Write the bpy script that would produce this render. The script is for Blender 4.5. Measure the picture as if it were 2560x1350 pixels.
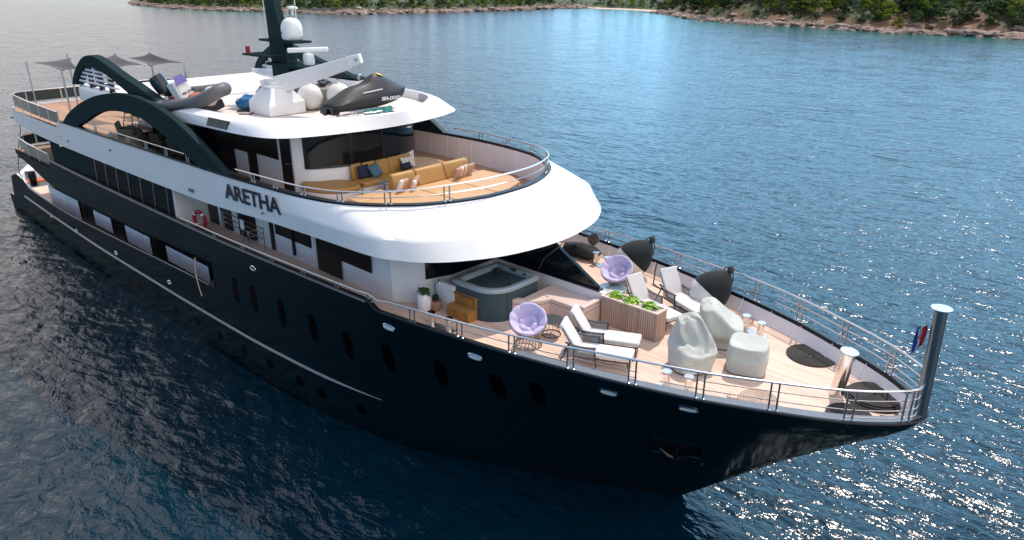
import bpy, bmesh, math, random
import numpy as np
from mathutils import Vector, Matrix

random.seed(7)
for o in list(bpy.data.objects):
    bpy.data.objects.remove(o)
scene = bpy.context.scene
C = scene.collection
R = math.radians

# ------------------------------------------------------------------ camera
cam_d = bpy.data.cameras.new("camera")
cam_d.sensor_width = 36.0
cam_d.lens = 36.0 * 1820.0 / 2560.0
cam_d.clip_start = 0.2
cam_d.clip_end = 6000.0
cam = bpy.data.objects.new("camera", cam_d)
C.objects.link(cam)
cam.location = (7.864, -15.540, 13.5)
cam.rotation_euler = (R(90 - 21.72), 0.0, R(132.835 - 90))
scene.camera = cam

# ------------------------------------------------------------------ sky and sun
SUN_EL, SUN_AZ = 58.0, 104.0            # azimuth measured from +x (the bow) towards +y (port)
world = bpy.data.worlds.new("World")
scene.world = world
world.use_nodes = True
nt = world.node_tree
for n in list(nt.nodes):
    nt.nodes.remove(n)
N = nt.nodes.new
out = N('ShaderNodeOutputWorld'); bg = N('ShaderNodeBackground')
sky = N('ShaderNodeTexSky'); sky.sky_type = 'NISHITA'; sky.sun_disc = False
sky.sun_elevation = R(SUN_EL); sky.sun_rotation = R(90 - SUN_AZ)
sky.air_density = 1.0; sky.dust_density = 0.3; sky.ozone_density = 3.0
bg.inputs['Strength'].default_value = 0.145
tc = N('ShaderNodeTexCoord')
# broken bright cloud: one bank towards the stern (reflected in the far left water), one ahead of the bow
nz = N('ShaderNodeTexNoise'); nz.inputs['Scale'].default_value = 2.4; nz.inputs['Detail'].default_value = 5.0
mp = N('ShaderNodeMapping'); mp.inputs['Scale'].default_value = (1.0, 1.0, 2.6)
nt.links.new(tc.outputs['Generated'], mp.inputs['Vector']); nt.links.new(mp.outputs['Vector'], nz.inputs['Vector'])
def bank(az, el, lo, hi, amt, noise):
    d = N('ShaderNodeVectorMath'); d.operation = 'DOT_PRODUCT'
    d.inputs[1].default_value = (math.cos(R(el)) * math.cos(R(az)), math.cos(R(el)) * math.sin(R(az)), math.sin(R(el)))
    nt.links.new(tc.outputs['Generated'], d.inputs[0])
    a = N('ShaderNodeMath'); a.operation = 'MULTIPLY_ADD'; a.inputs[1].default_value = noise
    nt.links.new(nz.outputs['Fac'], a.inputs[0]); nt.links.new(d.outputs['Value'], a.inputs[2])
    r = N('ShaderNodeMapRange'); r.interpolation_type = 'SMOOTHSTEP'
    r.inputs['From Min'].default_value = lo + noise / 2; r.inputs['From Max'].default_value = hi + noise / 2; r.inputs['To Max'].default_value = amt
    nt.links.new(a.outputs[0], r.inputs['Value']); return r.outputs['Result']
tint = N('ShaderNodeMix'); tint.data_type = 'RGBA'; tint.blend_type = 'MULTIPLY'; tint.inputs['Factor'].default_value = 1.0
tint.inputs['B'].default_value = (0.74, 1.0, 1.16, 1); nt.links.new(sky.outputs['Color'], tint.inputs['A'])
m0 = N('ShaderNodeMix'); m0.data_type = 'RGBA'; m0.inputs['B'].default_value = (7.6, 8.2, 8.8, 1)
nt.links.new(bank(182, 40, 0.90, 0.985, 0.9, 0.10), m0.inputs['Factor']); nt.links.new(tint.outputs['Result'], m0.inputs['A'])
m1 = N('ShaderNodeMix'); m1.data_type = 'RGBA'; m1.inputs['B'].default_value = (6.4, 6.0, 5.9, 1)
nt.links.new(bank(176, 10, 0.62, 1.0, 0.95, 0.3), m1.inputs['Factor']); nt.links.new(m0.outputs['Result'], m1.inputs['A'])
mx = N('ShaderNodeMix'); mx.data_type = 'RGBA'; mx.inputs['B'].default_value = (12.6, 11.6, 10.8, 1)
nt.links.new(bank(0, 38, 0.62, 0.95, 0.9, 0.25), mx.inputs['Factor'])
# clear bright blue air low over the port side, under the sun
m2 = N('ShaderNodeMix'); m2.data_type = 'RGBA'; m2.inputs['B'].default_value = (6.2, 11.8, 17.0, 1)
nt.links.new(bank(100, 12, 0.76, 0.97, 0.92, 0.16), m2.inputs['Factor']); nt.links.new(m1.outputs['Result'], m2.inputs['A'])
nt.links.new(m2.outputs['Result'], mx.inputs['A'])
nt.links.new(mx.outputs['Result'], bg.inputs['Color']); nt.links.new(bg.outputs[0], out.inputs['Surface'])

sun_d = bpy.data.lights.new("sun", 'SUN')
sun_d.energy = 3.3; sun_d.angle = R(1.5); sun_d.color = (1.0, 0.89, 0.78)
sun = bpy.data.objects.new("sun", sun_d); C.objects.link(sun)
sdir = Vector((math.cos(R(SUN_EL)) * math.cos(R(SUN_AZ)), math.cos(R(SUN_EL)) * math.sin(R(SUN_AZ)), math.sin(R(SUN_EL))))
sun.rotation_euler = sdir.to_track_quat('Z', 'Y').to_euler()
sun.location = (0, 40, 60)
scene.view_settings.view_transform = 'Standard'
scene.view_settings.look = 'None'
scene.view_settings.exposure = 0.22
scene.view_settings.gamma = 1.0
scene.cycles.max_bounces = 6
scene.cycles.glossy_bounces = 4
scene.cycles.transparent_max_bounces = 8
scene.cycles.sample_clamp_indirect = 6.0

# ------------------------------------------------------------------ helpers
class MB:
    """Collects shapes and links them as one mesh object."""
    def __init__(s):
        s.v = []; s.f = []
    def add(s, vs, fs):
        b = len(s.v); s.v += [tuple(p) for p in vs]; s.f += [tuple(b + i for i in f) for f in fs]; return s
    def box(s, x0, x1, y0, y1, z0, z1):
        return s.add([(x, y, z) for z in (z0, z1) for y in (y0, y1) for x in (x0, x1)],
                     [(0, 2, 3, 1), (4, 5, 7, 6), (0, 1, 5, 4), (2, 6, 7, 3), (0, 4, 6, 2), (1, 3, 7, 5)])
    def obox(s, c, size, rot=(0, 0, 0)):
        from mathutils import Euler
        m = Euler(rot).to_matrix(); h = [k / 2 for k in size]
        vs = [Vector(c) + m @ Vector((x * h[0], y * h[1], z * h[2])) for z in (-1, 1) for y in (-1, 1) for x in (-1, 1)]
        return s.add(vs, [(0, 2, 3, 1), (4, 5, 7, 6), (0, 1, 5, 4), (2, 6, 7, 3), (0, 4, 6, 2), (1, 3, 7, 5)])
    def tube(s, path, r, n=8, closed=False):
        P = [Vector(p) for p in path]; k = len(P); rs = r if hasattr(r, '__len__') else [r] * k
        rings = []; ref = None
        for i in range(k):
            a = P[i - 1] if (i or closed) else P[i]; b = P[(i + 1) % k] if (i < k - 1 or closed) else P[i]
            t = (b - a).normalized() if (b - a).length > 1e-9 else Vector((0, 0, 1))
            if ref is None:
                ref = Vector((0, 0, 1)) if abs(t.z) < 0.9 else Vector((1, 0, 0))
            u = ref - t * ref.dot(t)
            if u.length < 1e-6: u = t.orthogonal()
            u.normalize(); w = t.cross(u); ref = u
            rings.append([P[i] + (u * math.cos(2 * math.pi * j / n) + w * math.sin(2 * math.pi * j / n)) * rs[i] for j in range(n)])
        vs = [p for rg in rings for p in rg]; fs = []
        for i in range(k if closed else k - 1):
            i2 = (i + 1) % k
            for j in range(n):
                j2 = (j + 1) % n; fs.append((i * n + j, i * n + j2, i2 * n + j2, i2 * n + j))
        if not closed:
            fs.append(tuple(range(n - 1, -1, -1))); fs.append(tuple((k - 1) * n + j for j in range(n)))
        return s.add(vs, fs)
    def lathe(s, prof, c=(0, 0, 0), n=24, m=None, sx=1.0, sy=1.0):
        vs = []; fs = []; c = Vector(c)
        for (r, z) in prof:
            for j in range(n):
                a = 2 * math.pi * j / n; p = Vector((r * math.cos(a) * sx, r * math.sin(a) * sy, z))
                vs.append(c + (m @ p if m else p))
        for i in range(len(prof) - 1):
            for j in range(n):
                j2 = (j + 1) % n; fs.append((i * n + j, i * n + j2, (i + 1) * n + j2, (i + 1) * n + j))
        fs.append(tuple(range(n - 1, -1, -1))); fs.append(tuple((len(prof) - 1) * n + j for j in range(n)))
        return s.add(vs, fs)
    def prism(s, poly, z0, z1):
        n = len(poly)
        z0f = z0 if callable(z0) else (lambda x, y: z0); z1f = z1 if callable(z1) else (lambda x, y: z1)
        vs = [(x, y, z0f(x, y)) for x, y in poly] + [(x, y, z1f(x, y)) for x, y in poly]
        return s.add(vs, [tuple(range(n - 1, -1, -1)), tuple(range(n, 2 * n))] + [(i, (i + 1) % n, n + (i + 1) % n, n + i) for i in range(n)])
    def prismy(s, poly, y0, y1):
        n = len(poly); vs = [(x, y0, z) for x, z in poly] + [(x, y1, z) for x, z in poly]
        return s.add(vs, [tuple(range(n)), tuple(range(2 * n - 1, n - 1, -1))] + [(i, n + i, n + (i + 1) % n, (i + 1) % n) for i in range(n)])
    def prismx(s, poly, x0, x1):
        n = len(poly); vs = [(x0, y, z) for y, z in poly] + [(x1, y, z) for y, z in poly]
        return s.add(vs, [tuple(range(n)), tuple(range(2 * n - 1, n - 1, -1))] + [(i, n + i, n + (i + 1) % n, (i + 1) % n) for i in range(n)])
    def grid(s, rows, closed=False, mask=None):
        m = len(rows); n = len(rows[0]); vs = [p for r in rows for p in r]; fs = []
        for i in range(m - 1):
            for j in range(n if closed else n - 1):
                if mask and not mask(i, j): continue
                j2 = (j + 1) % n; fs.append((i * n + j, i * n + j2, (i + 1) * n + j2, (i + 1) * n + j))
        return s.add(vs, fs)
    def ball(s, c, r, nu=16, nv=10, jit=None):
        r = r if hasattr(r, '__len__') else (r, r, r)
        prof = [(math.sin(math.pi * i / nv), -math.cos(math.pi * i / nv)) for i in range(nv + 1)]
        prof[0] = (0.01, -1); prof[-1] = (0.01, 1)
        vs = []; fs = []
        for (q, z) in prof:
            for j in range(nu):
                a = 2 * math.pi * j / nu; p = Vector((q * math.cos(a), q * math.sin(a), z)); k = jit(p) if jit else 1.0
                vs.append((c[0] + p.x * r[0] * k, c[1] + p.y * r[1] * k, c[2] + p.z * r[2] * k))
        for i in range(nv):
            for j in range(nu):
                j2 = (j + 1) % nu; fs.append((i * nu + j, i * nu + j2, (i + 1) * nu + j2, (i + 1) * nu + j))
        fs.append(tuple(range(nu - 1, -1, -1))); fs.append(tuple(nv * nu + j for j in range(nu)))
        return s.add(vs, fs)
    def xf(s, m):
        s.v = [tuple(m @ Vector(p)) for p in s.v]; return s
    def build(s, name, m, parent=None, smooth=True, bevel=0.0, sub=0, recalc=True, ang=38, solid=0.0):
        me = bpy.data.meshes.new(name); me.from_pydata(s.v, [], s.f)
        bm = bmesh.new(); bm.from_mesh(me)
        bmesh.ops.remove_doubles(bm, verts=bm.verts, dist=1e-5)
        if recalc: bmesh.ops.recalc_face_normals(bm, faces=bm.faces)
        for f in bm.faces: f.smooth = smooth
        if smooth:
            for e in bm.edges:
                if len(e.link_faces) == 2 and e.calc_face_angle(0) > R(ang): e.smooth = False
        bm.to_mesh(me); bm.free()
        if m: me.materials.append(m)
        o = bpy.data.objects.new(name, me); C.objects.link(o)
        if parent: o.parent = parent
        if solid:
            q = o.modifiers.new("thick", 'SOLIDIFY'); q.thickness = solid; q.offset = 0
        if bevel:
            q = o.modifiers.new("bevel", 'BEVEL'); q.width = bevel; q.segments = 2; q.limit_method = 'ANGLE'; q.angle_limit = R(40); q.harden_normals = False
        if sub:
            q = o.modifiers.new("sub", 'SUBSURF'); q.levels = sub; q.render_levels = sub
        return o

def tag(o, label=None, cat=None, group=None, kind=None):
    if label: o['label'] = label
    if cat: o['category'] = cat
    if group: o['group'] = group
    if kind: o['kind'] = kind
    return o
def thing(name, label, cat, loc=(0, 0, 0), rotz=0.0, group=None):
    o = bpy.data.objects.new(name, None); C.objects.link(o); o.empty_display_size = 0.2
    o.location = loc; o.rotation_euler = (0, 0, rotz)
    return tag(o, label, cat, group)
def copy_tree(o, parent=None):
    c = o.copy(); C.objects.link(c)
    if parent: c.parent = parent
    for ch in list(o.children): copy_tree(ch, c)
    return c
def pchip(xs, ys):
    xs = np.asarray(xs, float); ys = np.asarray(ys, float)
    if xs[0] > xs[-1]: xs = xs[::-1]; ys = ys[::-1]
    h = np.diff(xs); d = np.diff(ys) / h; m = np.zeros(len(xs)); m[0] = d[0]; m[-1] = d[-1]
    for i in range(1, len(xs) - 1):
        if d[i - 1] * d[i] > 0:
            w1 = 2 * h[i] + h[i - 1]; w2 = h[i] + 2 * h[i - 1]; m[i] = (w1 + w2) / (w1 / d[i - 1] + w2 / d[i])
    def f(x):
        x = min(max(x, xs[0]), xs[-1]); i = min(int(np.searchsorted(xs, x, side='right') - 1), len(xs) - 2); i = max(i, 0)
        t = (x - xs[i]) / h[i]
        return float((1 + 2 * t) * (1 - t) ** 2 * ys[i] + t * (1 - t) ** 2 * h[i] * m[i] + t * t * (3 - 2 * t) * ys[i + 1] + t * t * (t - 1) * h[i] * m[i + 1])
    return f
def crom(pts, k=4, closed=False):
    P = [np.asarray(p, float) for p in pts]; n = len(P); res = []
    for i in range(n if closed else n - 1):
        p1, p2 = P[i], P[(i + 1) % n]
        p0 = P[i - 1] if (i or closed) else 2 * p1 - p2
        p3 = P[(i + 2) % n] if (i < n - 2 or closed) else 2 * p2 - p1
        for j in range(k):
            t = j / k
            res.append(tuple(0.5 * (2 * p1 + (p2 - p0) * t + (2 * p0 - 5 * p1 + 4 * p2 - p3) * t * t + (3 * p1 - p0 - 3 * p2 + p3) * t ** 3)))
    if not closed: res.append(tuple(P[-1]))
    return res
def arc(cx, cy, r, a0, a1, n):
    return [(cx + r * math.cos(R(a0 + (a1 - a0) * i / n)), cy + r * math.sin(R(a0 + (a1 - a0) * i / n))) for i in range(n + 1)]
def mirror(half):            # starboard polyline (y<=0, aft -> tip) continued down the port side
    return list(half) + [(p[0], -p[1]) + tuple(p[2:]) for p in reversed(half[:-1])]

# ------------------------------------------------------------------ materials
def mat(name, col, rough=0.5, metal=0.0, var=0.0, vscale=3.0, bump=0.0, bscale=20.0, spec=0.5, coat=0.0, alpha=1.0, trans=0.0, ior=1.45, detail=4.0, rvar=0.0, stretch=(1, 1, 1), sheen=0.0):
    m = bpy.data.materials.new(name); m.use_nodes = True
    t = m.node_tree; b = t.nodes['Principled BSDF']
    b.inputs['Base Color'].default_value = (*col, 1); b.inputs['Roughness'].default_value = rough; b.inputs['Metallic'].default_value = metal
    b.inputs['Specular IOR Level'].default_value = spec; b.inputs['Coat Weight'].default_value = coat; b.inputs['Coat Roughness'].default_value = 0.05
    b.inputs['Alpha'].default_value = alpha; b.inputs['Transmission Weight'].default_value = trans; b.inputs['IOR'].default_value = ior
    if sheen: b.inputs['Sheen Weight'].default_value = sheen
    if var or bump or rvar:
        g = t.nodes.new('ShaderNodeTexCoord'); mpn = t.nodes.new('ShaderNodeMapping'); mpn.inputs['Scale'].default_value = stretch
        t.links.new(g.outputs['Object'], mpn.inputs['Vector'])
    if var or rvar:
        nn = t.nodes.new('ShaderNodeTexNoise'); nn.inputs['Scale'].default_value = vscale; nn.inputs['Detail'].default_value = detail
        t.links.new(mpn.outputs['Vector'], nn.inputs['Vector'])
    if var:
        r = t.nodes.new('ShaderNodeMapRange'); r.inputs['From Min'].default_value = 0.3; r.inputs['From Max'].default_value = 0.7
        r.inputs['To Min'].default_value = 1 - var; r.inputs['To Max'].default_value = 1 + var
        t.links.new(nn.outputs['Fac'], r.inputs['Value'])
        mu = t.nodes.new('ShaderNodeVectorMath'); mu.operation = 'SCALE'; mu.inputs[0].default_value = col
        t.links.new(r.outputs['Result'], mu.inputs['Scale']); t.links.new(mu.outputs['Vector'], b.inputs['Base Color'])
    if rvar:
        r = t.nodes.new('ShaderNodeMapRange'); r.inputs['To Min'].default_value = max(0.0, rough - rvar); r.inputs['To Max'].default_value = rough + rvar
        t.links.new(nn.outputs['Fac'], r.inputs['Value']); t.links.new(r.outputs['Result'], b.inputs['Roughness'])
    if bump:
        n2 = t.nodes.new('ShaderNodeTexNoise'); n2.inputs['Scale'].default_value = bscale; n2.inputs['Detail'].default_value = 3.0
        t.links.new(mpn.outputs['Vector'], n2.inputs['Vector'])
        bp = t.nodes.new('ShaderNodeBump'); bp.inputs['Strength'].default_value = bump; bp.inputs['Distance'].default_value = 0.03
        t.links.new(n2.outputs['Fac'], bp.inputs['Height']); t.links.new(bp.outputs['Normal'], b.inputs['Normal'])
    return m
def stripes(name, col, dark, axis, period, width, rough=0.6, var=0.2, vstretch=(0.5, 6, 1), bump=0.3):
    """Planks or battens running across `axis`, with dark seams."""
    m = mat(name, col, rough); t = m.node_tree; b = t.nodes['Principled BSDF']; A = t.nodes.new; b.inputs['Specular IOR Level'].default_value = 0.22
    g = A('ShaderNodeTexCoord'); sp = A('ShaderNodeSeparateXYZ'); t.links.new(g.outputs['Object'], sp.inputs[0])
    dv = A('ShaderNodeMath'); dv.operation = 'DIVIDE'; dv.inputs[1].default_value = period; t.links.new(sp.outputs[axis], dv.inputs[0])
    fr = A('ShaderNodeMath'); fr.operation = 'FRACT'; t.links.new(dv.outputs[0], fr.inputs[0])
    fl = A('ShaderNodeMath'); fl.operation = 'FLOOR'; t.links.new(dv.outputs[0], fl.inputs[0])
    lt = A('ShaderNodeMath'); lt.operation = 'LESS_THAN'; lt.inputs[1].default_value = width / period; t.links.new(fr.outputs[0], lt.inputs[0])
    wn = A('ShaderNodeTexWhiteNoise'); wn.noise_dimensions = '1D'; t.links.new(fl.outputs[0], wn.inputs['W'])
    mpn = A('ShaderNodeMapping'); mpn.inputs['Scale'].default_value = vstretch; t.links.new(g.outputs['Object'], mpn.inputs['Vector'])
    nn = A('ShaderNodeTexNoise'); nn.inputs['Scale'].default_value = 2.0; nn.inputs['Detail'].default_value = 6; t.links.new(mpn.outputs['Vector'], nn.inputs['Vector'])
    av = A('ShaderNodeMath'); av.operation = 'MULTIPLY_ADD'; av.inputs[1].default_value = 0.5; t.links.new(wn.outputs['Value'], av.inputs[0]); t.links.new(nn.outputs['Fac'], av.inputs[2])
    r = A('ShaderNodeMapRange'); r.inputs['From Min'].default_value = 0.35; r.inputs['From Max'].default_value = 1.15
    r.inputs['To Min'].default_value = 1 - var; r.inputs['To Max'].default_value = 1 + var; t.links.new(av.outputs[0], r.inputs['Value'])
    sc = A('ShaderNodeVectorMath'); sc.operation = 'SCALE'; sc.inputs[0].default_value = col; t.links.new(r.outputs['Result'], sc.inputs['Scale'])
    mi = A('ShaderNodeMix'); mi.data_type = 'RGBA'; mi.inputs['B'].default_value = (*dark, 1)
    t.links.new(lt.outputs[0], mi.inputs['Factor']); t.links.new(sc.outputs['Vector'], mi.inputs['A']); t.links.new(mi.outputs['Result'], b.inputs['Base Color'])
    if bump:
        bp = A('ShaderNodeBump'); bp.invert = True; bp.inputs['Strength'].default_value = bump; bp.inputs['Distance'].default_value = 0.01
        t.links.new(lt.outputs[0], bp.inputs['Height']); t.links.new(bp.outputs['Normal'], b.inputs['Normal'])
    return m

def paint(name, col, gloss, lo, hi, rough, var=0.15, vscale=0.4):
    """dark yacht paint: a diffuse coat under a thin gloss that strengthens only moderately at grazing angles"""
    m = bpy.data.materials.new(name); m.use_nodes = True; t = m.node_tree; A = t.nodes.new
    t.nodes.remove(t.nodes['Principled BSDF']); o = t.nodes['Material Output']
    d = A('ShaderNodeBsdfDiffuse'); g = A('ShaderNodeBsdfGlossy'); g.inputs['Color'].default_value = (*gloss, 1); g.inputs['Roughness'].default_value = rough
    c = A('ShaderNodeTexCoord'); n = A('ShaderNodeTexNoise'); n.inputs['Scale'].default_value = vscale; n.inputs['Detail'].default_value = 5; t.links.new(c.outputs['Object'], n.inputs['Vector'])
    r = A('ShaderNodeMapRange'); r.inputs['To Min'].default_value = 1 - var; r.inputs['To Max'].default_value = 1 + var; t.links.new(n.outputs['Fac'], r.inputs['Value'])
    s = A('ShaderNodeVectorMath'); s.operation = 'SCALE'; s.inputs[0].default_value = col; t.links.new(r.outputs['Result'], s.inputs['Scale']); t.links.new(s.outputs['Vector'], d.inputs['Color'])
    n2 = A('ShaderNodeTexNoise'); n2.inputs['Scale'].default_value = 0.9; n2.inputs['Detail'].default_value = 2; t.links.new(c.outputs['Object'], n2.inputs['Vector'])
    b = A('ShaderNodeBump'); b.inputs['Strength'].default_value = 0.25; b.inputs['Distance'].default_value = 0.05; t.links.new(n2.outputs['Fac'], b.inputs['Height']); t.links.new(b.outputs['Normal'], g.inputs['Normal'])
    l = A('ShaderNodeLayerWeight'); l.inputs['Blend'].default_value = 0.35
    k = A('ShaderNodeMapRange'); k.inputs['To Min'].default_value = lo; k.inputs['To Max'].default_value = hi; t.links.new(l.outputs['Facing'], k.inputs['Value'])
    x = A('ShaderNodeMixShader'); t.links.new(k.outputs['Result'], x.inputs['Fac']); t.links.new(d.outputs[0], x.inputs[1]); t.links.new(g.outputs[0], x.inputs[2]); t.links.new(x.outputs[0], o.inputs['Surface'])
    return m
M = {}
M['white'] = mat('white_gelcoat', (0.80, 0.80, 0.79), 0.28, var=0.03, vscale=0.6, coat=0.3, rvar=0.06)
M['white_matt'] = mat('white_paint', (0.74, 0.73, 0.72), 0.55, var=0.05, vscale=1.3)
M['panel'] = mat('white_inner_bulwark', (0.86, 0.79, 0.76), 0.5, var=0.05, vscale=1.1)
M['hull'] = paint('black_teal_hull_paint', (0.0018, 0.0085, 0.0125), (0.75, 0.95, 1.0), 0.010, 0.11, 0.12)
M['boot'] = mat('black_antifouling', (0.004, 0.005, 0.006), 0.45)
M['arch'] = paint('dark_green_grey_paint', (0.0140, 0.0300, 0.0320), (0.8, 0.95, 1.0), 0.006, 0.03, 0.35)
M['cap'] = mat('dark_bulwark_cap', (0.008, 0.010, 0.013), 0.36, spec=0.35)
M['capgrey'] = mat('grey_trim_and_sheen', (0.13, 0.135, 0.15), 0.35, var=0.08)  # grey of trims and vents, also the sheen painted on the bow cap
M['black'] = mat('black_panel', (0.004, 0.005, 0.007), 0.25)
M['glass'] = mat('dark_window_glass', (0.004, 0.008, 0.010), 0.05, spec=0.4)
M['darkglass'] = paint('dark_saloon_glass', (0.0015, 0.003, 0.0045), (0.6, 0.85, 1.0), 0.02, 0.07, 0.05, 0.05)
M['steel'] = mat('polished_steel', (0.78, 0.75, 0.72), 0.14, 1.0)
M['post_steel'] = mat('shaded_steel_post', (0.42, 0.42, 0.43), 0.25, 1.0)  # darker copy of the rail steel, shade painted into the stanchions
M['rail'] = mat('satin_steel_rail', (0.72, 0.67, 0.64), 0.30, 0.9)
M['steel3'] = mat('sea_toned_steel', (0.20, 0.25, 0.28), 0.30, 1.0)  # bow post steel, the sea's dark teal reflection painted into its colour
M['steel2'] = mat('brushed_steel', (0.55, 0.53, 0.52), 0.3, 1.0)
M['teak'] = stripes('pale_teak_deck', (0.76, 0.55, 0.43), (0.34, 0.22, 0.16), 'Y', 0.075, 0.008, 0.6, 0.17, (0.35, 7, 1))
M['teak2'] = stripes('warm_teak_deck', (0.46, 0.27, 0.17), (0.14, 0.08, 0.05), 'Y', 0.09, 0.010, 0.6, 0.2, (0.35, 7, 1))
M['upper_deck'] = mat('cream_roof_deck', (0.70, 0.61, 0.55), 0.6, var=0.12, vscale=1.2)
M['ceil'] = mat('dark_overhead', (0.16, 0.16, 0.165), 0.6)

# ------------------------------------------------------------------ sea
def sea_material():
    m = bpy.data.materials.new('sea_water'); m.use_nodes = True; t = m.node_tree; A = t.nodes.new; b = t.nodes['Principled BSDF']
    b.inputs['Roughness'].default_value = 0.15; b.inputs['IOR'].default_value = 1.38; b.inputs['Specular IOR Level'].default_value = 0.5
    g = A('ShaderNodeTexCoord')
    def noise(scale, stretch, rot, detail, dist=0.0):
        mpn = A('ShaderNodeMapping'); mpn.inputs['Scale'].default_value = stretch; mpn.inputs['Rotation'].default_value = (0, 0, R(rot))
        t.links.new(g.outputs['Object'], mpn.inputs['Vector'])
        n = A('ShaderNodeTexNoise'); n.inputs['Scale'].default_value = scale; n.inputs['Detail'].default_value = detail; n.inputs['Distortion'].default_value = dist
        t.links.new(mpn.outputs['Vector'], n.inputs['Vector']); return n.outputs['Fac']
    a1 = noise(0.30, (1, 2.1, 1), -28, 2.0, 0.6)
    a2 = noise(1.05, (1, 1.9, 1), -44, 3.0, 0.8)
    a3 = noise(3.6, (1, 1.6, 1), -15, 2.0, 0.4)
    a4 = noise(8.5, (1, 1.5, 1), -30, 1.0, 0.2)
    def mad(x, k, y=None):
        n = A('ShaderNodeMath'); n.operation = 'MULTIPLY_ADD'; n.inputs[1].default_value = k; t.links.new(x, n.inputs[0])
        if y is not None: t.links.new(y, n.inputs[2])
        else: n.inputs[2].default_value = 0.0
        return n.outputs[0]
    h = mad(a4, 0.008, mad(a3, 0.03, mad(a2, 0.08, mad(a1, 0.20))))
    bp = A('ShaderNodeBump'); bp.inputs['Strength'].default_value = 1.0; bp.inputs['Distance'].default_value = 1.0
    t.links.new(h, bp.inputs['Height'])
    # the finest ripples as slopes, so that they still scatter the sky far away
    def slope(scale, stretch, rot, k, detail):
        mpn = A('ShaderNodeMapping'); mpn.inputs['Scale'].default_value = stretch; mpn.inputs['Rotation'].default_value = (0, 0, R(rot)); t.links.new(g.outputs['Object'], mpn.inputs['Vector'])
        n = A('ShaderNodeTexNoise'); n.inputs['Scale'].default_value = scale; n.inputs['Detail'].default_value = detail; t.links.new(mpn.outputs['Vector'], n.inputs['Vector'])
        q = A('ShaderNodeVectorMath'); q.operation = 'SUBTRACT'; q.inputs[1].default_value = (.5, .5, .5); t.links.new(n.outputs['Color'], q.inputs[0])
        w = A('ShaderNodeVectorMath'); w.operation = 'MULTIPLY'; w.inputs[1].default_value = (k, k, 0); t.links.new(q.outputs[0], w.inputs[0]); return w.outputs[0]
    v = bp.outputs['Normal']
    for so in (slope(1.5, (1, 1.8, 1), -38, 0.52, 3.0), slope(0.16, (1, 1.6, 1), -30, 0.22, 2.0)):
        ad_ = A('ShaderNodeVectorMath'); ad_.operation = 'ADD'; t.links.new(v, ad_.inputs[0]); t.links.new(so, ad_.inputs[1]); v = ad_.outputs[0]
    nm_ = A('ShaderNodeVectorMath'); nm_.operation = 'NORMALIZE'; t.links.new(v, nm_.inputs[0]); t.links.new(nm_.outputs[0], b.inputs['Normal'])
    # body colour: deep blue, turquoise over the shallows by the wooded shore
    big = noise(0.012, (1, 1, 1), 0, 3.0)
    c1 = A('ShaderNodeMix'); c1.data_type = 'RGBA'; c1.inputs['A'].default_value = (0.0005, 0.012, 0.022, 1); c1.inputs['B'].default_value = (0.0008, 0.020, 0.036, 1)
    t.links.new(big, c1.inputs['Factor'])
    # turquoise over the shallows: distance to the shore line, y_shore(x)
    sx = A('ShaderNodeSeparateXYZ'); t.links.new(g.outputs['Object'], sx.inputs[0])
    mr = A('ShaderNodeMapRange'); mr.inputs['From Min'].default_value = -300; mr.inputs['From Max'].default_value = 100; t.links.new(sx.outputs['X'], mr.inputs['Value'])
    fc = A('ShaderNodeFloatCurve'); cv = fc.mapping.curves[0]
    pts = [(-300, 163), (-274, 166), (-258, 180), (-246, 240), (-236, 297), (-213, 297), (-190, 290), (-176, 275), (-150, 250), (-128, 232), (-99, 219), (-79, 215), (-44, 208), (30, 196), (100, 190)]
    cv.points[0].location = (0, (163 - 150) / 160); cv.points[1].location = (1, 40 / 160)
    for px_, py_ in pts[1:-1]: cv.points.new((px_ + 300) / 400, (py_ - 150) / 160)
    for q_ in cv.points: q_.handle_type = 'VECTOR'
    fc.mapping.update(); t.links.new(mr.outputs['Result'], fc.inputs['Value'])
    ys = A('ShaderNodeMath'); ys.operation = 'MULTIPLY_ADD'; ys.inputs[1].default_value = 160; ys.inputs[2].default_value = 150; t.links.new(fc.outputs[0], ys.inputs[0])
    df = A('ShaderNodeMath'); df.operation = 'SUBTRACT'; t.links.new(sx.outputs['Y'], df.inputs[0]); t.links.new(ys.outputs[0], df.inputs[1])
    sw = A('ShaderNodeMapRange'); sw.interpolation_type = 'SMOOTHSTEP'; sw.inputs['From Min'].default_value = -48; sw.inputs['From Max'].default_value = -4; t.links.new(df.outputs[0], sw.inputs['Value'])
    c2 = A('ShaderNodeMix'); c2.data_type = 'RGBA'; c2.inputs['B'].default_value = (0.006, 0.10, 0.088, 1); t.links.new(sw.outputs['Result'], c2.inputs['Factor']); t.links.new(c1.outputs['Result'], c2.inputs['A'])
    t.links.new(c2.outputs['Result'], b.inputs['Base Color'])
    return m
sea_mb = MB().add([(-3000, -3000, 0), (3000, -3000, 0), (3000, 3000, 0), (-3000, 3000, 0)], [(0, 1, 2, 3)])
sea = tag(sea_mb.build('sea', sea_material(), smooth=False), kind='structure')

# ------------------------------------------------------------------ the yacht
yacht = thing('yacht', 'large motor yacht with black hull, white upper decks and dark arches, lying at anchor', 'yacht')
Y = yacht

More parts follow.
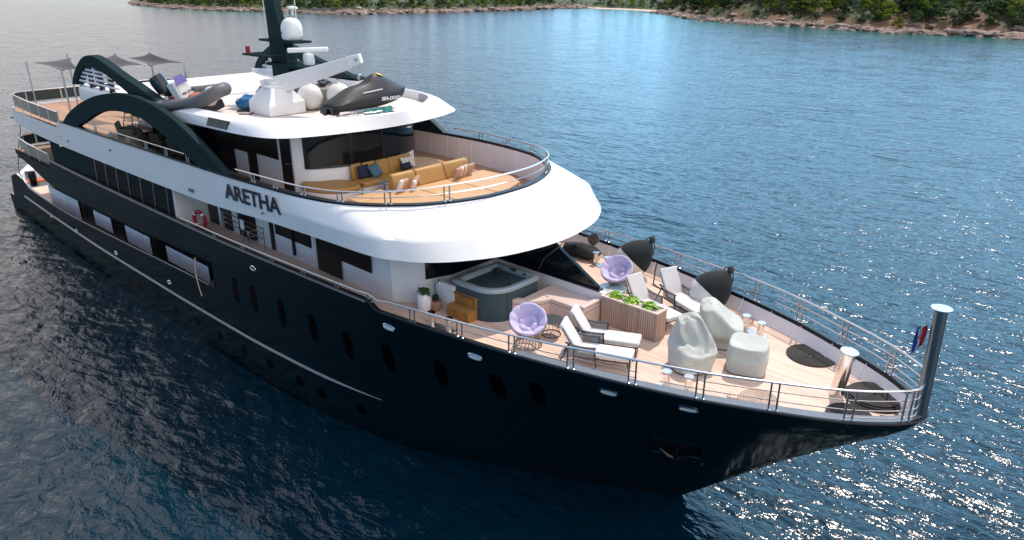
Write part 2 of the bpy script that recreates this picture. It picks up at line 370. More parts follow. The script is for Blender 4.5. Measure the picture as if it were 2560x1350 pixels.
Wf = pchip([0.0, -1.5, -4.1, -7.74, -12, -15.6, -27.3, -36, -46], [0.02, 0.92, 2.28, 3.87, 4.62, 4.8, 4.84, 4.66, 4.35])
Gf = pchip([5.38, 5.36, 5.28, 5.13, 4.75, 4.2, 2.87, 1.46, 0.06, -1.4, -2.92, -4.5, -6.1, -7.9, -12.4, -28, -36, -41.4],
           [0.0, 0.16, 0.38, 0.62, 1.0, 1.42, 2.12, 2.76, 3.22, 3.62, 3.98, 4.27, 4.5, 4.7, 4.82, 4.85, 4.74, 4.55])
XSt = pchip([-1.2, 0.0, 1.0, 2.45, 4.0, 4.55, 4.98, 5.3], [-1.5, 0.0, 1.06, 2.57, 4.4, 5.07, 5.38, 5.38])
ztop = pchip([5.4, -7.35, -7.75, -10, -17, -28, -34.0, -34.35, -34.6, -41.4], [4.95, 4.95, 5.16, 5.14, 5.0, 4.97, 4.97, 4.9, 4.48, 4.5])
zsb = pchip([-44.2, -42.6, -40, -36, -26, -18, 6], [2.35, 2.75, 2.3, 2.3, 2.62, 2.9, 3.2])
zst = pchip([-41.4, -38, -35.2, -26, -17, 6], [4.22, 3.85, 3.5, 3.6, 3.9, 4.05])
def hull_pt(xn, z):
    """half breadth and true x of the hull skin at nominal station xn and height z"""
    k = max(0.0, (xn + 12) / 17.38)
    xw = xn if xn < -12 else -12 + 12.0 * k
    xx = xn if xn < -12 else -12 + (XSt(z) + 12) * k
    g = Gf(xn); w = Wf(xw); t = max(0.0, min(1.0, z / 4.95))
    if z < 0: w = w * (1 + z * 0.25)
    p = 1.0 + 0.55 * max(0.0, min(1.0, (xn + 14) / 10))
    return xx, w + (g - w) * t ** p
xcols = sorted(set([-46, -45, -44.2, -43.4, -42.6, -41.4] + list(np.linspace(-40.5, -35.2, 6)) + [-34.6, -34.35, -34] + list(np.linspace(-33, -18, 13)) +
                   [-17.0, -16.4, -15, -13.5, -12, -11, -10, -9, -8.2, -7.75, -7.35, -7] + list(np.linspace(-6.3, 4.2, 22)) + [4.5, 4.75, 4.95, 5.13, 5.22, 5.28, 5.33, 5.36, 5.375, 5.38]))
def zrow(i, xn):
    a, b, c = zsb(xn), zst(xn), ztop(xn)
    if xn < -44.2: a = 0.85 + 0 * a
    return [-1.2, -0.5, 0.0, a * 0.25, a * 0.5, a * 0.75, a, a + (b - a) * 0.5, b, b + (c - b) * 0.33, b + (c - b) * 0.67, c][i]
def hull_grid(sgn, rows):
    out_ = []
    for i in rows:
        row = []
        for xn in xcols:
            z = zrow(i, xn); x_, y_ = hull_pt(xn, z)
            if xn < -44.2 and z > 0.3: x_ += 0.0
            row.append((x_, sgn * y_, z))
        out_.append(row)
    return out_
def hull_mask(i, j):
    xm = (xcols[j] + xcols[j + 1]) / 2
    if i < 6: return True
    if i in (6, 7): return xm > -17.0
    return xm > -41.4
hm = MB()
for sg in (-1, 1):
    hm.grid(hull_grid(sg, range(12)), mask=hull_mask)
hull = hm.build('hull', M['hull'], Y, ang=50)
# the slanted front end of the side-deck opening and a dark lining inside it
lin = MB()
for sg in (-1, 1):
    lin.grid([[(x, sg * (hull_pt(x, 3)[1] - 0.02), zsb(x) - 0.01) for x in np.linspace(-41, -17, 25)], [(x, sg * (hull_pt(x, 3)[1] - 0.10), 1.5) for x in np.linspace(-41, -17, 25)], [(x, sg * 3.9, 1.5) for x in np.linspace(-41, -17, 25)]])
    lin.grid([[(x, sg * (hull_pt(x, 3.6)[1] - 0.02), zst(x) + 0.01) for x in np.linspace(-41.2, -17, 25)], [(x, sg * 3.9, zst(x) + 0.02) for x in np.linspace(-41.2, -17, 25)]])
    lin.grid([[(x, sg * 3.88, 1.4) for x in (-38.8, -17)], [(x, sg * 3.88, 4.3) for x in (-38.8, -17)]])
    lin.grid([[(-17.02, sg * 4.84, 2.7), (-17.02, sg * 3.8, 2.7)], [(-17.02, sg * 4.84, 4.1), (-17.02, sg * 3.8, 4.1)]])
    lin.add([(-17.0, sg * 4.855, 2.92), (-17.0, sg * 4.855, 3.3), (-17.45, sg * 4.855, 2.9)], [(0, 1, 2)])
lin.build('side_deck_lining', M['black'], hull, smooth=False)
for (a, b, za, zb, c, d) in ((-38.75, -34.2, 1.56, 2.62, 0, 0), (-32.0, -29.7, 1.85, 2.62, 0, 0), (-27.87, -25.1, 1.9, 2.72, 0, 0), (-23.35, -19.45, 2.1, 2.80, 0, 0)):
    for sg in (-1, 1):
        MB().add([(a, sg * 3.95, za), (b, sg * 3.95, za + 0.03), (b, sg * 3.95, zb + 0.05), (a, sg * 3.95, zb)], [(0, 1, 2, 3)]).build('side_deck_panel', M['white_matt'], hull, smooth=False, solid=0.02)
# thin bright edges round the opening, rub rail, waterline boot top
ed = MB()
for sg in (-1, 1):
    ed.tube([(x, sg * (hull_pt(x, zsb(x))[1] + 0.01), zsb(x)) for x in np.linspace(-40.5, -17.5, 24)], 0.03, 6)
    ed.tube([(x, sg * (hull_pt(x, ztop(x))[1] + 0.015), ztop(x) - 0.02) for x in list(np.linspace(-34.0, -7.8, 30))], 0.028, 6)
ed.build('edge_trim', M['capgrey'], hull)
rub = MB()
for sg in (-1, 1):
    rub.tube([(hull_pt(x, z)[0], sg * (hull_pt(x, z)[1] + 0.0), z) for x, z in [(x, 1.50 + 0.012 * max(0, min(8, x + 20))) for x in np.linspace(-42, -7.0, 46)]], [0.055] * 42 + [0.045, 0.035, 0.025, 0.012], 8)
rub.build('rub_rail', mat('grey_rub_rail', (0.20, 0.205, 0.20), 0.3, coat=0.3), hull)
# transom, swim platform and stern quarter
tr = MB()
tr.add([(-44.2, -4.40, -1), (-44.2, 4.40, -1), (-44.2, 4.40, 0.85), (-44.2, -4.40, 0.85)], [(0, 1, 2, 3)])
tr.box(-46.0, -39.0, -4.35, 4.35, 0.72, 0.86)
tr.build('transom', M['hull'], hull, smooth=False)
MB().box(-46.0, -43.0, -4.3, 4.3, 0.86, 0.90).build('swim_platform', M['teak2'], hull, smooth=False)
st = MB(); st.box(-43.0, -38.9, -4.45, 4.45, 1.62, 1.70)
st.build('stern_deck', M['teak'], hull, smooth=False)
stw = MB()
for sg in (-1, 1):
    xs_ = np.linspace(-43.9, -36.2, 14)
    stw.grid([[(x, sg * (hull_pt(x, zsb(x))[1] - 0.14), 1.7) for x in xs_], [(x, sg * (hull_pt(x, zsb(x))[1] - 0.12), zsb(x)) for x in xs_], [(x, sg * (hull_pt(x, zsb(x))[1] - 0.0), zsb(x) + 0.012) for x in xs_]])
stw.box(-39.2, -38.8, -3.9, 3.9, 1.7, 4.2)
stw.build('stern_bulwark', M['panel'], hull, smooth=False)

# ---- portholes and fairleads, each in the hull skin
def skin(xt, z, sg=-1):
    lo, hi = -46.0, 5.38
    for _ in range(40):
        m_ = (lo + hi) / 2
        if hull_pt(m_, z)[0] < xt: lo = m_
        else: hi = m_
    x_, y_ = hull_pt((lo + hi) / 2, z); return Vector((x_, sg * y_, z))
def skin_frame(x, z, sg=-1):
    p = skin(x, z, sg); dx = (skin(x + 0.15, z, sg) - skin(x - 0.15, z, sg)).normalized(); dz = (skin(x, z + 0.12, sg) - skin(x, z - 0.12, sg)).normalized()
    n = dx.cross(dz).normalized()
    if n.y * sg < 0: n = -n
    return p, dx, n.cross(dx) if n.cross(dx).z > 0 else -n.cross(dx), n
def oval(mb, fr, w, h, off, exp=2.0, k=20, ring=None):
    p, dx, up, n = fr
    pts = []
    for i in range(k):
        a = 2 * math.pi * i / k; ca, sa = math.cos(a), math.sin(a)
        pts.append((math.copysign(abs(ca) ** (2 / exp), ca) * w / 2, math.copysign(abs(sa) ** (2 / exp), sa) * h / 2))
    f = lambda q, o: p + dx * q[0] + up * q[1] + n * o
    if ring is None:
        mb.add([f(q, off) for q in pts] + [f(q, -0.02) for q in pts], [tuple(range(k))] + [(i, (i + 1) % k, k + (i + 1) % k, k + i) for i in range(k)])
    else:
        mb.tube([f(q, off) for q in pts], ring, 6, closed=True)
PORTS_ROUND = PORTS_TALL = FAIRLEADS = ()
PORTS_ROUND = [(-31.17, 0.45), (-29.72, 0.53), (-28.01, 0.61), (-26.11, 0.66), (-24.81, 0.69), (-22.89, 0.78), (-21.09, 0.76), (-19.18, 0.84), (-17.34, 0.85), (-15.52, 0.87), (-13.75, 0.92), (-12.03, 0.89), (-10.88, 0.84), (-9.1, 0.86)]
PORTS_TALL = [(-15.42, 3.28), (-14.2, 3.33), (-12.45, 3.35), (-10.72, 3.34), (-9.04, 3.28), (-7.34, 3.39), (-5.46, 3.46), (-3.67, 3.63), (-2.54, 3.73)]
FAIRLEADS = [(-36.75, 1.44, 1.0), (-32.45, 1.58, 1.0), (-26.99, 1.78, 1.0), (-21.3, 1.93, 1.0), (-13.89, 4.54, 1.0), (-6.98, 4.56, 1.25), (-4.06, 4.53, 1.25), (-0.51, 4.54, 1.25), (1.26, 4.59, 1.25)]

M['portglass'] = mat('porthole_glass', (0.0006, 0.0008, 0.001), 0.35, spec=0.04)
for (x, z) in PORTS_ROUND:
    w = MB(); oval(w, skin_frame(x, z), 0.40, 0.40, 0.006); w.build('porthole', M['portglass'], hull, smooth=False)
for (x, z) in PORTS_TALL:
    w = MB(); oval(w, skin_frame(x, z), 0.42, 1.0, 0.006, 2.6); w.build('tall_porthole', M['portglass'], hull, smooth=False)
for i, (x, z, k) in enumerate(FAIRLEADS):
    f = MB(); oval(f, skin_frame(x, z), 0.34 * k, 0.14 * k, 0.008, 2.6, ring=0.022)
    fo = f.build('fairlead', M['steel'], hull)
    g_ = MB(); oval(g_, skin_frame(x, z), 0.33 * k, 0.13 * k, 0.010, 2.6); g_.build('fairlead_fill', M['white'] if x > -7.5 else M['black'], fo, smooth=False)  # bow openings filled white: the bright deck light beyond painted in

# ---- anchor pocket and draught marks
ap = MB(); pf = skin_frame(0.5, 2.66)
p_, dx_, up_, n_ = pf
def pk(a, b, o): return p_ + dx_ * a + up_ * b + n_ * o
ap.add([pk(-.55, -.36, .02), pk(.55, -.36, .02), pk(.55, .36, .02), pk(-.55, .36, .02)], [(0, 1, 2, 3)])
pocket = ap.build('anchor_pocket', M['black'], hull, smooth=False)
fr_ = MB(); fr_.tube([pk(-.6, -.4, .03), pk(.6, -.4, .03), pk(.6, .4, .03), pk(-.6, .4, .03)], 0.05, 6, closed=True); fr_.build('pocket_frame', M['hull'], pocket)
an = MB(); an.tube([pk(0, .3, .10), pk(0, -.28, .14)], 0.07, 8); an.tube([pk(-.42, -.02, .1), pk(-.2, -.3, .14), pk(0, -.36, .15), pk(.2, -.3, .14), pk(.42, -.02, .1)], [.02, .07, .09, .07, .02], 8)
an.build('anchor', M['black'], pocket)
dm = MB()
for i in range(8):
    a = -0.75 + i * 0.2; dm.add([pk(a, -.92, .012), pk(a + .02, -.92, .012), pk(a + .02, -.70, .012), pk(a, -.70, .012)], [(0, 1, 2, 3)])
dm.build('draught_marks', M['capgrey'], hull, smooth=False)

# ---- foredeck, inner bulwark, cap
def inset(pts, d):
    P = [np.array(p[:2]) for p in pts]; res = []
    for i in range(len(P)):
        t = P[min(i + 1, len(P) - 1)] - P[max(i - 1, 0)]; t = t / (np.linalg.norm(t) + 1e-9); res.append(P[i] + np.array([-t[1], t[0]]) * d)
    return [tuple(q) for q in res]
xg = [x for x in xcols if x >= -34.0]
gst = [(x, -Gf(x)) for x in xg]                       # starboard gunwale, aft -> tip
gw = mirror(gst)
wall_top = inset(gw, 0.14); deck_e = inset(gw, 0.34)
def clampc(pts, ref):                                 # keep inset lines from crossing the centreline at the tip
    return [(min(p[0], 5.1), p[1]) for p in pts]
wall_top = clampc(wall_top, gw); deck_e = clampc(deck_e, gw)
def zt(x): return ztop(x)
n_ = len(gw)
fd = MB()
half = [p for p in deck_e[:len(gst)]]
dk = [(x, y) for x, y in half if y < -0.02 and x < 4.9]
fd.grid([[(x, y, 4.55) for x, y in dk], [(x, 0, 4.55) for x, y in dk], [(x, -y, 4.55) for x, y in dk]])
fd.add([(dk[-1][0], dk[-1][1], 4.55), (5.05, 0, 4.55), (dk[-1][0], -dk[-1][1], 4.55)], [(0, 1, 2)])
foredeck = fd.build('foredeck', M['teak'], Y, smooth=False)
ib = MB()
ib.grid([[(p[0], p[1], 4.53) for p in deck_e], [(p[0], p[1], zt(p[0]) - 0.0) for p in wall_top]])
inner = ib.build('inner_bulwark', M['panel'], Y, ang=60)
for x in np.arange(-10.8, 4.2, 1.05):
    for i in range(len(gst) - 1):
        if gst[i][0] <= x < gst[i + 1][0]:
            j = 2 * len(gst) - 2 - i
            w0, d0 = Vector((*wall_top[j], 4.93)), Vector((*deck_e[j], 4.56))
            MB().tube([d0, w0], 0.018, 6).build('bulwark_stiffener', M['panel'], inner)
cp = MB()
cp.grid([[(p[0], p[1], zt(p[0]) + 0.0) for p in gw], [(p[0], p[1], zt(p[0]) + 0.035) for p in inset(gw, 0.02)], [(p[0], p[1], zt(p[0]) + 0.035) for p in wall_top],
         [(p[0], p[1], zt(p[0]) - 0.08) for p in inset(gw, 0.175)]])
cp.build('bulwark_cap', M['cap'], Y, ang=30)
# wider starboard bow cap, with the sun's sheen painted in as grey
cb = MB(); bi = [i for i, p in enumerate(gw) if p[0] > -3.2 and p[1] < 0.9]
a_ = [(gw[i][0], gw[i][1]) for i in bi]; ai = inset(gw, 0.06); bo = inset(gw, 0.30)
cb.grid([[(ai[i][0], ai[i][1], 4.992) for i in bi], [(min(bo[i][0], 5.0), bo[i][1], 4.992) for i in bi]])
cb.build('cap_sheen_strip', M['capgrey'], Y, smooth=False)

# ---- deck lists used by the upper works
zbl = pchip([-40.5, -34, -29, -17, -12, -9, -4], [6.22, 6.12, 6.15, 6.28, 6.50, 6.52, 6.50])       # band, lower edge
zbt = pchip([-40.5, -31.6, -31.2, -25, -15, -12, -4], [6.98, 7.0, 7.34, 7.42, 7.56, 7.60, 7.60])    # band, upper edge
aft = [(-40.6, -3.9), (-40.2, -4.4), (-39.4, -4.62), (-36, -4.76), (-31.6, -4.84), (-31.2, -4.845), (-28, -4.87), (-20, -4.87), (-16.5, -4.87)]
cap_h = crom(aft[:] + [(-14.2, -4.86), (-12, -4.76), (-10.6, -4.6), (-9.3, -4.3), (-8.4, -3.8), (-7.9, -3.35), (-7.4, -2.8), (-6.9, -1.85), (-6.62, -0.9), (-6.55, 0)], 6)
mid_h = crom(aft[:] + [(-14.2, -4.88), (-12, -4.82), (-9.85, -4.74), (-7.75, -4.52), (-6.95, -4.2), (-6.45, -3.8), (-5.95, -3.15), (-5.45, -2.15), (-5.22, -0.95), (-5.16, 0)], 6)
low_h = crom(aft[:] + [(-14.2, -4.87), (-12, -4.80), (-9.85, -4.70), (-7.55, -4.55), (-6.65, -4.2), (-6.1, -3.85), (-5.5, -3.15), (-4.95, -2.1), (-4.66, -0.9), (-4.58, 0)], 6)
def zmid(x, xc): return 7.05
CAP, MID, LOW = mirror(cap_h), mirror(mid_h), mirror(low_h)
br = MB()
rows = []
for k in np.linspace(0, 1, 10):      # cap -> crease, gently hollow
    rows.append([(c_[0] + (m_[0] - c_[0]) * k, c_[1] + (m_[1] - c_[1]) * k, zbt(c_[0]) + (min(7.02, zbl(c_[0]) + 0.72) - zbt(c_[0])) * (k ** 1.12)) for c_, m_ in zip(CAP, MID)])
for k in (0.12, 0.5, 1.0):
    rows.append([(m_[0] + (l_[0] - m_[0]) * k, m_[1] + (l_[1] - m_[1]) * k, min(7.02, zbl(m_[0]) + 0.72) + (zbl(l_[0]) - min(7.02, zbl(m_[0]) + 0.72)) * k) for m_, l_ in zip(MID, LOW)])
li = inset(LOW, 0.10)
rows.append([(p[0], p[1], zbl(p[0]) - 0.015) for p in li])
rows.append([(p[0], p[1], zbl(p[0]) + 0.06) for p in inset(LOW, 0.13)])
br.grid(rows)
brow = br.build('bridge_deck_bulwark', M['white'], Y, ang=42)
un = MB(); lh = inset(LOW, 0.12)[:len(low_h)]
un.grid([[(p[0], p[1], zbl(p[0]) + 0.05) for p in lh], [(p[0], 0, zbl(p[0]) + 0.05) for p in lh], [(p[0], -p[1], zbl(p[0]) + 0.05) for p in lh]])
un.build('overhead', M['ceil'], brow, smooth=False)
kc = MB(); keep = [i for i, p in enumerate(CAP) if p[0] > -31.0]
k0, k1 = inset(CAP, -0.03), inset(CAP, 0.17)
kc.grid([[(k0[i][0], k0[i][1], zbt(CAP[i][0]) - 0.03) for i in keep], [(k0[i][0], k0[i][1], zbt(CAP[i][0]) + 0.04) for i in keep], [(k1[i][0], k1[i][1], zbt(CAP[i][0]) + 0.04) for i in keep], [(k1[i][0], k1[i][1], zbt(CAP[i][0]) - 0.06) for i in keep]])
kc.build('bulwark_cap', M['cap'], brow, ang=30)
# inside of the bridge-deck bulwark: pale panels with seams
iw = MB(); ii = inset(CAP, 0.16); i2 = inset(CAP, 0.22)
iw.grid([[(i2[i][0], i2[i][1], 6.6) for i in keep], [(ii[i][0], ii[i][1], zbt(CAP[i][0])) for i in keep]])
inw = iw.build('inner_bulwark', M['panel'], Y, ang=60)
dist = 0.0; last = None
for i in keep:
    p = np.array(ii[i])
    if last is not None:
        dist += np.linalg.norm(p - last)
        if dist > 0.72 and p[1] > -1:
            dist = 0.0; MB().tube([(i2[i][0], i2[i][1], 6.62), (ii[i][0], ii[i][1], zbt(CAP[i][0]) - 0.03)], 0.014, 4).build('panel_seam', M['white_matt'], inw)
    last = p
sd = MB(); ch = [(p[0], p[1]) for p in i2[:len(cap_h)]]
sd.grid([[(x, y, 6.62) for x, y in ch], [(x, 0, 6.62) for x, y in ch], [(x, -y, 6.62) for x, y in ch]])
sd.build('bridge_deck', M['teak2'], Y, smooth=False)

# ---- main deck house (under the brow)
hs = MB()
poly = [(-19.8, -4.62), (-34.0, -4.62), (-34.0, 4.62), (-19.8, 4.62), (-19.8, 3.4), (-8.31, 3.35), (-7.45, 2.75), (-7.2, 2.0), (-7.2, -2.0), (-7.45, -2.75), (-8.31, -3.35), (-19.8, -3.4)]
hs.prism(poly, 4.5, lambda x, y: zbl(x) + 0.04)
house = hs.build('deck_house', M['white_matt'], Y, smooth=False)
blk = MB()      # dark side of the saloon: long window strip, raked mullions
for sg in (-1, 1):
    MB().add([(-33.95, sg * 4.65, 4.6), (-20.02, sg * 4.65, 4.6), (-19.95, sg * 4.65, 6.28), (-33.95, sg * 4.65, 6.16)], [(0, 1, 2, 3)]).build('saloon_side', M['arch'], house, smooth=False, solid=0.02)
pass
for sg in (-1, 1):
    wn_ = MB().add([(-29.6, sg * 4.675, 4.85), (-20.05, sg * 4.675, 4.85), (-20.0, sg * 4.675, 6.22), (-28.6, sg * 4.675, 6.12), (-29.3, sg * 4.675, 5.6)], [(0, 1, 2, 3, 4)]).build('saloon_window', M['darkglass'], house, smooth=False, solid=0.012)
    for k in range(7):
        x = -28.0 + k * 1.25
        MB().add([(x, sg * 4.69, 4.86), (x + .12, sg * 4.69, 4.86), (x + 0.32, sg * 4.69, 6.16), (x + .16, sg * 4.69, 6.14)], [(0, 1, 2, 3)]).build('window_mullion', M['black'], wn_, smooth=False, solid=0.01)
def side_panel(name, x0, x1, z0, z1, m, y=-3.4, parent=None, off=0.012, dz=0.0):
    for sg in ((-1, 1) if y < 0 else (1,)):
        MB().box(x0, x1, sg * abs(y) - off, sg * abs(y) + off, z0, z1 + dz).build(name, m, parent or house, smooth=False)
for (x0, x1) in ((-20.3, -19.0), (-18.75, -17.9), (-17.4, -16.0), (-15.1, -14.85), (-12.15, -10.8)):
    side_panel('dark_doorway', x0, x1, 4.56, 6.42, M['black'])
side_panel('side_window', -14.72, -12.4, 5.22, 6.3, M['black']); side_panel('side_window', -10.8, -9.2, 5.22, 6.4, M['black'])
side_panel('door_leaf', -16.0, -15.12, 4.56, 6.3, M['white_matt'], off=0.03)
side_panel('door_post', -12.4, -12.3, 4.56, 6.4, M['white_matt'], off=0.02)
side_panel('grab_post', -13.62, -13.52, 4.7, 5.7, M['black'], off=0.05)
fw = MB(); fw.box(-7.21, -7.17, -2.0, 2.0, 5.32, 6.5); fw.add([(-7.44, -2.765, 5.32), (-7.18, -2.0, 5.32), (-7.18, -2.0, 6.5), (-7.44, -2.765, 6.5)], [(0, 1, 2, 3)])
fw.build('front_window', M['glass'], house, smooth=False, solid=0.02)
# low white return wall beside the tub, parapet on the centreline, black windscreen
MB().prism([(-7.15, -2.62), (-6.4, -2.62), (-6.4, -2.5), (-7.15, -2.4)], 4.55, 5.35).build('side_screen', M['white_matt'], house, smooth=False, bevel=0.02)
MB().box(-7.16, -2.9, -0.2, 0.0, 4.55, 5.40).build('parapet', M['panel'], Y, smooth=False, bevel=0.03)
ws = MB().prismy([(-7.16, 5.42), (-3.15, 5.42), (-3.12, 5.52), (-4.95, 6.56), (-7.16, 6.56)], -0.16, -0.05)
wsc = ws.build('windscreen', M['glass'], Y, smooth=False)
MB().tube([(-4.4, -0.2, 6.5), (-5.05, -0.2, 5.9), (-5.3, -0.2, 5.45)], 0.02, 6).build('windscreen_post', M['steel2'], wsc)
MB().box(-7.16, -3.05, -0.22, 0.02, 5.40, 5.46).build('windscreen_sill', M['black'], wsc, smooth=False, bevel=0.01)

# ---- bridge deck house with the wheelhouse windows
def wh(ins): return [(-20.5, -2.62 + ins), (-14.35, -2.62 + ins), (-13.98, -2.4 + ins), (-13.7, -2.1 + ins * .9), (-13.36, -1.4 + ins * .5), (-13.2 - ins * .3, -0.6), (-13.15 - ins, 0)]
whp = mirror(wh(0.0)); 
bh = MB(); bh.prism(whp, 6.6, 8.86)
bridge = bh.build('wheelhouse', M['white'], Y, ang=30)
def band(mb, a, b, z0, z1, off):
    arc_ = crom([(p[0], p[1]) for p in whp[1:-1]], 5)
    arc_ = [p for p in arc_ if a <= p[1] <= b]
    o = inset(arc_, -off); o2 = inset(arc_, 0.02)
    mb.grid([[(p[0], p[1], z0) for p in o2], [(p[0], p[1], z0) for p in o], [(p[0] - 0.03, p[1], z1) for p in o], [(p[0] - .03, p[1], z1) for p in o2]])
gb = MB(); band(gb, -2.42, 2.52, 7.5, 8.87, 0.03); wband = gb.build('wheelhouse_window', M['glass'], bridge, ang=60)
for (a, b) in ((-2.42, -2.3), (-1.15, -0.85), (0.15, 0.42), (1.25, 1.55), (2.3, 2.5)):
    q = MB(); band(q, a, b, 7.52, 8.86, 0.045); q.build('window_mullion', M['black'], wband, ang=60)
q = MB(); band(q, -2.42, 2.52, 7.47, 7.62, 0.042); q.build('window_sill', M['black'], wband, ang=60)
for sg in (-1, 1):
    MB().box(-20.45, -15.0, sg * 2.625 - .012, sg * 2.625 + .012, 6.62, 8.85).build('dark_side', M['black'], bridge, smooth=False)
    MB().box(-16.75, -15.2, sg * 2.65 - .012, sg * 2.65 + .012, 6.62, 7.62).build('side_panel', M['white_matt'], bridge, smooth=False)
    MB().box(-18.4, -17.5, sg * 2.65 - .012, sg * 2.65 + .012, 6.62, 7.56).build('side_panel', M['white_matt'], bridge, smooth=False)
    d_ = MB().box(-15.06, -14.42, sg * 2.65 - .015, sg * 2.65 + .015, 6.64, 8.75).build('bridge_door', M['black'], bridge, smooth=False)
    MB().tube([(-14.55, sg * 2.70, 7.6), (-14.72, sg * 2.70, 7.6)], 0.02, 6).build('door_handle', M['steel'], d_)
    MB().box(-15.2, -15.08, sg * 2.65 - .02, sg * 2.65 + .02, 6.62, 8.84).build('door_post', M['white_matt'], bridge, smooth=False)
# saloon under the aft end of the roof: dark glass house
ah = MB().box(-25.0, -20.4, -3.0, 3.0, 6.62, 8.70).build('aft_lounge', M['glass'], Y, smooth=False)

# ---- roof: sloping white fascia, deck, coaming
rl = crom([(-29.0, -4.2), (-28.6, -4.46), (-27, -4.52), (-22, -4.50), (-18.6, -4.46), (-16.05, -4.40), (-14.1, -4.22), (-13.05, -3.8), (-12.5, -2.95), (-12.1, -1.7), (-11.93, -0.8), (-11.9, 0)], 4)
rt = crom([(-28.9, -4.1), (-28.4, -4.40), (-27, -4.44), (-22, -4.36), (-18.6, -4.22), (-16.3, -4.08), (-14.7, -3.78), (-13.85, -3.3), (-13.05, -2.45), (-12.42, -1.5), (-12.08, -0.7), (-12.0, 0)], 4)
zrl = pchip([-29, -22, -17.4, -13, -11.9], [8.55, 8.74, 8.84, 8.86, 8.88]); zrt = pchip([-29, -24, -16, -11], [9.20, 9.24, 9.30, 9.31])
RL, RT = mirror(rl), mirror(rt)
rf = MB(); r_in = inset(RT, 0.13); r_d = inset(RT, 0.17)
rr = [[(p[0], p[1], zrl(p[0]) + 0.05) for p in inset(RL, 0.14)], [(p[0], p[1], zrl(p[0]) - 0.01) for p in inset(RL, 0.1)], [(p[0], p[1], zrl(p[0])) for p in RL]]
for kz, ky in ((0.04, 0.0), (0.40, 0.05), (0.72, 0.20), (0.90, 0.55), (1.0, 1.0)):   # nearly upright, rounding in at the top; flatter round the bow
    row = []
    for a, b in zip(RL, RT):
        fr_ = max(0.0, min(1.0, (a[0] + 15.5) / 3.0)); kk = ky + (kz - ky) * fr_
        row.append((a[0] + (b[0] - a[0]) * kk, a[1] + (b[1] - a[1]) * kk, zrl(a[0]) + (zrt(b[0]) - zrl(a[0])) * kz))
    rr.append(row)
rr.append([(p[0], p[1], zrt(p[0]) + 0.02) for p in inset(RT, 0.03)])
rr.append([(p[0], p[1], zrt(p[0]) + 0.015) for p in r_in])
rr.append([(p[0], p[1], 9.0) for p in r_d])
rf.grid(rr)
roof = rf.build('roof_bulwark', M['white'], Y, ang=30)
rd = MB(); rh = r_d[:len(rt)]
rd.grid([[(p[0], p[1], 9.01) for p in rh], [(p[0], 0, 9.01) for p in rh], [(p[0], -p[1], 9.01) for p in rh]])
rd.build('roof_deck', M['upper_deck'], Y, smooth=False)
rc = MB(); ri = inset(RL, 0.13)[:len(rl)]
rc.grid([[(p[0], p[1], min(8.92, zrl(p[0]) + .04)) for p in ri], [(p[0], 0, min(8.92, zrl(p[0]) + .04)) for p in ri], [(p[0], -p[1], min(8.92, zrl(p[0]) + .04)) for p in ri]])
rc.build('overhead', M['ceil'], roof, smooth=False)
MB().add([(-16.55, -4.425, 8.92), (-15.3, -4.36, 8.93), (-15.2, -4.28, 9.20), (-16.45, -4.36, 9.20)], [(0, 1, 2, 3)]).build('roof_window', M['black'], roof, smooth=False, solid=0.05)
# raised white sun deck on the after part of the roof, grey panel at the front
MB().box(-28.2, -22.0, -4.1, 4.1, 8.95, 9.08).build('raised_deck', M['white_matt'], Y, smooth=False, bevel=0.03)
gpn = MB(); pi_ = [i for i, p in enumerate(r_d) if p[1] > 1.2 and -15.2 < p[0]]; po = inset(RT, 0.20)
gpn.grid([[(po[i][0], po[i][1], 9.02) for i in pi_], [(po[i][0] + .02, po[i][1] + .02, 9.27) for i in pi_]])
gpn.build('coaming_panel', mat('grey_panel', (0.33, 0.35, 0.36), 0.5), roof, smooth=False)

# ---- the arches
ao = crom([(-30.4, 7.34), (-29.36, 7.88), (-27.73, 8.47), (-26.04, 8.93), (-24.56, 9.22), (-23.01, 9.41), (-21.43, 9.47), (-20.03, 9.38), (-18.78, 9.17), (-17.63, 8.86), (-16.57, 8.46), (-15.57, 8.03), (-14.66, 7.56)], 3)
ai_ = crom([(-28.6, 7.36), (-27.14, 7.84), (-25.48, 8.35), (-24.26, 8.58), (-22.95, 8.72), (-21.78, 8.74), (-20.89, 8.68), (-19.91, 8.49), (-18.84, 8.21), (-17.69, 7.86), (-16.35, 7.5)], 3)
uo = crom([(-28.95, 9.2), (-28.61, 9.58), (-28.08, 9.96), (-27.3, 10.36), (-26.62, 10.56), (-25.91, 10.62), (-25.09, 10.52), (-23.97, 10.26), (-22.9, 10.01), (-21.67, 9.77), (-20.0, 9.38)], 3)
ui = crom([(-28.3, 9.25), (-27.83, 9.73), (-27.18, 10.03), (-26.5, 10.12), (-25.34, 10.06), (-24.36, 9.88), (-23.47, 9.64), (-22.3, 9.3)], 3)
for sg in (-1, 1):
    a = MB().prismy(ao + list(reversed(ai_)), sg * 4.90, sg * 4.66); a.build('side_arch', M['arch'], Y, ang=30, bevel=0.02)
    b = MB().prismy(uo + list(reversed(ui)), sg * 4.56, sg * 4.20); uarch = b.build('roof_arch', M['arch'], Y, ang=30, bevel=0.02)
    for (x0, x1, z) in ((-27.9, -23.9, 9.42), (-27.7, -24.0, 9.60), (-27.4, -24.5, 9.78), (-27.0, -25.2, 9.94)):
        MB().obox(((x0 + x1) / 2 - (0.35 if z < 9.5 else 0.1), sg * 4.38, z), (x1 - x0, 0.24, 0.075), (R(18 * sg), 0, 0)).build('louvre', M['white_matt'], uarch, smooth=False)
    for x in (-27.0, -25.9, -24.8):
        MB().box(x, x + .09, sg * 4.38 - .1, sg * 4.38 + .1, 9.2, 10.1 - max(0, (x + 26) * .2)).build('louvre_post', M['black'], uarch, smooth=False)

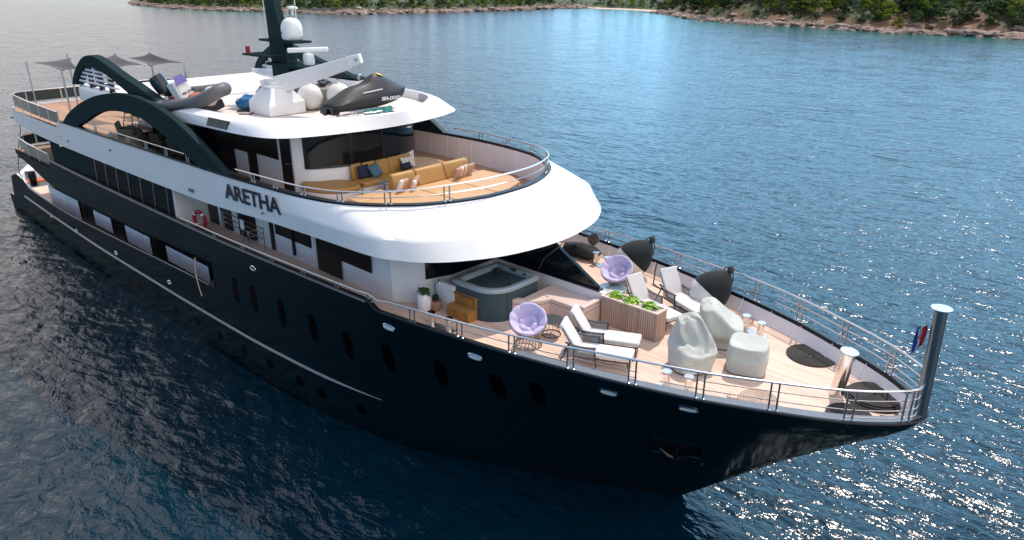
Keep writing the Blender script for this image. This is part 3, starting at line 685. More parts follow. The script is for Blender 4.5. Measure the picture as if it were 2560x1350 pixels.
for (x, z, w, h) in ((-17.55, 6.50, 0.34, 0.12), (-24.9, 6.86, 0.10, 0.08), (-30.2, 6.5, 0.10, 0.07), (-12.6, 6.72, 0.06, 0.06)):
    MB().box(x - w / 2, x + w / 2, -4.93, -4.86, z, z + h).build('vent_plate', M['capgrey'], brow, smooth=False, bevel=0.01)
# ---- name on the side
def text_mesh(name, body, size, m, parent, loc, rx, extr=0.006, bold=0.0, shear=0.0, sx=1.0):
    cu = bpy.data.curves.new(name, 'FONT'); cu.body = body; cu.size = size; cu.extrude = extr; cu.offset = bold; cu.shear = shear; cu.resolution_u = 3
    t_ = bpy.data.objects.new(name + '_curve', cu); C.objects.link(t_)
    dg = bpy.context.evaluated_depsgraph_get(); me = bpy.data.meshes.new_from_object(t_.evaluated_get(dg))
    bpy.data.objects.remove(t_); bpy.data.curves.remove(cu)
    me.materials.clear(); me.materials.append(m)
    for v in me.vertices: v.co.x *= sx
    o = bpy.data.objects.new(name, me); C.objects.link(o); o.parent = parent
    o.matrix_local = Matrix.Translation(loc) @ rx
    return o
navy = mat('navy_lettering', (0.006, 0.012, 0.03), 0.3)
text_mesh('name_lettering', 'ARETHA', 0.70, navy, brow, (-14.86, -4.935, 6.83), Matrix.Rotation(R(1.7), 4, 'Z') @ Matrix.Rotation(R(-1.3), 4, 'Y') @ Matrix.Rotation(R(90), 4, 'X'), 0.006, 0.016, 0.0, 1.23)

# ---- railings
def railing(name, line, zb, ht, posts, mids, r=0.027, pair=0.16, m=None, feet=True, parent=None):
    """top rail along `line` (x,y) at zb(x)+ht(x); paired stanchions at the listed arc positions"""
    m = m or M['rail']
    P = [Vector((p[0], p[1], zb(p[0]) + ht(p[0]))) for p in line]
    top = MB().tube(P, r, 8).build(name, m, parent or Y)
    L = [0.0]
    for a, b in zip(P, P[1:]): L.append(L[-1] + (b - a).length)
    def at(s):
        s = min(max(s, 0), L[-1]); i = 0
        while i < len(L) - 2 and L[i + 1] < s: i += 1
        k = (s - L[i]) / max(1e-6, L[i + 1] - L[i]); return P[i].lerp(P[i + 1], k)
    for s in posts(L[-1]) if callable(posts) else posts:
        mb = MB()
        for d in ((-pair / 2, pair / 2) if pair else (0,)):
            q = at(s + d); zz = zb(q.x); mb.tube([(q.x, q.y, zz), (q.x, q.y, q.z)], 0.022, 8)
            if feet: mb.lathe([(0.052, zz), (0.052, zz + 0.015), (0.03, zz + 0.025)], (q.x, q.y, 0), 12)
        mb.build('stanchion', M['post_steel'], top)
    for fr, a, b in mids:
        seg = [Vector((p.x, p.y, zb(p.x) + (p.z - zb(p.x)) * fr)) for i, p in enumerate(P) if a <= p.x <= b]
        if len(seg) > 1:
            half_ = [[q for q in seg if q.y < 0], [q for q in seg if q.y >= 0]] if any(q.y < -1 for q in seg) and any(q.y > 1 for q in seg) and max(q.x for q in seg) < 4.8 else [seg]
            for sgm in half_:
                if len(sgm) > 1: MB().tube(sgm, 0.014, 6).build('mid_rail', m, top)
    return top
rail_z = pchip([5.4, 4, 2, 0, -2, -4.5, -7, -8, -18, -20.5], [0.74, 0.70, 0.66, 0.62, 0.52, 0.42, 0.34, 0.14, 0.12, 0.12])
gl = inset(gw, 0.09); gl = [(min(p[0], 5.2), p[1]) for p in gl if p[0] > -20.0]
zcap = lambda x: ztop(x) + 0.03
ycs = lambda L: None
def arc_of(line, zb, ht, xs_s, xs_p):
    P = [Vector((p[0], p[1], zb(p[0]) + ht(p[0]))) for p in line]; L = [0.0]
    for a, b in zip(P, P[1:]): L.append(L[-1] + (b - a).length)
    half_n = len(P) // 2; res = []
    for i in range(len(P) - 1):
        for x in (xs_s if P[i].y < 0 else xs_p):
            lo, hi = sorted((P[i].x, P[i + 1].x))
            if lo <= x < hi: res.append(L[i] + (L[i + 1] - L[i]) * abs(x - P[i].x) / max(1e-6, hi - lo))
    return res
ht_b = lambda x: rail_z(x)
XSP = [-18.6, -16.6, -14.6, -12.7, -10.9, -9.2, -7.7, -6.1, -4.5, -2.95, -1.4, 0.06, 1.5, 2.88, 4.2, 5.08]
railing('bow_railing', gl, zcap, ht_b, arc_of(gl, zcap, ht_b, XSP, XSP[:-1]), [(0.52, -7.2, 0.5), (0.68, 0.5, 5.3), (0.36, 0.5, 5.3), (0.28, -3.0, 0.5), (0.12, 4.0, 5.3)])
# bridge deck rail (only forward of the arch)
bl = inset(CAP, 0.07); bl = [p for p, q in zip(bl, CAP) if q[0] > -14.45]
zc2 = lambda x: zbt(x) + 0.04
h2 = pchip([-15, -11, -8.5, -6.5], [0.25, 0.24, 0.34, 0.52])
railing('bridge_railing', bl, zc2, lambda x: h2(x), arc_of(bl, zc2, lambda x: h2(x), [-14.3, -13.2, -12.0, -10.7, -9.3, -8.1, -7.1], [-14.3, -12.6, -11.0, -9.5, -8.2, -7.2]) , [(0.5, -9.0, -6.4)], r=0.025)
sl = [p for p, q in zip(inset(CAP, 0.07), CAP) if -28.3 < q[0] < -16.2]
for sg in (-1, 1):
    ln = [p for p in sl if p[1] * sg > 0]
    railing('bridge_railing', ln, zc2, lambda x: 0.25, [1.6 + 1.75 * k for k in range(6)], [], r=0.025)

# ---- glass balustrades round the two after decks
def balustrade(name, line, z0, z1, step):
    P = [Vector((p[0], p[1], 0)) for p in line]
    top = MB().tube([(p.x, p.y, z1) for p in P], 0.035, 8).build(name, M['steel'], Y)
    L = 0.0; panel = []
    for a, b in zip(P, P[1:]):
        k = max(1, int(round((b - a).length / step)))
        for i in range(k):
            p, q = a.lerp(b, i / k), a.lerp(b, (i + 1) / k); d = (q - p).normalized() * 0.04
            MB().add([(p.x + d.x, p.y + d.y, z0 + .14), (q.x - d.x, q.y - d.y, z0 + .14), (q.x - d.x, q.y - d.y, z1 - .03), (p.x + d.x, p.y + d.y, z1 - .03)], [(0, 1, 2, 3)]).build('glass_panel', M['tint'], top, smooth=False, solid=0.012)
            MB().tube([(p.x, p.y, z0), (p.x, p.y, z1)], 0.025, 8).build('stanchion', M['steel'], top)
M['tint'] = mat('tinted_glass', (0.018, 0.045, 0.047), 0.08, spec=0.6)
balustrade('aft_balustrade', [(-31.4, -4.72), (-36, -4.66), (-39.3, -4.5), (-40.1, -4.2), (-40.4, -3.6), (-40.5, 0), (-40.4, 3.6), (-40.1, 4.2), (-39.3, 4.5), (-36, 4.66), (-31.4, 4.72)], 7.0, 7.72, 1.6)
balustrade('aft_balustrade', [(-34.7, -4.68), (-38.5, -4.6), (-40.4, -4.45), (-41.1, -4.1), (-41.3, -3.4), (-41.35, 0), (-41.3, 3.4), (-41.1, 4.1), (-40.4, 4.45), (-38.5, 4.6), (-34.7, 4.68)], 4.5, 5.22, 1.6)
for (z, x0, x1, w_, mm) in ((4.46, -41.35, -33.0, 4.5, 'teak2'),):
    MB().box(x0, x1, -w_, w_, z - 0.5 + .02, z).build('aft_deck', M[mm], Y, smooth=False)
MB().box(-41.36, -41.30, -4.1, 4.1, 3.95, 4.5).build('aft_fascia', M['hull'], Y, smooth=False)
MB().box(-40.62, -40.5, -3.95, 3.95, 6.2, 7.0).build('aft_fascia', M['white'], Y, smooth=False)
MB().grid([[(x, y, 6.9) for x in (-40.5, -31, -25)] for y in (-4.55, 4.55)]).build('aft_sun_deck', M['teak2'], Y, smooth=False)
for (x, y) in ((-36.6, -3.6), (-36.6, 3.6)):
    MB().tube([(x, y, 4.46), (x + 0.5, y, 6.2)], 0.11, 10).build('deck_pillar', M['black'], Y)

# ------------------------------------------------------------------ things on the foredeck (deck at z = 4.55)
FD = 4.55
M['cushion'] = mat('grey_white_cushion', (0.62, 0.60, 0.59), 0.85, var=0.06, vscale=3, bump=0.25, bscale=9, sheen=0.2)
M['frame'] = mat('charcoal_metal', (0.030, 0.033, 0.036), 0.45)
M['mesh'] = mat('grey_mesh_fabric', (0.24, 0.24, 0.245), 0.8, alpha=0.55)
M['lilac'] = mat('lilac_cushion', (0.50, 0.44, 0.63), 0.85, var=0.07, vscale=5, bump=0.2, bscale=14, sheen=0.3)
M['wicker'] = mat('brown_grey_wicker', (0.23, 0.19, 0.16), 0.7, var=0.3, vscale=30)
M['cover'] = mat('pale_sage_cover', (0.47, 0.485, 0.44), 0.75, var=0.05, vscale=2, bump=0.15, bscale=9)
M['rope'] = mat('black_rope', (0.045, 0.040, 0.036), 0.8, var=0.4, vscale=18)
M['rope_pale'] = mat('cream_rope', (0.58, 0.44, 0.34), 0.8, var=0.15, vscale=18)
M['slat'] = stripes('thin_teak_battens', (0.52, 0.36, 0.27), (0.16, 0.10, 0.075), 'X', 0.068, 0.016, 0.6, 0.2, (8, 1, 0.6), 0.8)
M['slat_y'] = stripes('thin_teak_battens_end', (0.52, 0.36, 0.27), (0.16, 0.10, 0.075), 'Y', 0.068, 0.016, 0.6, 0.2, (1, 8, 0.6), 0.8)
M['honey'] = stripes('honey_wood_slats', (0.36, 0.17, 0.045), (0.09, 0.04, 0.012), 'X', 0.075, 0.007, 0.45, 0.3, (9, 1, 0.8), 0.4)
M['honey_top'] = stripes('honey_wood_boards', (0.40, 0.20, 0.07), (0.12, 0.05, 0.02), 'Y', 0.09, 0.006, 0.45, 0.25, (0.8, 9, 1), 0.4)
M['vinyl'] = mat('blush_beige_vinyl', (0.62, 0.475, 0.41), 0.5, var=0.03, vscale=2)
M['leaf'] = mat('lime_green_leaves', (0.20, 0.36, 0.015), 0.5, var=0.35, vscale=9)
M['leaf_dark'] = mat('dark_green_leaves', (0.045, 0.085, 0.03), 0.5, var=0.35, vscale=9)
M['soil'] = mat('pale_pebbles', (0.52, 0.42, 0.36), 0.9, var=0.4, vscale=25, bump=0.6, bscale=30)
M['black_cloth'] = mat('black_fender_cover', (0.004, 0.008, 0.009), 0.85, sheen=0.05)
M['fender_white'] = mat('white_fender_rubber', (0.68, 0.65, 0.60), 0.5, var=0.06, vscale=3)

def cushion_box(mb, x0, x1, y0, y1, z0, z1, m=None):
    return mb.box(x0, x1, y0, y1, z0, z1) if m is None else mb
def sun_lounger(label, x, y, rz, group='sun loungers on the foredeck'):
    t = thing('sun_lounger', label, 'sun lounger', (x, y, FD), R(rz), group)
    MB().box(0.44, 1.84, -0.30, 0.30, 0.29, 0.40).build('seat_cushion', M['cushion'], t, bevel=0.03)
    b = MB().obox((0.27, 0, 0.70), (0.84, 0.58, 0.10), (0, R(-122), 0)); b.build('backrest_cushion', M['cushion'], t, bevel=0.03)
    f = MB()
    for sy in (-1, 1):
        f.tube([(0.40, sy * 0.31, 0.27), (1.80, sy * 0.31, 0.27)], 0.022, 8)
        f.tube([(0.52, sy * 0.28, 0.28), (0.10, sy * 0.28, 0.98)], 0.018, 8)
    f.tube([(1.80, -0.31, 0.27), (1.80, 0.31, 0.27)], 0.022, 8); f.tube([(0.10, -0.28, 0.98), (0.10, 0.28, 0.98)], 0.018, 8)
    for k in range(5): f.tube([(0.6 + k * 0.28, -0.31, 0.265), (0.6 + k * 0.28, 0.31, 0.265)], 0.012, 6)
    f.build('frame', M['frame'], t)
    for sy in (-1, 1):
        MB().tube([(0.30, sy * 0.33, 0.58), (0.02, sy * 0.35, 0.01)], [0.022, 0.015], 8).build('leg', M['frame'], t)
        MB().tube([(0.92, sy * 0.34, 0.56), (0.95, sy * 0.34, 0.30), (0.98, sy * 0.34, 0.01)], [0.022, 0.02, 0.015], 8).build('leg', M['frame'], t)
        MB().tube([(1.74, sy * 0.30, 0.27), (1.79, sy * 0.31, 0.01)], [0.022, 0.015], 8).build('leg', M['frame'], t)
        pts = crom([(0.20, sy * 0.34, 0.64), (0.42, sy * 0.34, 0.58), (0.68, sy * 0.34, 0.56), (0.96, sy * 0.34, 0.575)], 4)
        a = MB()
        a.grid([[(p[0], p[1] - 0.028, p[2] + 0.012) for p in pts], [(p[0], p[1] + 0.028, p[2] + 0.012) for p in pts], [(p[0], p[1] + 0.028, p[2] - 0.014) for p in pts], [(p[0], p[1] - 0.028, p[2] - 0.014) for p in pts], [(p[0], p[1] - 0.028, p[2] + 0.012) for p in pts]])
        arm = a.build('armrest', M['frame'], t)
        MB().add([(0.40, sy * 0.335, 0.29), (0.93, sy * 0.335, 0.29), (0.90, sy * 0.335, 0.55), (0.34, sy * 0.335, 0.58)], [(0, 1, 2, 3)]).build('side_mesh', M['mesh'], arm, smooth=False, solid=0.008)
    return t
sun_lounger('grey sun lounger nearest the starboard rail, beside the lilac papasan chair', -2.40, -2.66, 26)
sun_lounger('grey sun lounger with its foot against the wooden slatted planter, on the starboard side', -2.72, -1.86, 26)
sun_lounger('grey sun lounger half hidden behind the slatted planter with lime green plants', -2.88, 1.17, -14)
sun_lounger('grey sun lounger in front of the black and white fender on the port side', -2.42, 2.28, -22)

from mathutils import noise as mnoise
def papasan(label, x, y, rz, tilt):
    t = thing('papasan_chair', label, 'chair', (x, y, FD), R(rz), 'lilac papasan chairs')
    rot = Matrix.Translation((0.02, 0, 0.55)) @ Matrix.Rotation(R(tilt), 4, 'Y')
    nr, na = 16, 72; up = []; lo = []
    for i in range(nr + 1):
        q = i / nr; r = 0.47 * q; ru = []; rl_ = []
        for j in range(na):
            a = 2 * math.pi * j / na; aw = a + 0.16 * math.sin(2 * a + 1 + x) + .08 * math.sin(3 * a)
            if q > 0.56:
                kk = abs(math.cos(aw * 8 / 2 + 0.4)); radial = math.sin(math.pi * min(1, (q - 0.56) / 0.46)) ** 0.6
            elif q > 0.15:
                kk = abs(math.cos(aw * 4 / 2 + 0.9)); radial = math.sin(math.pi * (q - 0.15) / 0.41) ** 0.6
            else:
                kk = 1; radial = 0.25
            puff = 0.115 * radial * (0.15 + 0.85 * kk ** 0.3) * (1 + 0.35 * mnoise.noise(Vector((math.cos(a) * 2, math.sin(a) * 2, q * 3 + x))))
            bowl = 0.31 * q * q
            rr_ = r * (1 + 0.05 * (kk ** 0.5) * (q > 0.8))
            p = Vector((rr_ * math.cos(a), rr_ * math.sin(a), bowl + 0.03 + puff)); ru.append(rot @ p)
            p2 = Vector((rr_ * math.cos(a), rr_ * math.sin(a), bowl - 0.05 * (1 - q ** 4))); rl_.append(rot @ p2)
        up.append(ru); lo.append(rl_)
    mb = MB(); mb.grid(up + lo[::-1], closed=True)
    mb.build('cushion', M['lilac'], t, ang=180)
    b = MB()
    b.tube([rot @ Vector((0.48 * math.cos(a), 0.48 * math.sin(a), 0.27)) for a in np.linspace(0, 2 * math.pi, 32, endpoint=False)], 0.02, 6, closed=True)
    for k in range(10):
        a = 2 * math.pi * k / 10
        b.tube([rot @ Vector((q * 0.48 * math.cos(a), q * 0.48 * math.sin(a), 0.26 * q * q - 0.035)) for q in (0.2, 0.5, 0.8, 1.0)], 0.014, 6)
    b.tube([rot @ Vector((0.2 * math.cos(a), 0.2 * math.sin(a), -0.03)) for a in np.linspace(0, 2 * math.pi, 20, endpoint=False)], 0.02, 6, closed=True)
    b.build('bowl_frame', M['wicker'], t)
    g = MB()
    for (rr_, z) in ((0.36, 0.02), (0.25, 0.30), (0.30, 0.42)):
        g.tube([(rr_ * math.cos(a), rr_ * math.sin(a), z) for a in np.linspace(0, 2 * math.pi, 28, endpoint=False)], 0.02, 6, closed=True)
    for k in range(20):
        a = 2 * math.pi * k / 20; g.tube([(0.36 * math.cos(a), 0.36 * math.sin(a), 0.02), (0.25 * math.cos(a + .25), 0.25 * math.sin(a + .25), 0.30), (0.30 * math.cos(a + .4), 0.30 * math.sin(a + .4), 0.42)], 0.012, 5)
    g.build('base', M['wicker'], t)
    return t
papasan('lilac papasan chair by the starboard rail with a wire side table at its side', -3.48, -2.68, -50, 32)
papasan('lilac papasan chair in front of the first black fender, beside a round glass table', -3.82, 1.85, -70, 34)

def wire_table(label, x, y, r, h, topm):
    t = thing('side_table', label, 'table', (x, y, FD))
    tp = MB().lathe([(0.01, h), (r, h), (r, h - 0.02), (0.01, h - 0.02)], n=32); tp.build('table_top', topm, t)
    b = MB()
    b.tube([(r * math.cos(a), r * math.sin(a), h - 0.012) for a in np.linspace(0, 2 * math.pi, 32, endpoint=False)], 0.012, 6, closed=True)
    b.tube([(r * .86 * math.cos(a), r * .86 * math.sin(a), 0.015) for a in np.linspace(0, 2 * math.pi, 32, endpoint=False)], 0.012, 6, closed=True)
    for k in range(12):
        a = 2 * math.pi * k / 12; b.tube([(r * math.cos(a), r * math.sin(a), h - 0.01), (r * .62 * math.cos(a), r * .62 * math.sin(a), h * .5), (r * .86 * math.cos(a), r * .86 * math.sin(a), 0.015)], 0.006, 5)
    for k in range(3):
        a = 2 * math.pi * k / 3; b.tube([(0, 0, 0.015), (r * .86 * math.cos(a), r * .86 * math.sin(a), 0.015)], 0.006, 5)
    b.build('wire_base', M['frame'], t)
wire_table('black wire side table between the lilac chair and the beige corner bench', -3.42, -1.80, 0.30, 0.46, M['frame'])
wire_table('round pale blue glass table at the foot of the far lilac chair', -3.60, 1.28, 0.42, 0.36, mat('pale_blue_glass', (0.42, 0.52, 0.56), 0.08))

# ---- hot tub
t = thing('hot_tub', 'grey hot tub full of dark teal water under the white overhang', 'hot tub', (-5.72, -1.60, FD))
def tub_out(d):
    x0, x1, y0, y1 = -0.82 + d, 0.92 - d, -0.98 + d, 0.94 - d; r = 0.80 - d * .8
    return [(x0, y1), (x0, y0 + .12), (x0 + .03, y0 + .03), (x0 + .12, y0)] + arc(x1 - r, y0 + r, r, -90, 0, 12)[0:] + [(x1, y1 - .1), (x1 - .03, y1 - .03), (x1 - .1, y1)]
MB().prism(tub_out(0.04), 0.0, 0.88).build('skirt', stripes('slate_blue_cabinet', (0.045, 0.075, 0.088), (0.02, 0.034, 0.04), 'X', 0.12, 0.008, 0.5, 0.1), t, ang=30)
s_ = MB(); lv = [(0.0, 0.88), (-0.01, 0.96), (0.03, 1.0), (0.15, 1.0), (0.19, 0.96), (0.26, 0.80), (0.34, 0.5), (0.55, 0.35)]
s_.grid([[(x, y, z) for x, y in tub_out(d)] for d, z in lv], closed=True)
s_.build('shell', mat('pale_grey_acrylic', (0.27, 0.34, 0.37), 0.22, coat=0.3), t, ang=40)
w_ = MB().add([(x, y, 0.86) for x, y in tub_out(0.225)], [tuple(range(len(tub_out(0.225))))]).build('water', mat('teal_tub_water', (0.020, 0.060, 0.072), 0.06, bump=0.15, bscale=6), t, smooth=False)
h_ = MB(); h_.ball((-0.45, 0.55, 0.92), (0.12, 0.10, 0.06)); h_.build('headrest', M['frame'], t)
MB().box(-0.1, 0.1, 0.72, 0.80, 0.985, 1.015).build('control_panel', M['frame'], t, bevel=0.01)
for (x, y) in ((0.52, 0.68), (0.70, -0.1), (0.1, 0.70)):
    MB().lathe([(0.05, 0.99), (0.05, 1.02), (0.02, 1.035)], (x, y, 0), 14).build('jet_knob', M['frame'], t)

t = thing('hot_tub_steps', 'two honey brown wooden steps leading up to the grey hot tub', 'steps', (-5.95, -2.62, FD))
MB().box(-0.44, 0.42, -0.28, 0.02, 0.0, 0.30).build('lower_riser', M['honey'], t, smooth=False); MB().box(-0.46, 0.44, -0.30, 0.02, 0.30, 0.335).build('lower_tread', M['honey_top'], t, smooth=False, bevel=0.008)
MB().box(-0.44, 0.42, 0.024, 0.31, 0.0, 0.62).build('upper_riser', M['honey'], t, smooth=False); MB().box(-0.46, 0.44, 0.0, 0.32, 0.62, 0.655).build('upper_tread', M['honey_top'], t, smooth=False, bevel=0.008)

# ---- corner bench
t = thing('corner_bench', 'blush beige upholstered corner bench between the hot tub and the planter', 'bench', (0, 0, FD))
bp_ = [(-4.76, -0.22), (-2.94, -0.22), (-2.94, -1.02), (-4.12, -1.02)] + crom([(-4.12, -1.02), (-4.22, -1.32), (-4.46, -1.60), (-4.80, -1.80), (-5.05, -1.88)], 4)[1:] + [(-5.05, -1.76), (-4.72, -1.5)]
MB().prism([(x * 1.0, y) for x, y in bp_], 0.02, 0.46).build('base', M['vinyl'], t, ang=40)
MB().prism([(x + 0.0, y) for x, y in inset(bp_, 0.0)], 0.465, 0.60).build('seat_cushion', M['vinyl'], t, ang=40, bevel=0.03)
MB().box(-3.12, -2.94, -1.02, -0.22, 0.60, 0.68).build('end_arm', M['vinyl'], t, bevel=0.03)

# ---- planter and its three plants
t = thing('planter', 'long planter box clad in vertical teak slats at the end of the white parapet', 'planter', (-1.98, -0.06, FD))
pl = MB().prism([(-0.89, -0.24), (0.89, -0.24), (0.89, 0.22), (-0.89, 0.22)], 0.02, 0.80); pl.build('slatted_side', M['slat'], t, smooth=False)
MB().box(0.888, 0.905, -0.24, 0.22, 0.02, 0.80).build('slatted_end', M['slat_y'], t, smooth=False)
rm = MB()
for (a, b, c_, d) in ((-0.92, 0.92, -0.27, -0.20), (-0.92, 0.92, 0.18, 0.25), (-0.92, -0.85, -0.20, 0.18), (0.85, 0.92, -0.20, 0.18)): rm.box(a, b, c_, d, 0.80, 0.845)
rm.build('rim', M['vinyl'], t, smooth=False, bevel=0.006)
MB().box(-0.85, 0.85, -0.20, 0.18, 0.74, 0.805).build('pebbles', M['soil'], t, smooth=False)
def leafy(name, label, cat, loc, r, h, n, m, group=None, seed=1, lw=0.075, parent=None):
    rnd = random.Random(seed); mb = MB()
    for i in range(n):
        a = rnd.uniform(0, 2 * math.pi); el = rnd.uniform(0.15, 1.35); L = r * rnd.uniform(0.6, 1.15); w = lw * rnd.uniform(0.7, 1.3)
        d = Vector((math.cos(a) * math.cos(el), math.sin(a) * math.cos(el), math.sin(el) * h / r)); s = Vector((-math.sin(a), math.cos(a), 0))
        b0 = Vector((rnd.uniform(-.05, .05), rnd.uniform(-.05, .05), 0)); p1 = b0 + d * L * .55 + Vector((0, 0, 0.02)); p2 = b0 + d * L - Vector((0, 0, L * .28))
        mb.add([b0, p1 - s * w, p1 + Vector((0, 0, .015)), p1 + s * w, p2], [(0, 1, 2), (0, 2, 3), (1, 4, 2), (2, 4, 3)])
    if parent: return mb.build(name, m, parent, smooth=True, recalc=False, ang=60)
    t_ = thing(name, label, cat, loc, 0, group)
    mb.build('foliage', m, t_, smooth=True, recalc=False, ang=60)
    st_ = MB().tube([(0, 0, -0.04), (0, 0, 0.06)], 0.03, 6); st_.build('stem', M['leaf_dark'], t_)
    return t_
leafy('succulent_plant', 'lime green plant at the after end of the slatted planter, nearest the black windscreen', 'plant', (-2.55, -0.05, FD + 0.82), 0.24, 0.20, 90, M['leaf'], 'lime green plants in the planter', 3)
leafy('succulent_plant', 'middle one of three lime green plants in the slatted planter', 'plant', (-2.05, -0.05, FD + 0.82), 0.27, 0.20, 100, M['leaf'], 'lime green plants in the planter', 4)
leafy('succulent_plant', 'lime green plant at the forward end of the slatted planter', 'plant', (-1.48, -0.04, FD + 0.82), 0.25, 0.20, 90, M['leaf'], 'lime green plants in the planter', 5)

# ---- white pot and basket by the house corner
t = thing('plant_pot', 'tall white pot with a drooping dark plant by the white deck house wall', 'plant pot', (-7.12, -3.12, FD))
MB().lathe([(0.02, 0.0), (0.15, 0.0), (0.20, 0.06), (0.215, 0.3), (0.20, 0.48), (0.165, 0.55), (0.15, 0.54), (0.14, 0.48), (0.02, 0.47)], n=28).build('pot', M['white'], t)
lf = leafy('foliage', '', '', None, 0.30, 0.22, 60, M['leaf_dark'], seed=8, lw=0.05, parent=t); lf.location = (0, 0, 0.55)
t = thing('wicker_basket', 'small round brown wicker basket on the deck between white pot and wooden steps', 'basket', (-6.92, -2.86, FD))
MB().lathe([(0.02, 0.0), (0.14, 0.0), (0.175, 0.08), (0.18, 0.22), (0.165, 0.30), (0.15, 0.29), (0.02, 0.27)], n=24).build('body', mat('tan_wicker', (0.30, 0.19, 0.12), 0.7, var=0.35, vscale=35), t)
MB().ball((-0.03, 0.03, 0.37), (0.10, 0.10, 0.10)).build('dark_ball', M['arch'], t)
sh = MB().tube([(-6.95, -2.63, FD + 0.80), (-6.95, -2.70, FD + 0.82), (-6.90, -2.72, FD + 0.90)], 0.025, 8); sh.tube([(-6.95, -2.72, FD + 0.80), (-6.83, -2.76, FD + 0.84)], 0.02, 8)
tag(sh.build('shower_tap', M['steel2']), 'small metal shower tap on the white screen beside the hot tub', 'tap')

# ---- covered furniture
from mathutils import noise as mnoise
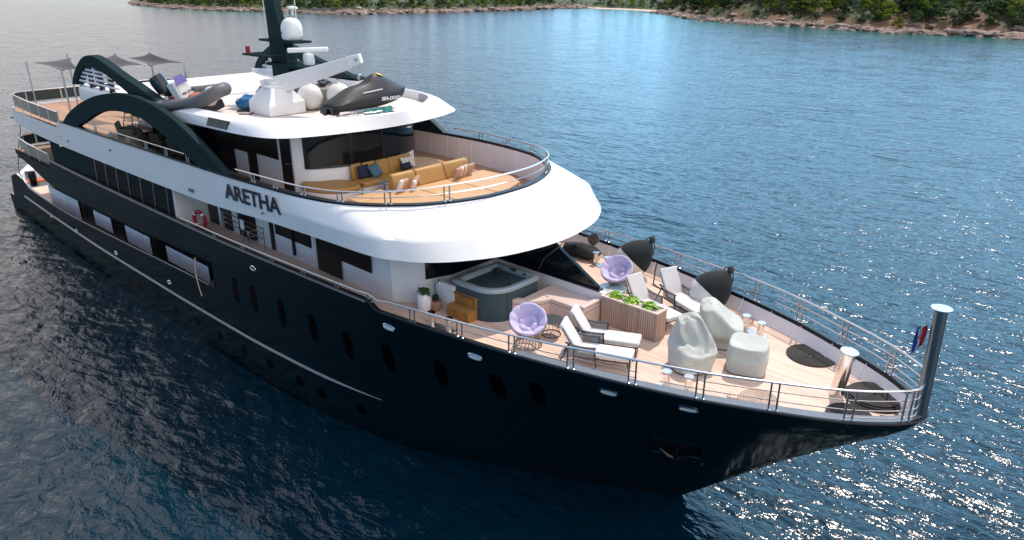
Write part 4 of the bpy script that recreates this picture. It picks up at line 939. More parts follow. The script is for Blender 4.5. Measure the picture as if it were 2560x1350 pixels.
# settled folds of the fabric covers: x, y, z of the draped vertices in units of 5 mm, ring after ring
DRAPES = {
    'pear': (40, 23, (
100,0,14,100,16,14,99,32,14,95,48,14,88,64,14,78,78,14,64,88,14,48,95,14,32,99,14,16,100,14,0,100,14,-16,100,14,-32,99,14,-48,95,14,-64,88,14,-78,78,14,-88,64,14,-95,48,14,-99,32,14,-100,16,14,
-100,0,14,-100,-16,14,-99,-32,14,-95,-48,14,-88,-64,14,-78,-78,14,-64,-88,14,-48,-95,14,-32,-99,14,-16,-100,14,0,-100,14,16,-100,14,32,-99,14,48,-95,14,64,-88,14,78,-78,14,88,-64,14,95,-48,14,99,-32,14,100,-16,14,
100,0,25,97,16,25,94,32,24,95,49,25,85,64,24,80,80,25,64,86,25,47,93,25,32,100,25,16,100,25,0,100,25,-16,100,25,-33,99,25,-49,95,25,-66,90,25,-80,80,25,-90,66,25,-95,49,25,-99,32,25,-101,16,25,
-101,0,25,-101,-16,25,-98,-32,25,-95,-49,25,-90,-66,25,-80,-80,25,-66,-90,25,-49,-94,25,-32,-97,25,-16,-96,24,0,-99,25,16,-101,25,31,-95,25,48,-94,25,65,-90,25,78,-77,25,90,-66,25,93,-48,25,95,-32,25,98,-15,25,
95,1,35,98,17,36,95,33,35,90,50,35,89,68,34,76,79,35,66,94,32,49,95,35,32,95,35,15,94,35,-1,93,34,-17,94,35,-33,95,36,-50,96,36,-67,91,36,-81,81,36,-91,66,36,-97,49,36,-100,33,36,-99,16,36,
-98,0,36,-99,-16,36,-94,-32,36,-90,-48,35,-90,-66,36,-81,-81,36,-66,-90,36,-48,-91,36,-32,-93,36,-15,-96,35,1,-94,35,17,-95,35,33,-99,35,48,-90,36,64,-85,35,82,-83,34,83,-65,33,85,-47,33,88,-31,33,91,-14,34,
86,3,42,91,18,44,95,34,46,94,51,45,92,69,44,84,83,37,67,86,40,49,86,41,32,86,42,15,86,42,-1,86,42,-17,86,43,-34,88,44,-51,90,45,-68,93,47,-79,79,47,-93,67,47,-97,50,48,-100,33,48,-101,16,47,
-99,0,47,-97,-16,47,-95,-33,47,-95,-50,45,-86,-65,47,-83,-83,47,-66,-90,47,-49,-93,47,-32,-94,47,-15,-94,47,1,-95,46,17,-94,46,34,-94,45,51,-97,44,67,-91,43,83,-82,45,79,-64,44,80,-47,42,80,-29,41,82,-13,40,
79,4,50,81,20,50,85,37,51,90,53,56,83,69,52,85,86,48,67,85,51,49,85,52,32,85,53,15,85,53,-1,86,53,-17,88,54,-34,85,55,-51,85,55,-69,85,55,-87,84,53,-93,68,58,-95,50,59,-97,32,59,-99,16,58,
-101,-1,58,-102,-17,57,-101,-34,56,-99,-51,55,-91,-67,57,-83,-83,58,-65,-88,58,-49,-95,58,-32,-97,58,-15,-98,57,1,-99,57,17,-98,56,34,-97,56,51,-97,55,68,-90,54,78,-76,51,89,-62,48,81,-46,54,80,-29,52,79,-12,51,
79,5,61,79,21,61,79,38,60,80,56,59,87,72,62,84,90,58,67,94,57,49,93,60,32,92,61,15,91,62,-1,89,64,-17,90,65,-34,88,66,-52,86,66,-70,85,66,-88,85,64,-85,67,66,-87,49,66,-89,31,66,-92,15,66,
-94,-2,67,-97,-18,67,-99,-35,67,-102,-52,66,-90,-66,68,-79,-81,68,-67,-95,67,-49,-95,69,-32,-95,69,-15,-94,68,1,-94,66,17,-96,67,34,-97,67,52,-95,66,67,-86,64,81,-75,61,88,-58,59,91,-41,54,83,-28,63,83,-11,61,
86,7,70,79,22,72,79,39,71,79,57,70,79,75,69,84,93,69,67,99,67,49,102,67,31,101,68,15,99,70,-2,97,72,-18,95,74,-35,94,75,-52,94,74,-71,93,74,-88,86,76,-85,68,77,-85,49,77,-86,31,77,-87,14,77,
-89,-3,76,-90,-19,76,-92,-36,75,-94,-54,74,-98,-72,72,-86,-87,74,-68,-87,74,-50,-85,75,-32,-86,75,-15,-86,75,1,-87,75,18,-88,76,35,-90,76,52,-93,77,69,-87,75,80,-73,72,82,-55,68,88,-38,64,91,-21,60,85,-10,72,
85,8,81,87,25,79,80,40,82,81,58,81,77,76,80,83,94,80,67,103,77,49,106,77,31,107,77,14,107,78,-2,106,79,-19,104,81,-36,103,82,-53,100,84,-71,95,85,-87,87,87,-90,68,86,-91,50,87,-91,32,87,-93,14,87,
-93,-2,86,-94,-19,86,-95,-37,85,-97,-55,85,-98,-73,83,-82,-82,83,-68,-94,82,-50,-89,85,-33,-86,86,-16,-85,86,1,-85,86,17,-86,86,34,-87,87,52,-86,86,71,-86,86,80,-71,83,82,-53,79,87,-35,75,91,-18,71,91,-1,68,
92,18,77,85,27,89,89,44,88,80,59,92,76,77,91,82,95,91,68,106,88,50,110,87,32,112,88,14,112,88,-2,110,90,-19,108,91,-36,105,93,-53,101,95,-71,96,96,-87,87,98,-93,69,97,-95,50,97,-97,32,97,-98,14,96,
-99,-2,96,-100,-19,96,-100,-37,95,-101,-55,95,-99,-74,95,-82,-83,94,-68,-95,93,-50,-97,93,-32,-93,95,-16,-90,97,1,-87,97,17,-85,97,34,-84,97,52,-84,97,71,-84,97,80,-68,93,88,-52,88,90,-33,85,95,-17,81,93,0,79,
101,18,83,95,28,95,92,44,98,88,62,100,85,79,94,81,96,102,68,110,98,50,114,98,32,115,98,15,112,99,-2,109,101,-18,107,102,-35,106,104,-53,102,106,-71,96,108,-86,86,109,-95,69,108,-98,51,108,-100,32,108,-101,15,107,
-102,-2,107,-102,-19,107,-102,-37,107,-102,-56,106,-99,-74,106,-85,-88,104,-69,-97,104,-51,-99,104,-32,-99,105,-15,-97,105,1,-94,106,18,-92,106,35,-90,107,53,-87,107,71,-80,107,84,-67,103,92,-51,99,96,-33,94,99,-15,91,100,2,87,
97,22,97,82,24,96,79,41,99,75,59,98,72,77,99,70,92,109,62,109,112,45,114,112,27,112,111,13,104,111,-3,101,112,-19,98,113,-36,99,116,-53,98,119,-71,94,121,-85,83,122,-96,68,122,-100,50,121,-101,31,121,-101,14,121,
-101,-3,120,-102,-19,120,-102,-37,120,-102,-55,120,-98,-73,119,-88,-89,117,-71,-96,118,-53,-99,118,-35,-98,118,-19,-96,119,-3,-94,119,13,-91,119,30,-87,120,47,-83,120,64,-75,119,77,-63,116,85,-46,111,90,-29,107,93,-11,104,95,6,101,
81,22,105,70,36,108,58,38,108,54,59,111,54,77,115,50,91,115,51,104,126,35,111,128,20,106,127,6,98,126,-8,92,126,-23,90,127,-38,89,129,-54,89,133,-71,88,136,-82,75,136,-97,65,137,-99,47,137,-99,30,136,-98,13,136,
-98,-3,136,-100,-19,136,-101,-35,135,-99,-53,135,-96,-70,134,-90,-87,133,-73,-88,132,-56,-86,128,-41,-82,121,-26,-81,122,-12,-81,127,3,-79,129,19,-77,130,35,-74,132,48,-66,127,61,-54,123,68,-41,110,70,-25,104,73,-8,102,74,8,100,
70,29,118,57,34,114,59,45,117,49,59,123,38,75,129,39,88,132,41,100,143,26,105,144,12,100,143,0,91,142,-12,86,142,-26,83,142,-40,81,144,-55,80,146,-71,81,151,-85,74,151,-96,61,153,-98,44,152,-97,28,152,-96,12,151,
-95,-3,151,-97,-19,151,-99,-34,151,-94,-50,150,-91,-67,149,-87,-83,148,-75,-75,141,-61,-72,135,-47,-69,130,-33,-66,126,-20,-66,123,-6,-65,126,8,-62,129,23,-60,130,36,-57,139,43,-46,130,56,-33,125,63,-18,121,64,-2,118,66,13,117,
48,31,125,54,47,125,50,58,131,57,65,143,45,75,147,32,83,150,32,95,159,18,99,160,5,93,159,-5,85,158,-17,79,157,-30,77,158,-43,74,159,-57,72,161,-71,74,165,-85,70,167,-95,58,168,-96,42,168,-95,26,167,-93,11,167,
-93,-4,166,-94,-18,166,-95,-33,166,-95,-49,165,-92,-65,165,-85,-79,164,-72,-75,157,-60,-69,151,-48,-63,145,-36,-60,141,-24,-58,138,-15,-51,132,-3,-48,128,11,-45,127,22,-43,137,33,-38,145,41,-26,139,42,-15,126,45,0,125,47,15,126,
37,26,144,38,39,148,33,53,147,40,62,157,43,73,167,34,84,170,23,91,176,9,92,175,-1,85,174,-11,77,173,-22,73,173,-34,71,174,-46,69,175,-58,67,176,-71,65,179,-85,66,182,-93,55,183,-94,39,183,-93,24,183,-91,10,182,
-90,-4,182,-91,-18,182,-92,-32,181,-92,-47,181,-91,-62,180,-82,-74,179,-70,-71,173,-59,-66,167,-48,-61,162,-37,-59,158,-26,-55,155,-18,-48,149,-8,-53,144,2,-46,144,5,-33,141,16,-27,148,21,-27,134,22,-12,132,26,2,135,33,13,142,
25,23,161,25,36,164,20,48,163,24,59,170,30,66,181,26,78,187,13,78,187,2,83,191,-8,77,190,-16,70,189,-27,67,189,-37,66,190,-48,65,191,-60,63,192,-72,62,195,-84,63,198,-92,51,199,-92,37,198,-91,23,198,-89,9,198,
-89,-4,197,-89,-17,197,-90,-31,197,-90,-45,196,-89,-60,196,-80,-70,194,-68,-67,188,-59,-61,183,-48,-58,179,-39,-54,175,-31,-49,170,-21,-52,166,-13,-58,161,-9,-48,160,2,-48,153,-1,-37,146,3,-24,144,7,-10,146,13,2,150,17,14,155,
15,19,179,12,31,179,7,43,178,9,55,184,15,62,194,17,70,204,6,76,205,-5,74,206,-13,68,205,-22,64,205,-32,63,205,-41,62,206,-51,62,207,-61,61,209,-72,61,211,-84,59,214,-90,48,214,-90,34,214,-89,21,213,-89,8,213,
-89,-5,213,-89,-17,213,-90,-30,212,-90,-44,212,-86,-57,211,-77,-66,209,-68,-61,203,-59,-56,198,-50,-52,194,-41,-50,191,-33,-53,187,-25,-57,183,-16,-60,179,-7,-56,177,-6,-47,171,-5,-36,166,-8,-24,161,-4,-11,163,1,1,168,8,10,173,
4,16,196,0,27,196,-6,38,194,-5,50,198,2,55,208,5,61,217,-2,69,222,-10,64,221,-19,61,221,-28,60,221,-37,59,222,-45,59,222,-54,59,224,-63,59,225,-73,59,227,-83,55,229,-88,44,230,-90,32,229,-89,19,229,-89,7,229,
-89,-5,228,-90,-17,228,-91,-29,228,-88,-41,227,-83,-53,226,-74,-61,224,-67,-56,219,-58,-53,215,-49,-51,211,-42,-55,207,-36,-59,204,-28,-61,200,-20,-61,198,-19,-54,191,-19,-46,185,-19,-36,181,-19,-24,179,-12,-14,182,-5,-4,187,0,6,191,
-9,12,212,-11,23,213,-17,33,211,-19,44,213,-12,48,222,-8,53,231,-11,60,237,-19,62,237,-27,61,237,-35,58,238,-42,58,238,-49,58,239,-57,59,240,-65,59,241,-73,57,243,-81,51,244,-86,41,245,-88,29,245,-88,17,245,-88,6,244,
-88,-5,244,-88,-16,244,-88,-28,243,-86,-40,243,-79,-49,241,-72,-58,239,-63,-57,234,-56,-54,231,-50,-57,227,-44,-60,223,-37,-60,221,-30,-58,218,-25,-54,214,-29,-51,207,-30,-44,201,-32,-36,197,-23,-28,198,-17,-19,202,-13,-8,205,-9,2,210,
-23,9,227,-23,19,229,-26,29,229,-32,38,228,-26,43,236,-20,44,244,-22,51,250,-28,55,253,-34,57,254,-41,59,255,-47,59,255,-53,58,256,-59,58,257,-66,57,258,-73,53,259,-79,47,260,-83,37,260,-85,27,260,-85,16,260,-85,5,260,
-85,-5,259,-84,-16,259,-83,-26,258,-80,-37,258,-75,-46,256,-68,-53,254,-61,-58,250,-54,-59,246,-48,-59,243,-43,-57,240,-38,-54,237,-34,-51,234,-29,-47,230,-27,-44,225,-25,-39,219,-27,-31,216,-36,-25,215,-26,-22,220,-23,-12,223,-21,-2,226,
-29,7,235,-29,15,237,-29,23,238,-33,30,238,-38,37,238,-35,39,245,-31,37,250,-34,40,253,-39,41,256,-44,42,255,-47,42,258,-52,42,258,-57,42,259,-61,42,262,-66,39,262,-71,34,263,-74,27,265,-76,19,266,-76,11,265,-76,3,263,
-75,-4,261,-74,-12,258,-74,-20,257,-76,-26,252,-72,-34,250,-67,-39,248,-62,-42,246,-57,-43,243,-52,-42,242,-48,-41,240,-48,-40,235,-45,-38,233,-42,-36,229,-39,-33,226,-35,-30,229,-39,-27,225,-34,-23,229,-32,-15,229,-28,-9,233,-28,-1,234,
-36,5,244,-37,10,244,-38,13,242,-40,18,243,-42,22,245,-45,24,246,-47,27,249,-48,25,252,-45,22,256,-49,23,256,-52,25,254,-52,21,259,-55,21,259,-57,24,256,-60,21,257,-63,18,258,-66,15,258,-70,13,254,-70,9,253,-71,4,251,
-71,-1,250,-71,-5,249,-70,-10,249,-68,-14,249,-66,-19,248,-63,-22,249,-61,-23,245,-58,-23,242,-55,-23,241,-52,-23,242,-53,-21,239,-52,-19,236,-48,-21,240,-49,-17,235,-46,-19,239,-43,-16,239,-41,-12,239,-37,-8,241,-37,-4,242,-35,1,244,
-46,4,248,-47,3,244,-46,7,246,-47,6,241,-47,10,244,-48,9,239,-49,11,242,-51,12,239,-52,13,243,-53,13,244,-54,14,240,-57,14,240,-56,12,246,-58,12,245,-61,12,241,-63,9,242,-60,9,247,-61,6,247,-63,4,244,-61,4,248,
-61,1,246,-61,1,250,-61,-2,248,-61,-3,251,-59,-6,248,-60,-5,254,-59,-8,254,-58,-9,250,-56,-9,254,-55,-8,249,-53,-9,253,-51,-8,249,-50,-10,254,-47,-9,254,-48,-6,248,-45,-6,252,-45,-2,252,-47,-2,247,-45,1,249,-47,0,245,
-54,2,247)),
    'slope': (40, 22, (
104,0,8,104,17,8,103,35,8,101,53,8,95,72,8,85,88,8,69,99,8,52,105,8,34,107,8,16,108,8,0,108,8,-16,108,8,-34,107,8,-52,105,8,-69,99,8,-85,88,8,-95,72,8,-101,53,8,-103,35,8,-104,17,8,
-104,0,8,-104,-17,8,-103,-35,8,-101,-53,8,-95,-72,8,-85,-88,8,-69,-99,8,-52,-105,8,-34,-107,8,-16,-108,8,0,-108,8,16,-108,8,34,-107,8,52,-105,8,69,-99,8,85,-88,8,95,-72,8,101,-53,8,103,-35,8,104,-17,8,
104,0,20,104,17,20,104,35,20,102,54,20,96,73,20,85,89,20,68,98,20,50,105,20,33,111,20,16,108,20,0,106,20,-17,105,20,-34,107,20,-52,104,20,-70,100,20,-85,88,21,-94,71,20,-104,54,20,-101,35,20,-101,17,20,
-100,0,20,-100,-17,20,-99,-35,20,-103,-54,20,-95,-71,21,-87,-89,20,-68,-95,20,-52,-105,20,-34,-109,20,-17,-108,20,-1,-108,20,16,-107,20,33,-105,20,51,-102,20,70,-100,20,86,-90,20,96,-73,20,101,-54,20,103,-35,20,104,-17,20,
102,0,33,101,17,32,101,35,33,101,55,33,98,74,32,84,88,33,65,90,30,47,97,30,30,105,30,15,114,31,-2,114,30,-17,107,32,-33,102,32,-51,97,31,-70,99,33,-85,86,33,-88,67,30,-95,49,27,-107,34,31,-111,17,27,
-110,0,27,-109,-18,28,-108,-36,28,-94,-49,27,-85,-67,27,-86,-86,32,-71,-97,32,-53,-105,33,-35,-100,29,-18,-99,29,-2,-97,27,14,-100,30,31,-95,28,49,-93,28,68,-92,30,87,-92,32,90,-72,31,96,-53,32,103,-35,33,103,-17,33,
98,0,44,97,17,44,97,36,44,99,55,45,99,75,45,81,84,45,67,97,40,48,102,41,30,106,43,13,110,43,-3,113,42,-20,115,41,-37,112,38,-55,107,37,-66,92,42,-84,85,45,-87,65,43,-100,51,39,-101,31,41,-112,17,39,
-111,0,40,-109,-18,40,-107,-36,40,-103,-54,35,-86,-63,39,-85,-83,44,-73,-98,44,-53,-98,44,-36,-92,39,-19,-90,38,-3,-96,39,13,-93,40,31,-95,41,48,-100,38,67,-101,38,84,-91,44,94,-74,43,99,-55,44,102,-36,45,100,-18,45,
94,0,56,94,17,56,95,36,57,96,55,57,97,76,57,84,91,55,66,99,52,47,94,51,28,96,50,11,99,49,-6,103,49,-22,107,50,-39,111,50,-58,112,48,-68,97,54,-82,83,58,-90,65,55,-105,53,50,-109,33,51,-111,15,52,
-102,0,49,-99,-17,47,-96,-35,45,-93,-54,43,-91,-74,39,-84,-80,56,-72,-97,57,-55,-89,51,-37,-91,51,-21,-98,47,-5,-96,51,12,-100,51,29,-104,49,47,-107,48,66,-103,50,77,-88,54,94,-76,55,98,-56,56,98,-36,57,96,-18,56,
91,0,68,92,17,68,92,36,69,94,56,69,94,76,69,83,93,67,65,101,64,45,97,64,27,95,62,9,94,60,-8,95,59,-25,97,57,-42,101,56,-61,106,58,-77,102,47,-89,86,48,-101,70,53,-110,54,61,-109,34,63,-108,15,64,
-108,-2,60,-107,-19,56,-106,-37,51,-105,-57,47,-103,-77,42,-88,-89,49,-76,-88,65,-56,-93,63,-40,-100,58,-23,-106,56,-7,-105,60,10,-109,58,27,-112,58,46,-111,60,65,-106,62,80,-93,65,92,-77,67,95,-56,68,92,-37,68,91,-18,68,
91,-1,81,91,17,81,91,36,81,92,56,81,92,77,82,81,94,79,64,104,76,44,102,75,25,100,74,7,98,72,-10,97,71,-27,95,69,-45,95,67,-63,96,65,-80,105,59,-95,92,57,-100,73,65,-101,53,70,-96,35,64,-96,16,63,
-95,-2,62,-96,-20,60,-97,-39,59,-99,-59,58,-106,-78,55,-96,-97,55,-78,-100,62,-60,-103,70,-43,-110,65,-25,-114,66,-9,-114,69,8,-117,68,26,-116,70,45,-113,72,64,-108,75,79,-95,77,91,-78,80,93,-57,80,90,-37,80,90,-19,80,
91,-1,93,91,17,93,91,36,94,90,56,94,90,78,94,80,95,92,62,106,89,42,107,86,23,106,84,5,105,83,-12,103,81,-29,102,80,-47,101,78,-66,101,76,-84,107,70,-99,94,69,-92,75,74,-90,54,77,-91,34,76,-93,15,75,
-94,-3,74,-96,-21,73,-98,-40,72,-102,-59,70,-109,-79,67,-101,-99,67,-83,-109,69,-64,-114,71,-45,-119,73,-28,-121,75,-10,-122,77,7,-121,79,24,-119,82,43,-115,84,62,-109,87,78,-97,90,89,-79,92,91,-58,93,89,-38,93,90,-19,93,
92,-1,106,92,17,106,92,36,106,91,57,106,88,78,106,78,96,104,61,108,101,41,111,98,22,111,95,4,111,93,-13,110,91,-31,109,90,-49,107,89,-67,109,85,-88,110,82,-103,96,80,-99,76,85,-99,55,85,-100,34,85,-101,15,84,
-103,-3,83,-104,-21,82,-105,-40,82,-106,-60,81,-112,-81,79,-103,-100,79,-86,-111,81,-67,-117,83,-48,-120,85,-30,-120,88,-12,-118,89,5,-119,92,23,-119,94,42,-117,97,61,-111,99,77,-98,102,87,-80,104,90,-58,105,89,-38,105,91,-19,105,
90,-1,118,90,17,118,89,36,118,88,57,118,85,78,118,76,98,116,59,110,113,39,114,110,20,115,107,2,115,105,-15,115,103,-33,115,101,-51,115,99,-70,114,96,-90,110,94,-107,98,92,-109,77,91,-110,56,91,-111,35,91,-110,16,92,
-113,-2,90,-114,-21,90,-115,-40,89,-116,-60,90,-115,-82,90,-106,-101,91,-89,-112,93,-69,-118,95,-50,-118,98,-32,-116,99,-14,-114,101,3,-117,104,21,-118,106,40,-118,109,60,-113,112,76,-100,114,85,-81,117,89,-59,117,90,-39,118,90,-19,118,
69,-1,119,69,17,119,69,36,119,68,56,120,66,77,123,59,96,125,45,110,125,26,114,122,8,113,119,-8,112,117,-24,112,115,-40,112,113,-57,112,111,-75,111,109,-94,107,107,-109,95,105,-115,76,103,-117,55,102,-119,35,102,-120,16,101,
-121,-2,101,-122,-20,101,-121,-39,101,-118,-59,103,-115,-80,104,-109,-99,104,-93,-111,106,-74,-115,108,-56,-113,109,-40,-112,111,-24,-110,113,-8,-111,115,9,-112,117,27,-116,120,45,-112,123,59,-98,123,66,-79,122,68,-58,119,69,-38,119,69,-19,119,
50,-1,124,50,16,124,49,35,124,49,55,125,46,75,127,41,93,133,30,108,136,13,112,134,-3,111,131,-19,109,129,-33,107,127,-48,107,125,-64,108,123,-80,108,122,-98,104,120,-112,92,118,-118,74,116,-121,53,115,-124,34,114,-125,15,114,
-126,-2,114,-125,-20,114,-121,-38,115,-117,-57,116,-113,-77,117,-111,-97,117,-97,-109,119,-80,-112,121,-63,-110,122,-48,-108,123,-33,-107,125,-18,-107,127,-3,-109,129,13,-113,132,31,-111,135,41,-96,131,46,-77,126,49,-57,124,50,-37,124,50,-19,123,
31,-1,133,31,16,133,31,34,133,30,53,133,28,73,135,23,91,139,16,105,147,0,109,145,-15,108,143,-29,106,141,-42,104,139,-56,103,137,-70,104,136,-86,105,135,-102,102,133,-114,90,131,-121,72,129,-124,52,128,-127,33,127,-128,15,127,
-129,-2,126,-128,-20,126,-126,-37,127,-121,-56,128,-118,-76,129,-114,-95,130,-101,-106,132,-85,-110,133,-70,-107,134,-56,-105,135,-42,-104,137,-28,-104,138,-14,-106,141,0,-110,143,16,-108,146,23,-94,138,28,-76,134,31,-56,133,31,-36,133,32,-18,133,
15,-1,145,15,16,145,15,33,145,14,52,146,13,71,148,10,89,154,2,102,159,-13,106,157,-27,105,155,-39,103,153,-51,100,151,-64,100,149,-77,101,148,-91,102,147,-105,99,146,-117,87,144,-123,70,142,-127,51,141,-130,32,140,-132,14,140,
-132,-2,139,-132,-19,139,-129,-37,140,-126,-55,141,-122,-74,142,-116,-92,143,-105,-104,145,-90,-107,146,-76,-104,147,-63,-102,148,-51,-101,149,-39,-100,151,-26,-103,152,-13,-107,155,2,-104,158,11,-91,153,13,-74,147,14,-55,145,15,-36,145,15,-18,145,
0,-1,158,0,15,158,0,32,159,0,51,160,-1,70,163,-3,86,167,-13,98,170,-26,103,169,-38,102,167,-49,99,165,-60,97,163,-71,97,162,-83,98,161,-96,99,160,-109,96,158,-119,84,157,-125,68,155,-129,49,154,-133,31,153,-134,14,153,
-135,-3,152,-135,-19,152,-133,-36,153,-129,-54,154,-124,-73,155,-118,-89,156,-108,-101,157,-95,-104,159,-83,-102,160,-71,-100,160,-60,-98,161,-49,-98,163,-38,-102,164,-26,-103,167,-12,-101,169,-3,-89,167,-1,-72,162,0,-53,159,0,-35,158,0,-18,158,
-15,-1,172,-15,15,173,-14,31,173,-14,49,174,-14,68,177,-18,84,181,-27,95,181,-38,100,180,-50,99,179,-60,96,177,-69,94,176,-79,94,174,-90,95,174,-101,97,173,-113,93,171,-121,82,170,-128,66,168,-132,48,167,-135,30,166,-137,13,166,
-138,-3,165,-137,-19,166,-136,-35,166,-132,-53,167,-127,-71,168,-120,-87,169,-112,-98,170,-100,-102,172,-89,-101,173,-79,-98,173,-69,-96,174,-59,-96,175,-49,-100,176,-38,-97,177,-27,-98,180,-17,-87,180,-14,-71,177,-14,-52,174,-14,-34,173,-15,-18,172,
-28,-2,187,-28,14,188,-28,30,188,-28,48,189,-28,66,192,-32,82,193,-42,91,192,-51,96,192,-61,95,191,-70,93,189,-78,92,188,-87,93,187,-96,94,186,-106,94,186,-116,90,184,-124,79,183,-130,64,182,-135,46,180,-137,29,180,-138,13,179,
-137,-3,179,-132,-18,178,-134,-34,179,-134,-51,180,-129,-69,181,-123,-84,182,-115,-95,183,-105,-99,185,-96,-99,185,-87,-98,186,-78,-95,187,-69,-94,187,-61,-97,188,-51,-98,189,-41,-94,192,-31,-85,193,-28,-69,191,-28,-51,189,-28,-34,188,-28,-17,187,
-41,-2,203,-41,14,203,-41,30,204,-41,47,205,-42,64,206,-47,79,205,-55,89,205,-64,93,204,-72,91,203,-80,91,202,-87,91,201,-95,92,200,-103,92,199,-111,91,198,-119,86,197,-126,77,196,-132,62,195,-136,45,194,-137,28,193,-136,12,192,
-135,-3,192,-128,-17,191,-132,-32,192,-133,-49,193,-131,-67,194,-126,-82,195,-119,-92,196,-110,-96,197,-102,-98,198,-94,-97,199,-87,-95,199,-79,-94,200,-72,-93,201,-63,-96,202,-56,-89,201,-47,-83,205,-42,-68,205,-41,-50,204,-41,-33,203,-41,-17,203,
-56,-2,218,-55,13,218,-55,29,218,-56,45,218,-58,62,218,-62,77,218,-69,86,217,-76,90,216,-83,91,215,-90,91,214,-96,90,213,-102,90,213,-109,90,212,-116,88,211,-123,83,210,-128,74,209,-131,59,207,-131,42,206,-128,26,202,-123,12,197,
-128,-1,203,-130,-15,204,-131,-31,205,-132,-47,206,-131,-64,207,-128,-79,208,-122,-89,209,-115,-93,210,-108,-94,211,-102,-95,212,-96,-95,212,-89,-95,213,-83,-95,213,-76,-94,215,-68,-90,215,-62,-81,217,-58,-66,218,-56,-49,217,-56,-32,217,-56,-17,217,
-65,-2,222,-65,9,222,-65,21,221,-66,34,221,-67,46,221,-70,57,222,-75,64,222,-81,67,222,-86,68,221,-91,67,219,-95,67,218,-100,67,217,-104,67,214,-109,65,212,-114,62,211,-118,55,208,-120,44,206,-120,31,209,-116,20,204,-117,9,205,
-120,-1,209,-120,-12,208,-121,-24,209,-122,-36,211,-121,-49,211,-119,-60,213,-115,-67,212,-109,-70,213,-105,-71,216,-100,-72,218,-96,-72,218,-91,-72,218,-86,-72,219,-81,-71,220,-75,-68,220,-70,-61,222,-67,-50,221,-66,-37,221,-65,-25,221,-65,-13,221,
-76,-2,226,-76,5,226,-76,12,225,-77,19,225,-78,27,224,-80,34,222,-83,38,221,-86,39,221,-89,40,220,-89,39,215,-93,39,216,-96,40,217,-97,39,214,-100,38,213,-103,36,212,-106,32,211,-108,26,214,-107,19,212,-109,12,214,-110,5,215,
-110,-2,216,-111,-8,216,-110,-15,216,-111,-23,216,-110,-30,216,-108,-37,217,-106,-41,218,-102,-43,219,-99,-44,218,-99,-44,222,-96,-44,222,-93,-44,223,-90,-44,224,-87,-44,225,-83,-42,225,-80,-38,225,-78,-31,226,-76,-23,227,-76,-16,227,-76,-9,227,
-86,-3,221,-86,0,222,-86,4,220,-86,6,224,-86,9,221,-87,11,225,-87,14,220,-89,15,223,-91,15,226,-90,15,219,-93,13,221,-94,15,224,-97,15,225,-95,16,219,-99,13,222,-97,12,217,-99,9,219,-101,7,221,-99,4,218,-101,1,220,
-100,-1,218,-101,-4,219,-100,-8,219,-100,-12,220,-99,-14,216,-97,-16,215,-98,-19,220,-95,-20,220,-95,-19,217,-92,-20,215,-92,-19,220,-90,-19,217,-90,-20,222,-87,-20,218,-87,-17,222,-86,-16,219,-85,-13,220,-87,-11,224,-85,-7,221,-87,-5,224,
-93,-2,221)),
    'box': (40, 15, (
92,0,8,92,15,8,92,31,8,91,48,8,88,67,8,79,82,8,64,92,8,46,95,8,30,96,8,15,96,8,0,96,8,-15,96,8,-30,96,8,-46,95,8,-64,92,8,-79,82,8,-88,67,8,-91,48,8,-92,31,8,-92,15,8,
-92,0,8,-92,-15,8,-92,-31,8,-91,-48,8,-88,-67,8,-79,-82,8,-64,-92,8,-46,-95,8,-30,-96,8,-15,-96,8,0,-96,8,15,-96,8,30,-96,8,46,-95,8,64,-92,8,79,-82,8,88,-67,8,91,-48,8,92,-31,8,92,-15,8,
94,0,22,94,15,22,94,32,22,93,49,22,89,68,22,80,84,22,65,93,22,47,97,22,30,98,22,15,98,22,0,98,22,-15,98,22,-30,97,22,-47,97,22,-65,93,22,-80,84,22,-89,68,22,-93,49,22,-93,32,22,-93,15,22,
-94,0,22,-93,-15,22,-93,-32,22,-93,-49,22,-89,-68,22,-80,-84,22,-65,-93,22,-47,-97,22,-30,-97,22,-15,-98,22,0,-98,22,15,-98,22,30,-97,22,47,-97,22,65,-93,22,80,-84,22,89,-68,22,93,-49,22,93,-32,22,94,-15,22,
96,0,35,96,16,35,96,32,35,94,50,36,91,69,36,82,85,36,66,94,36,48,98,36,31,100,36,15,100,35,0,100,35,-15,100,35,-31,100,35,-48,98,36,-66,95,36,-82,85,36,-91,69,36,-93,50,36,-96,32,35,-96,16,35,
-96,0,35,-96,-16,35,-96,-32,35,-93,-50,36,-91,-69,36,-82,-85,36,-66,-94,36,-48,-98,36,-31,-100,35,-15,-101,35,0,-101,35,15,-100,35,31,-100,35,48,-97,36,66,-94,36,82,-85,36,91,-69,36,94,-50,36,96,-32,35,96,-16,35,
98,0,49,98,16,49,97,33,49,96,51,49,92,70,49,83,87,49,67,96,49,48,98,50,31,100,49,15,101,49,0,102,49,-15,102,49,-31,101,49,-49,100,49,-67,96,49,-83,87,49,-92,70,49,-96,51,49,-97,33,49,-98,16,49,
-98,0,49,-98,-16,49,-97,-33,49,-96,-51,49,-92,-70,49,-84,-87,49,-67,-96,49,-49,-100,49,-31,-101,49,-15,-102,49,0,-102,49,15,-102,49,31,-102,49,49,-100,49,67,-96,49,83,-87,49,92,-70,49,96,-51,49,98,-33,49,98,-16,49,
100,0,63,100,16,63,98,33,63,96,51,63,94,71,63,85,88,63,68,98,63,49,101,63,32,102,63,15,103,63,0,104,63,-16,103,63,-32,103,63,-49,101,63,-68,98,63,-85,88,63,-94,71,63,-97,52,63,-99,33,63,-99,16,63,
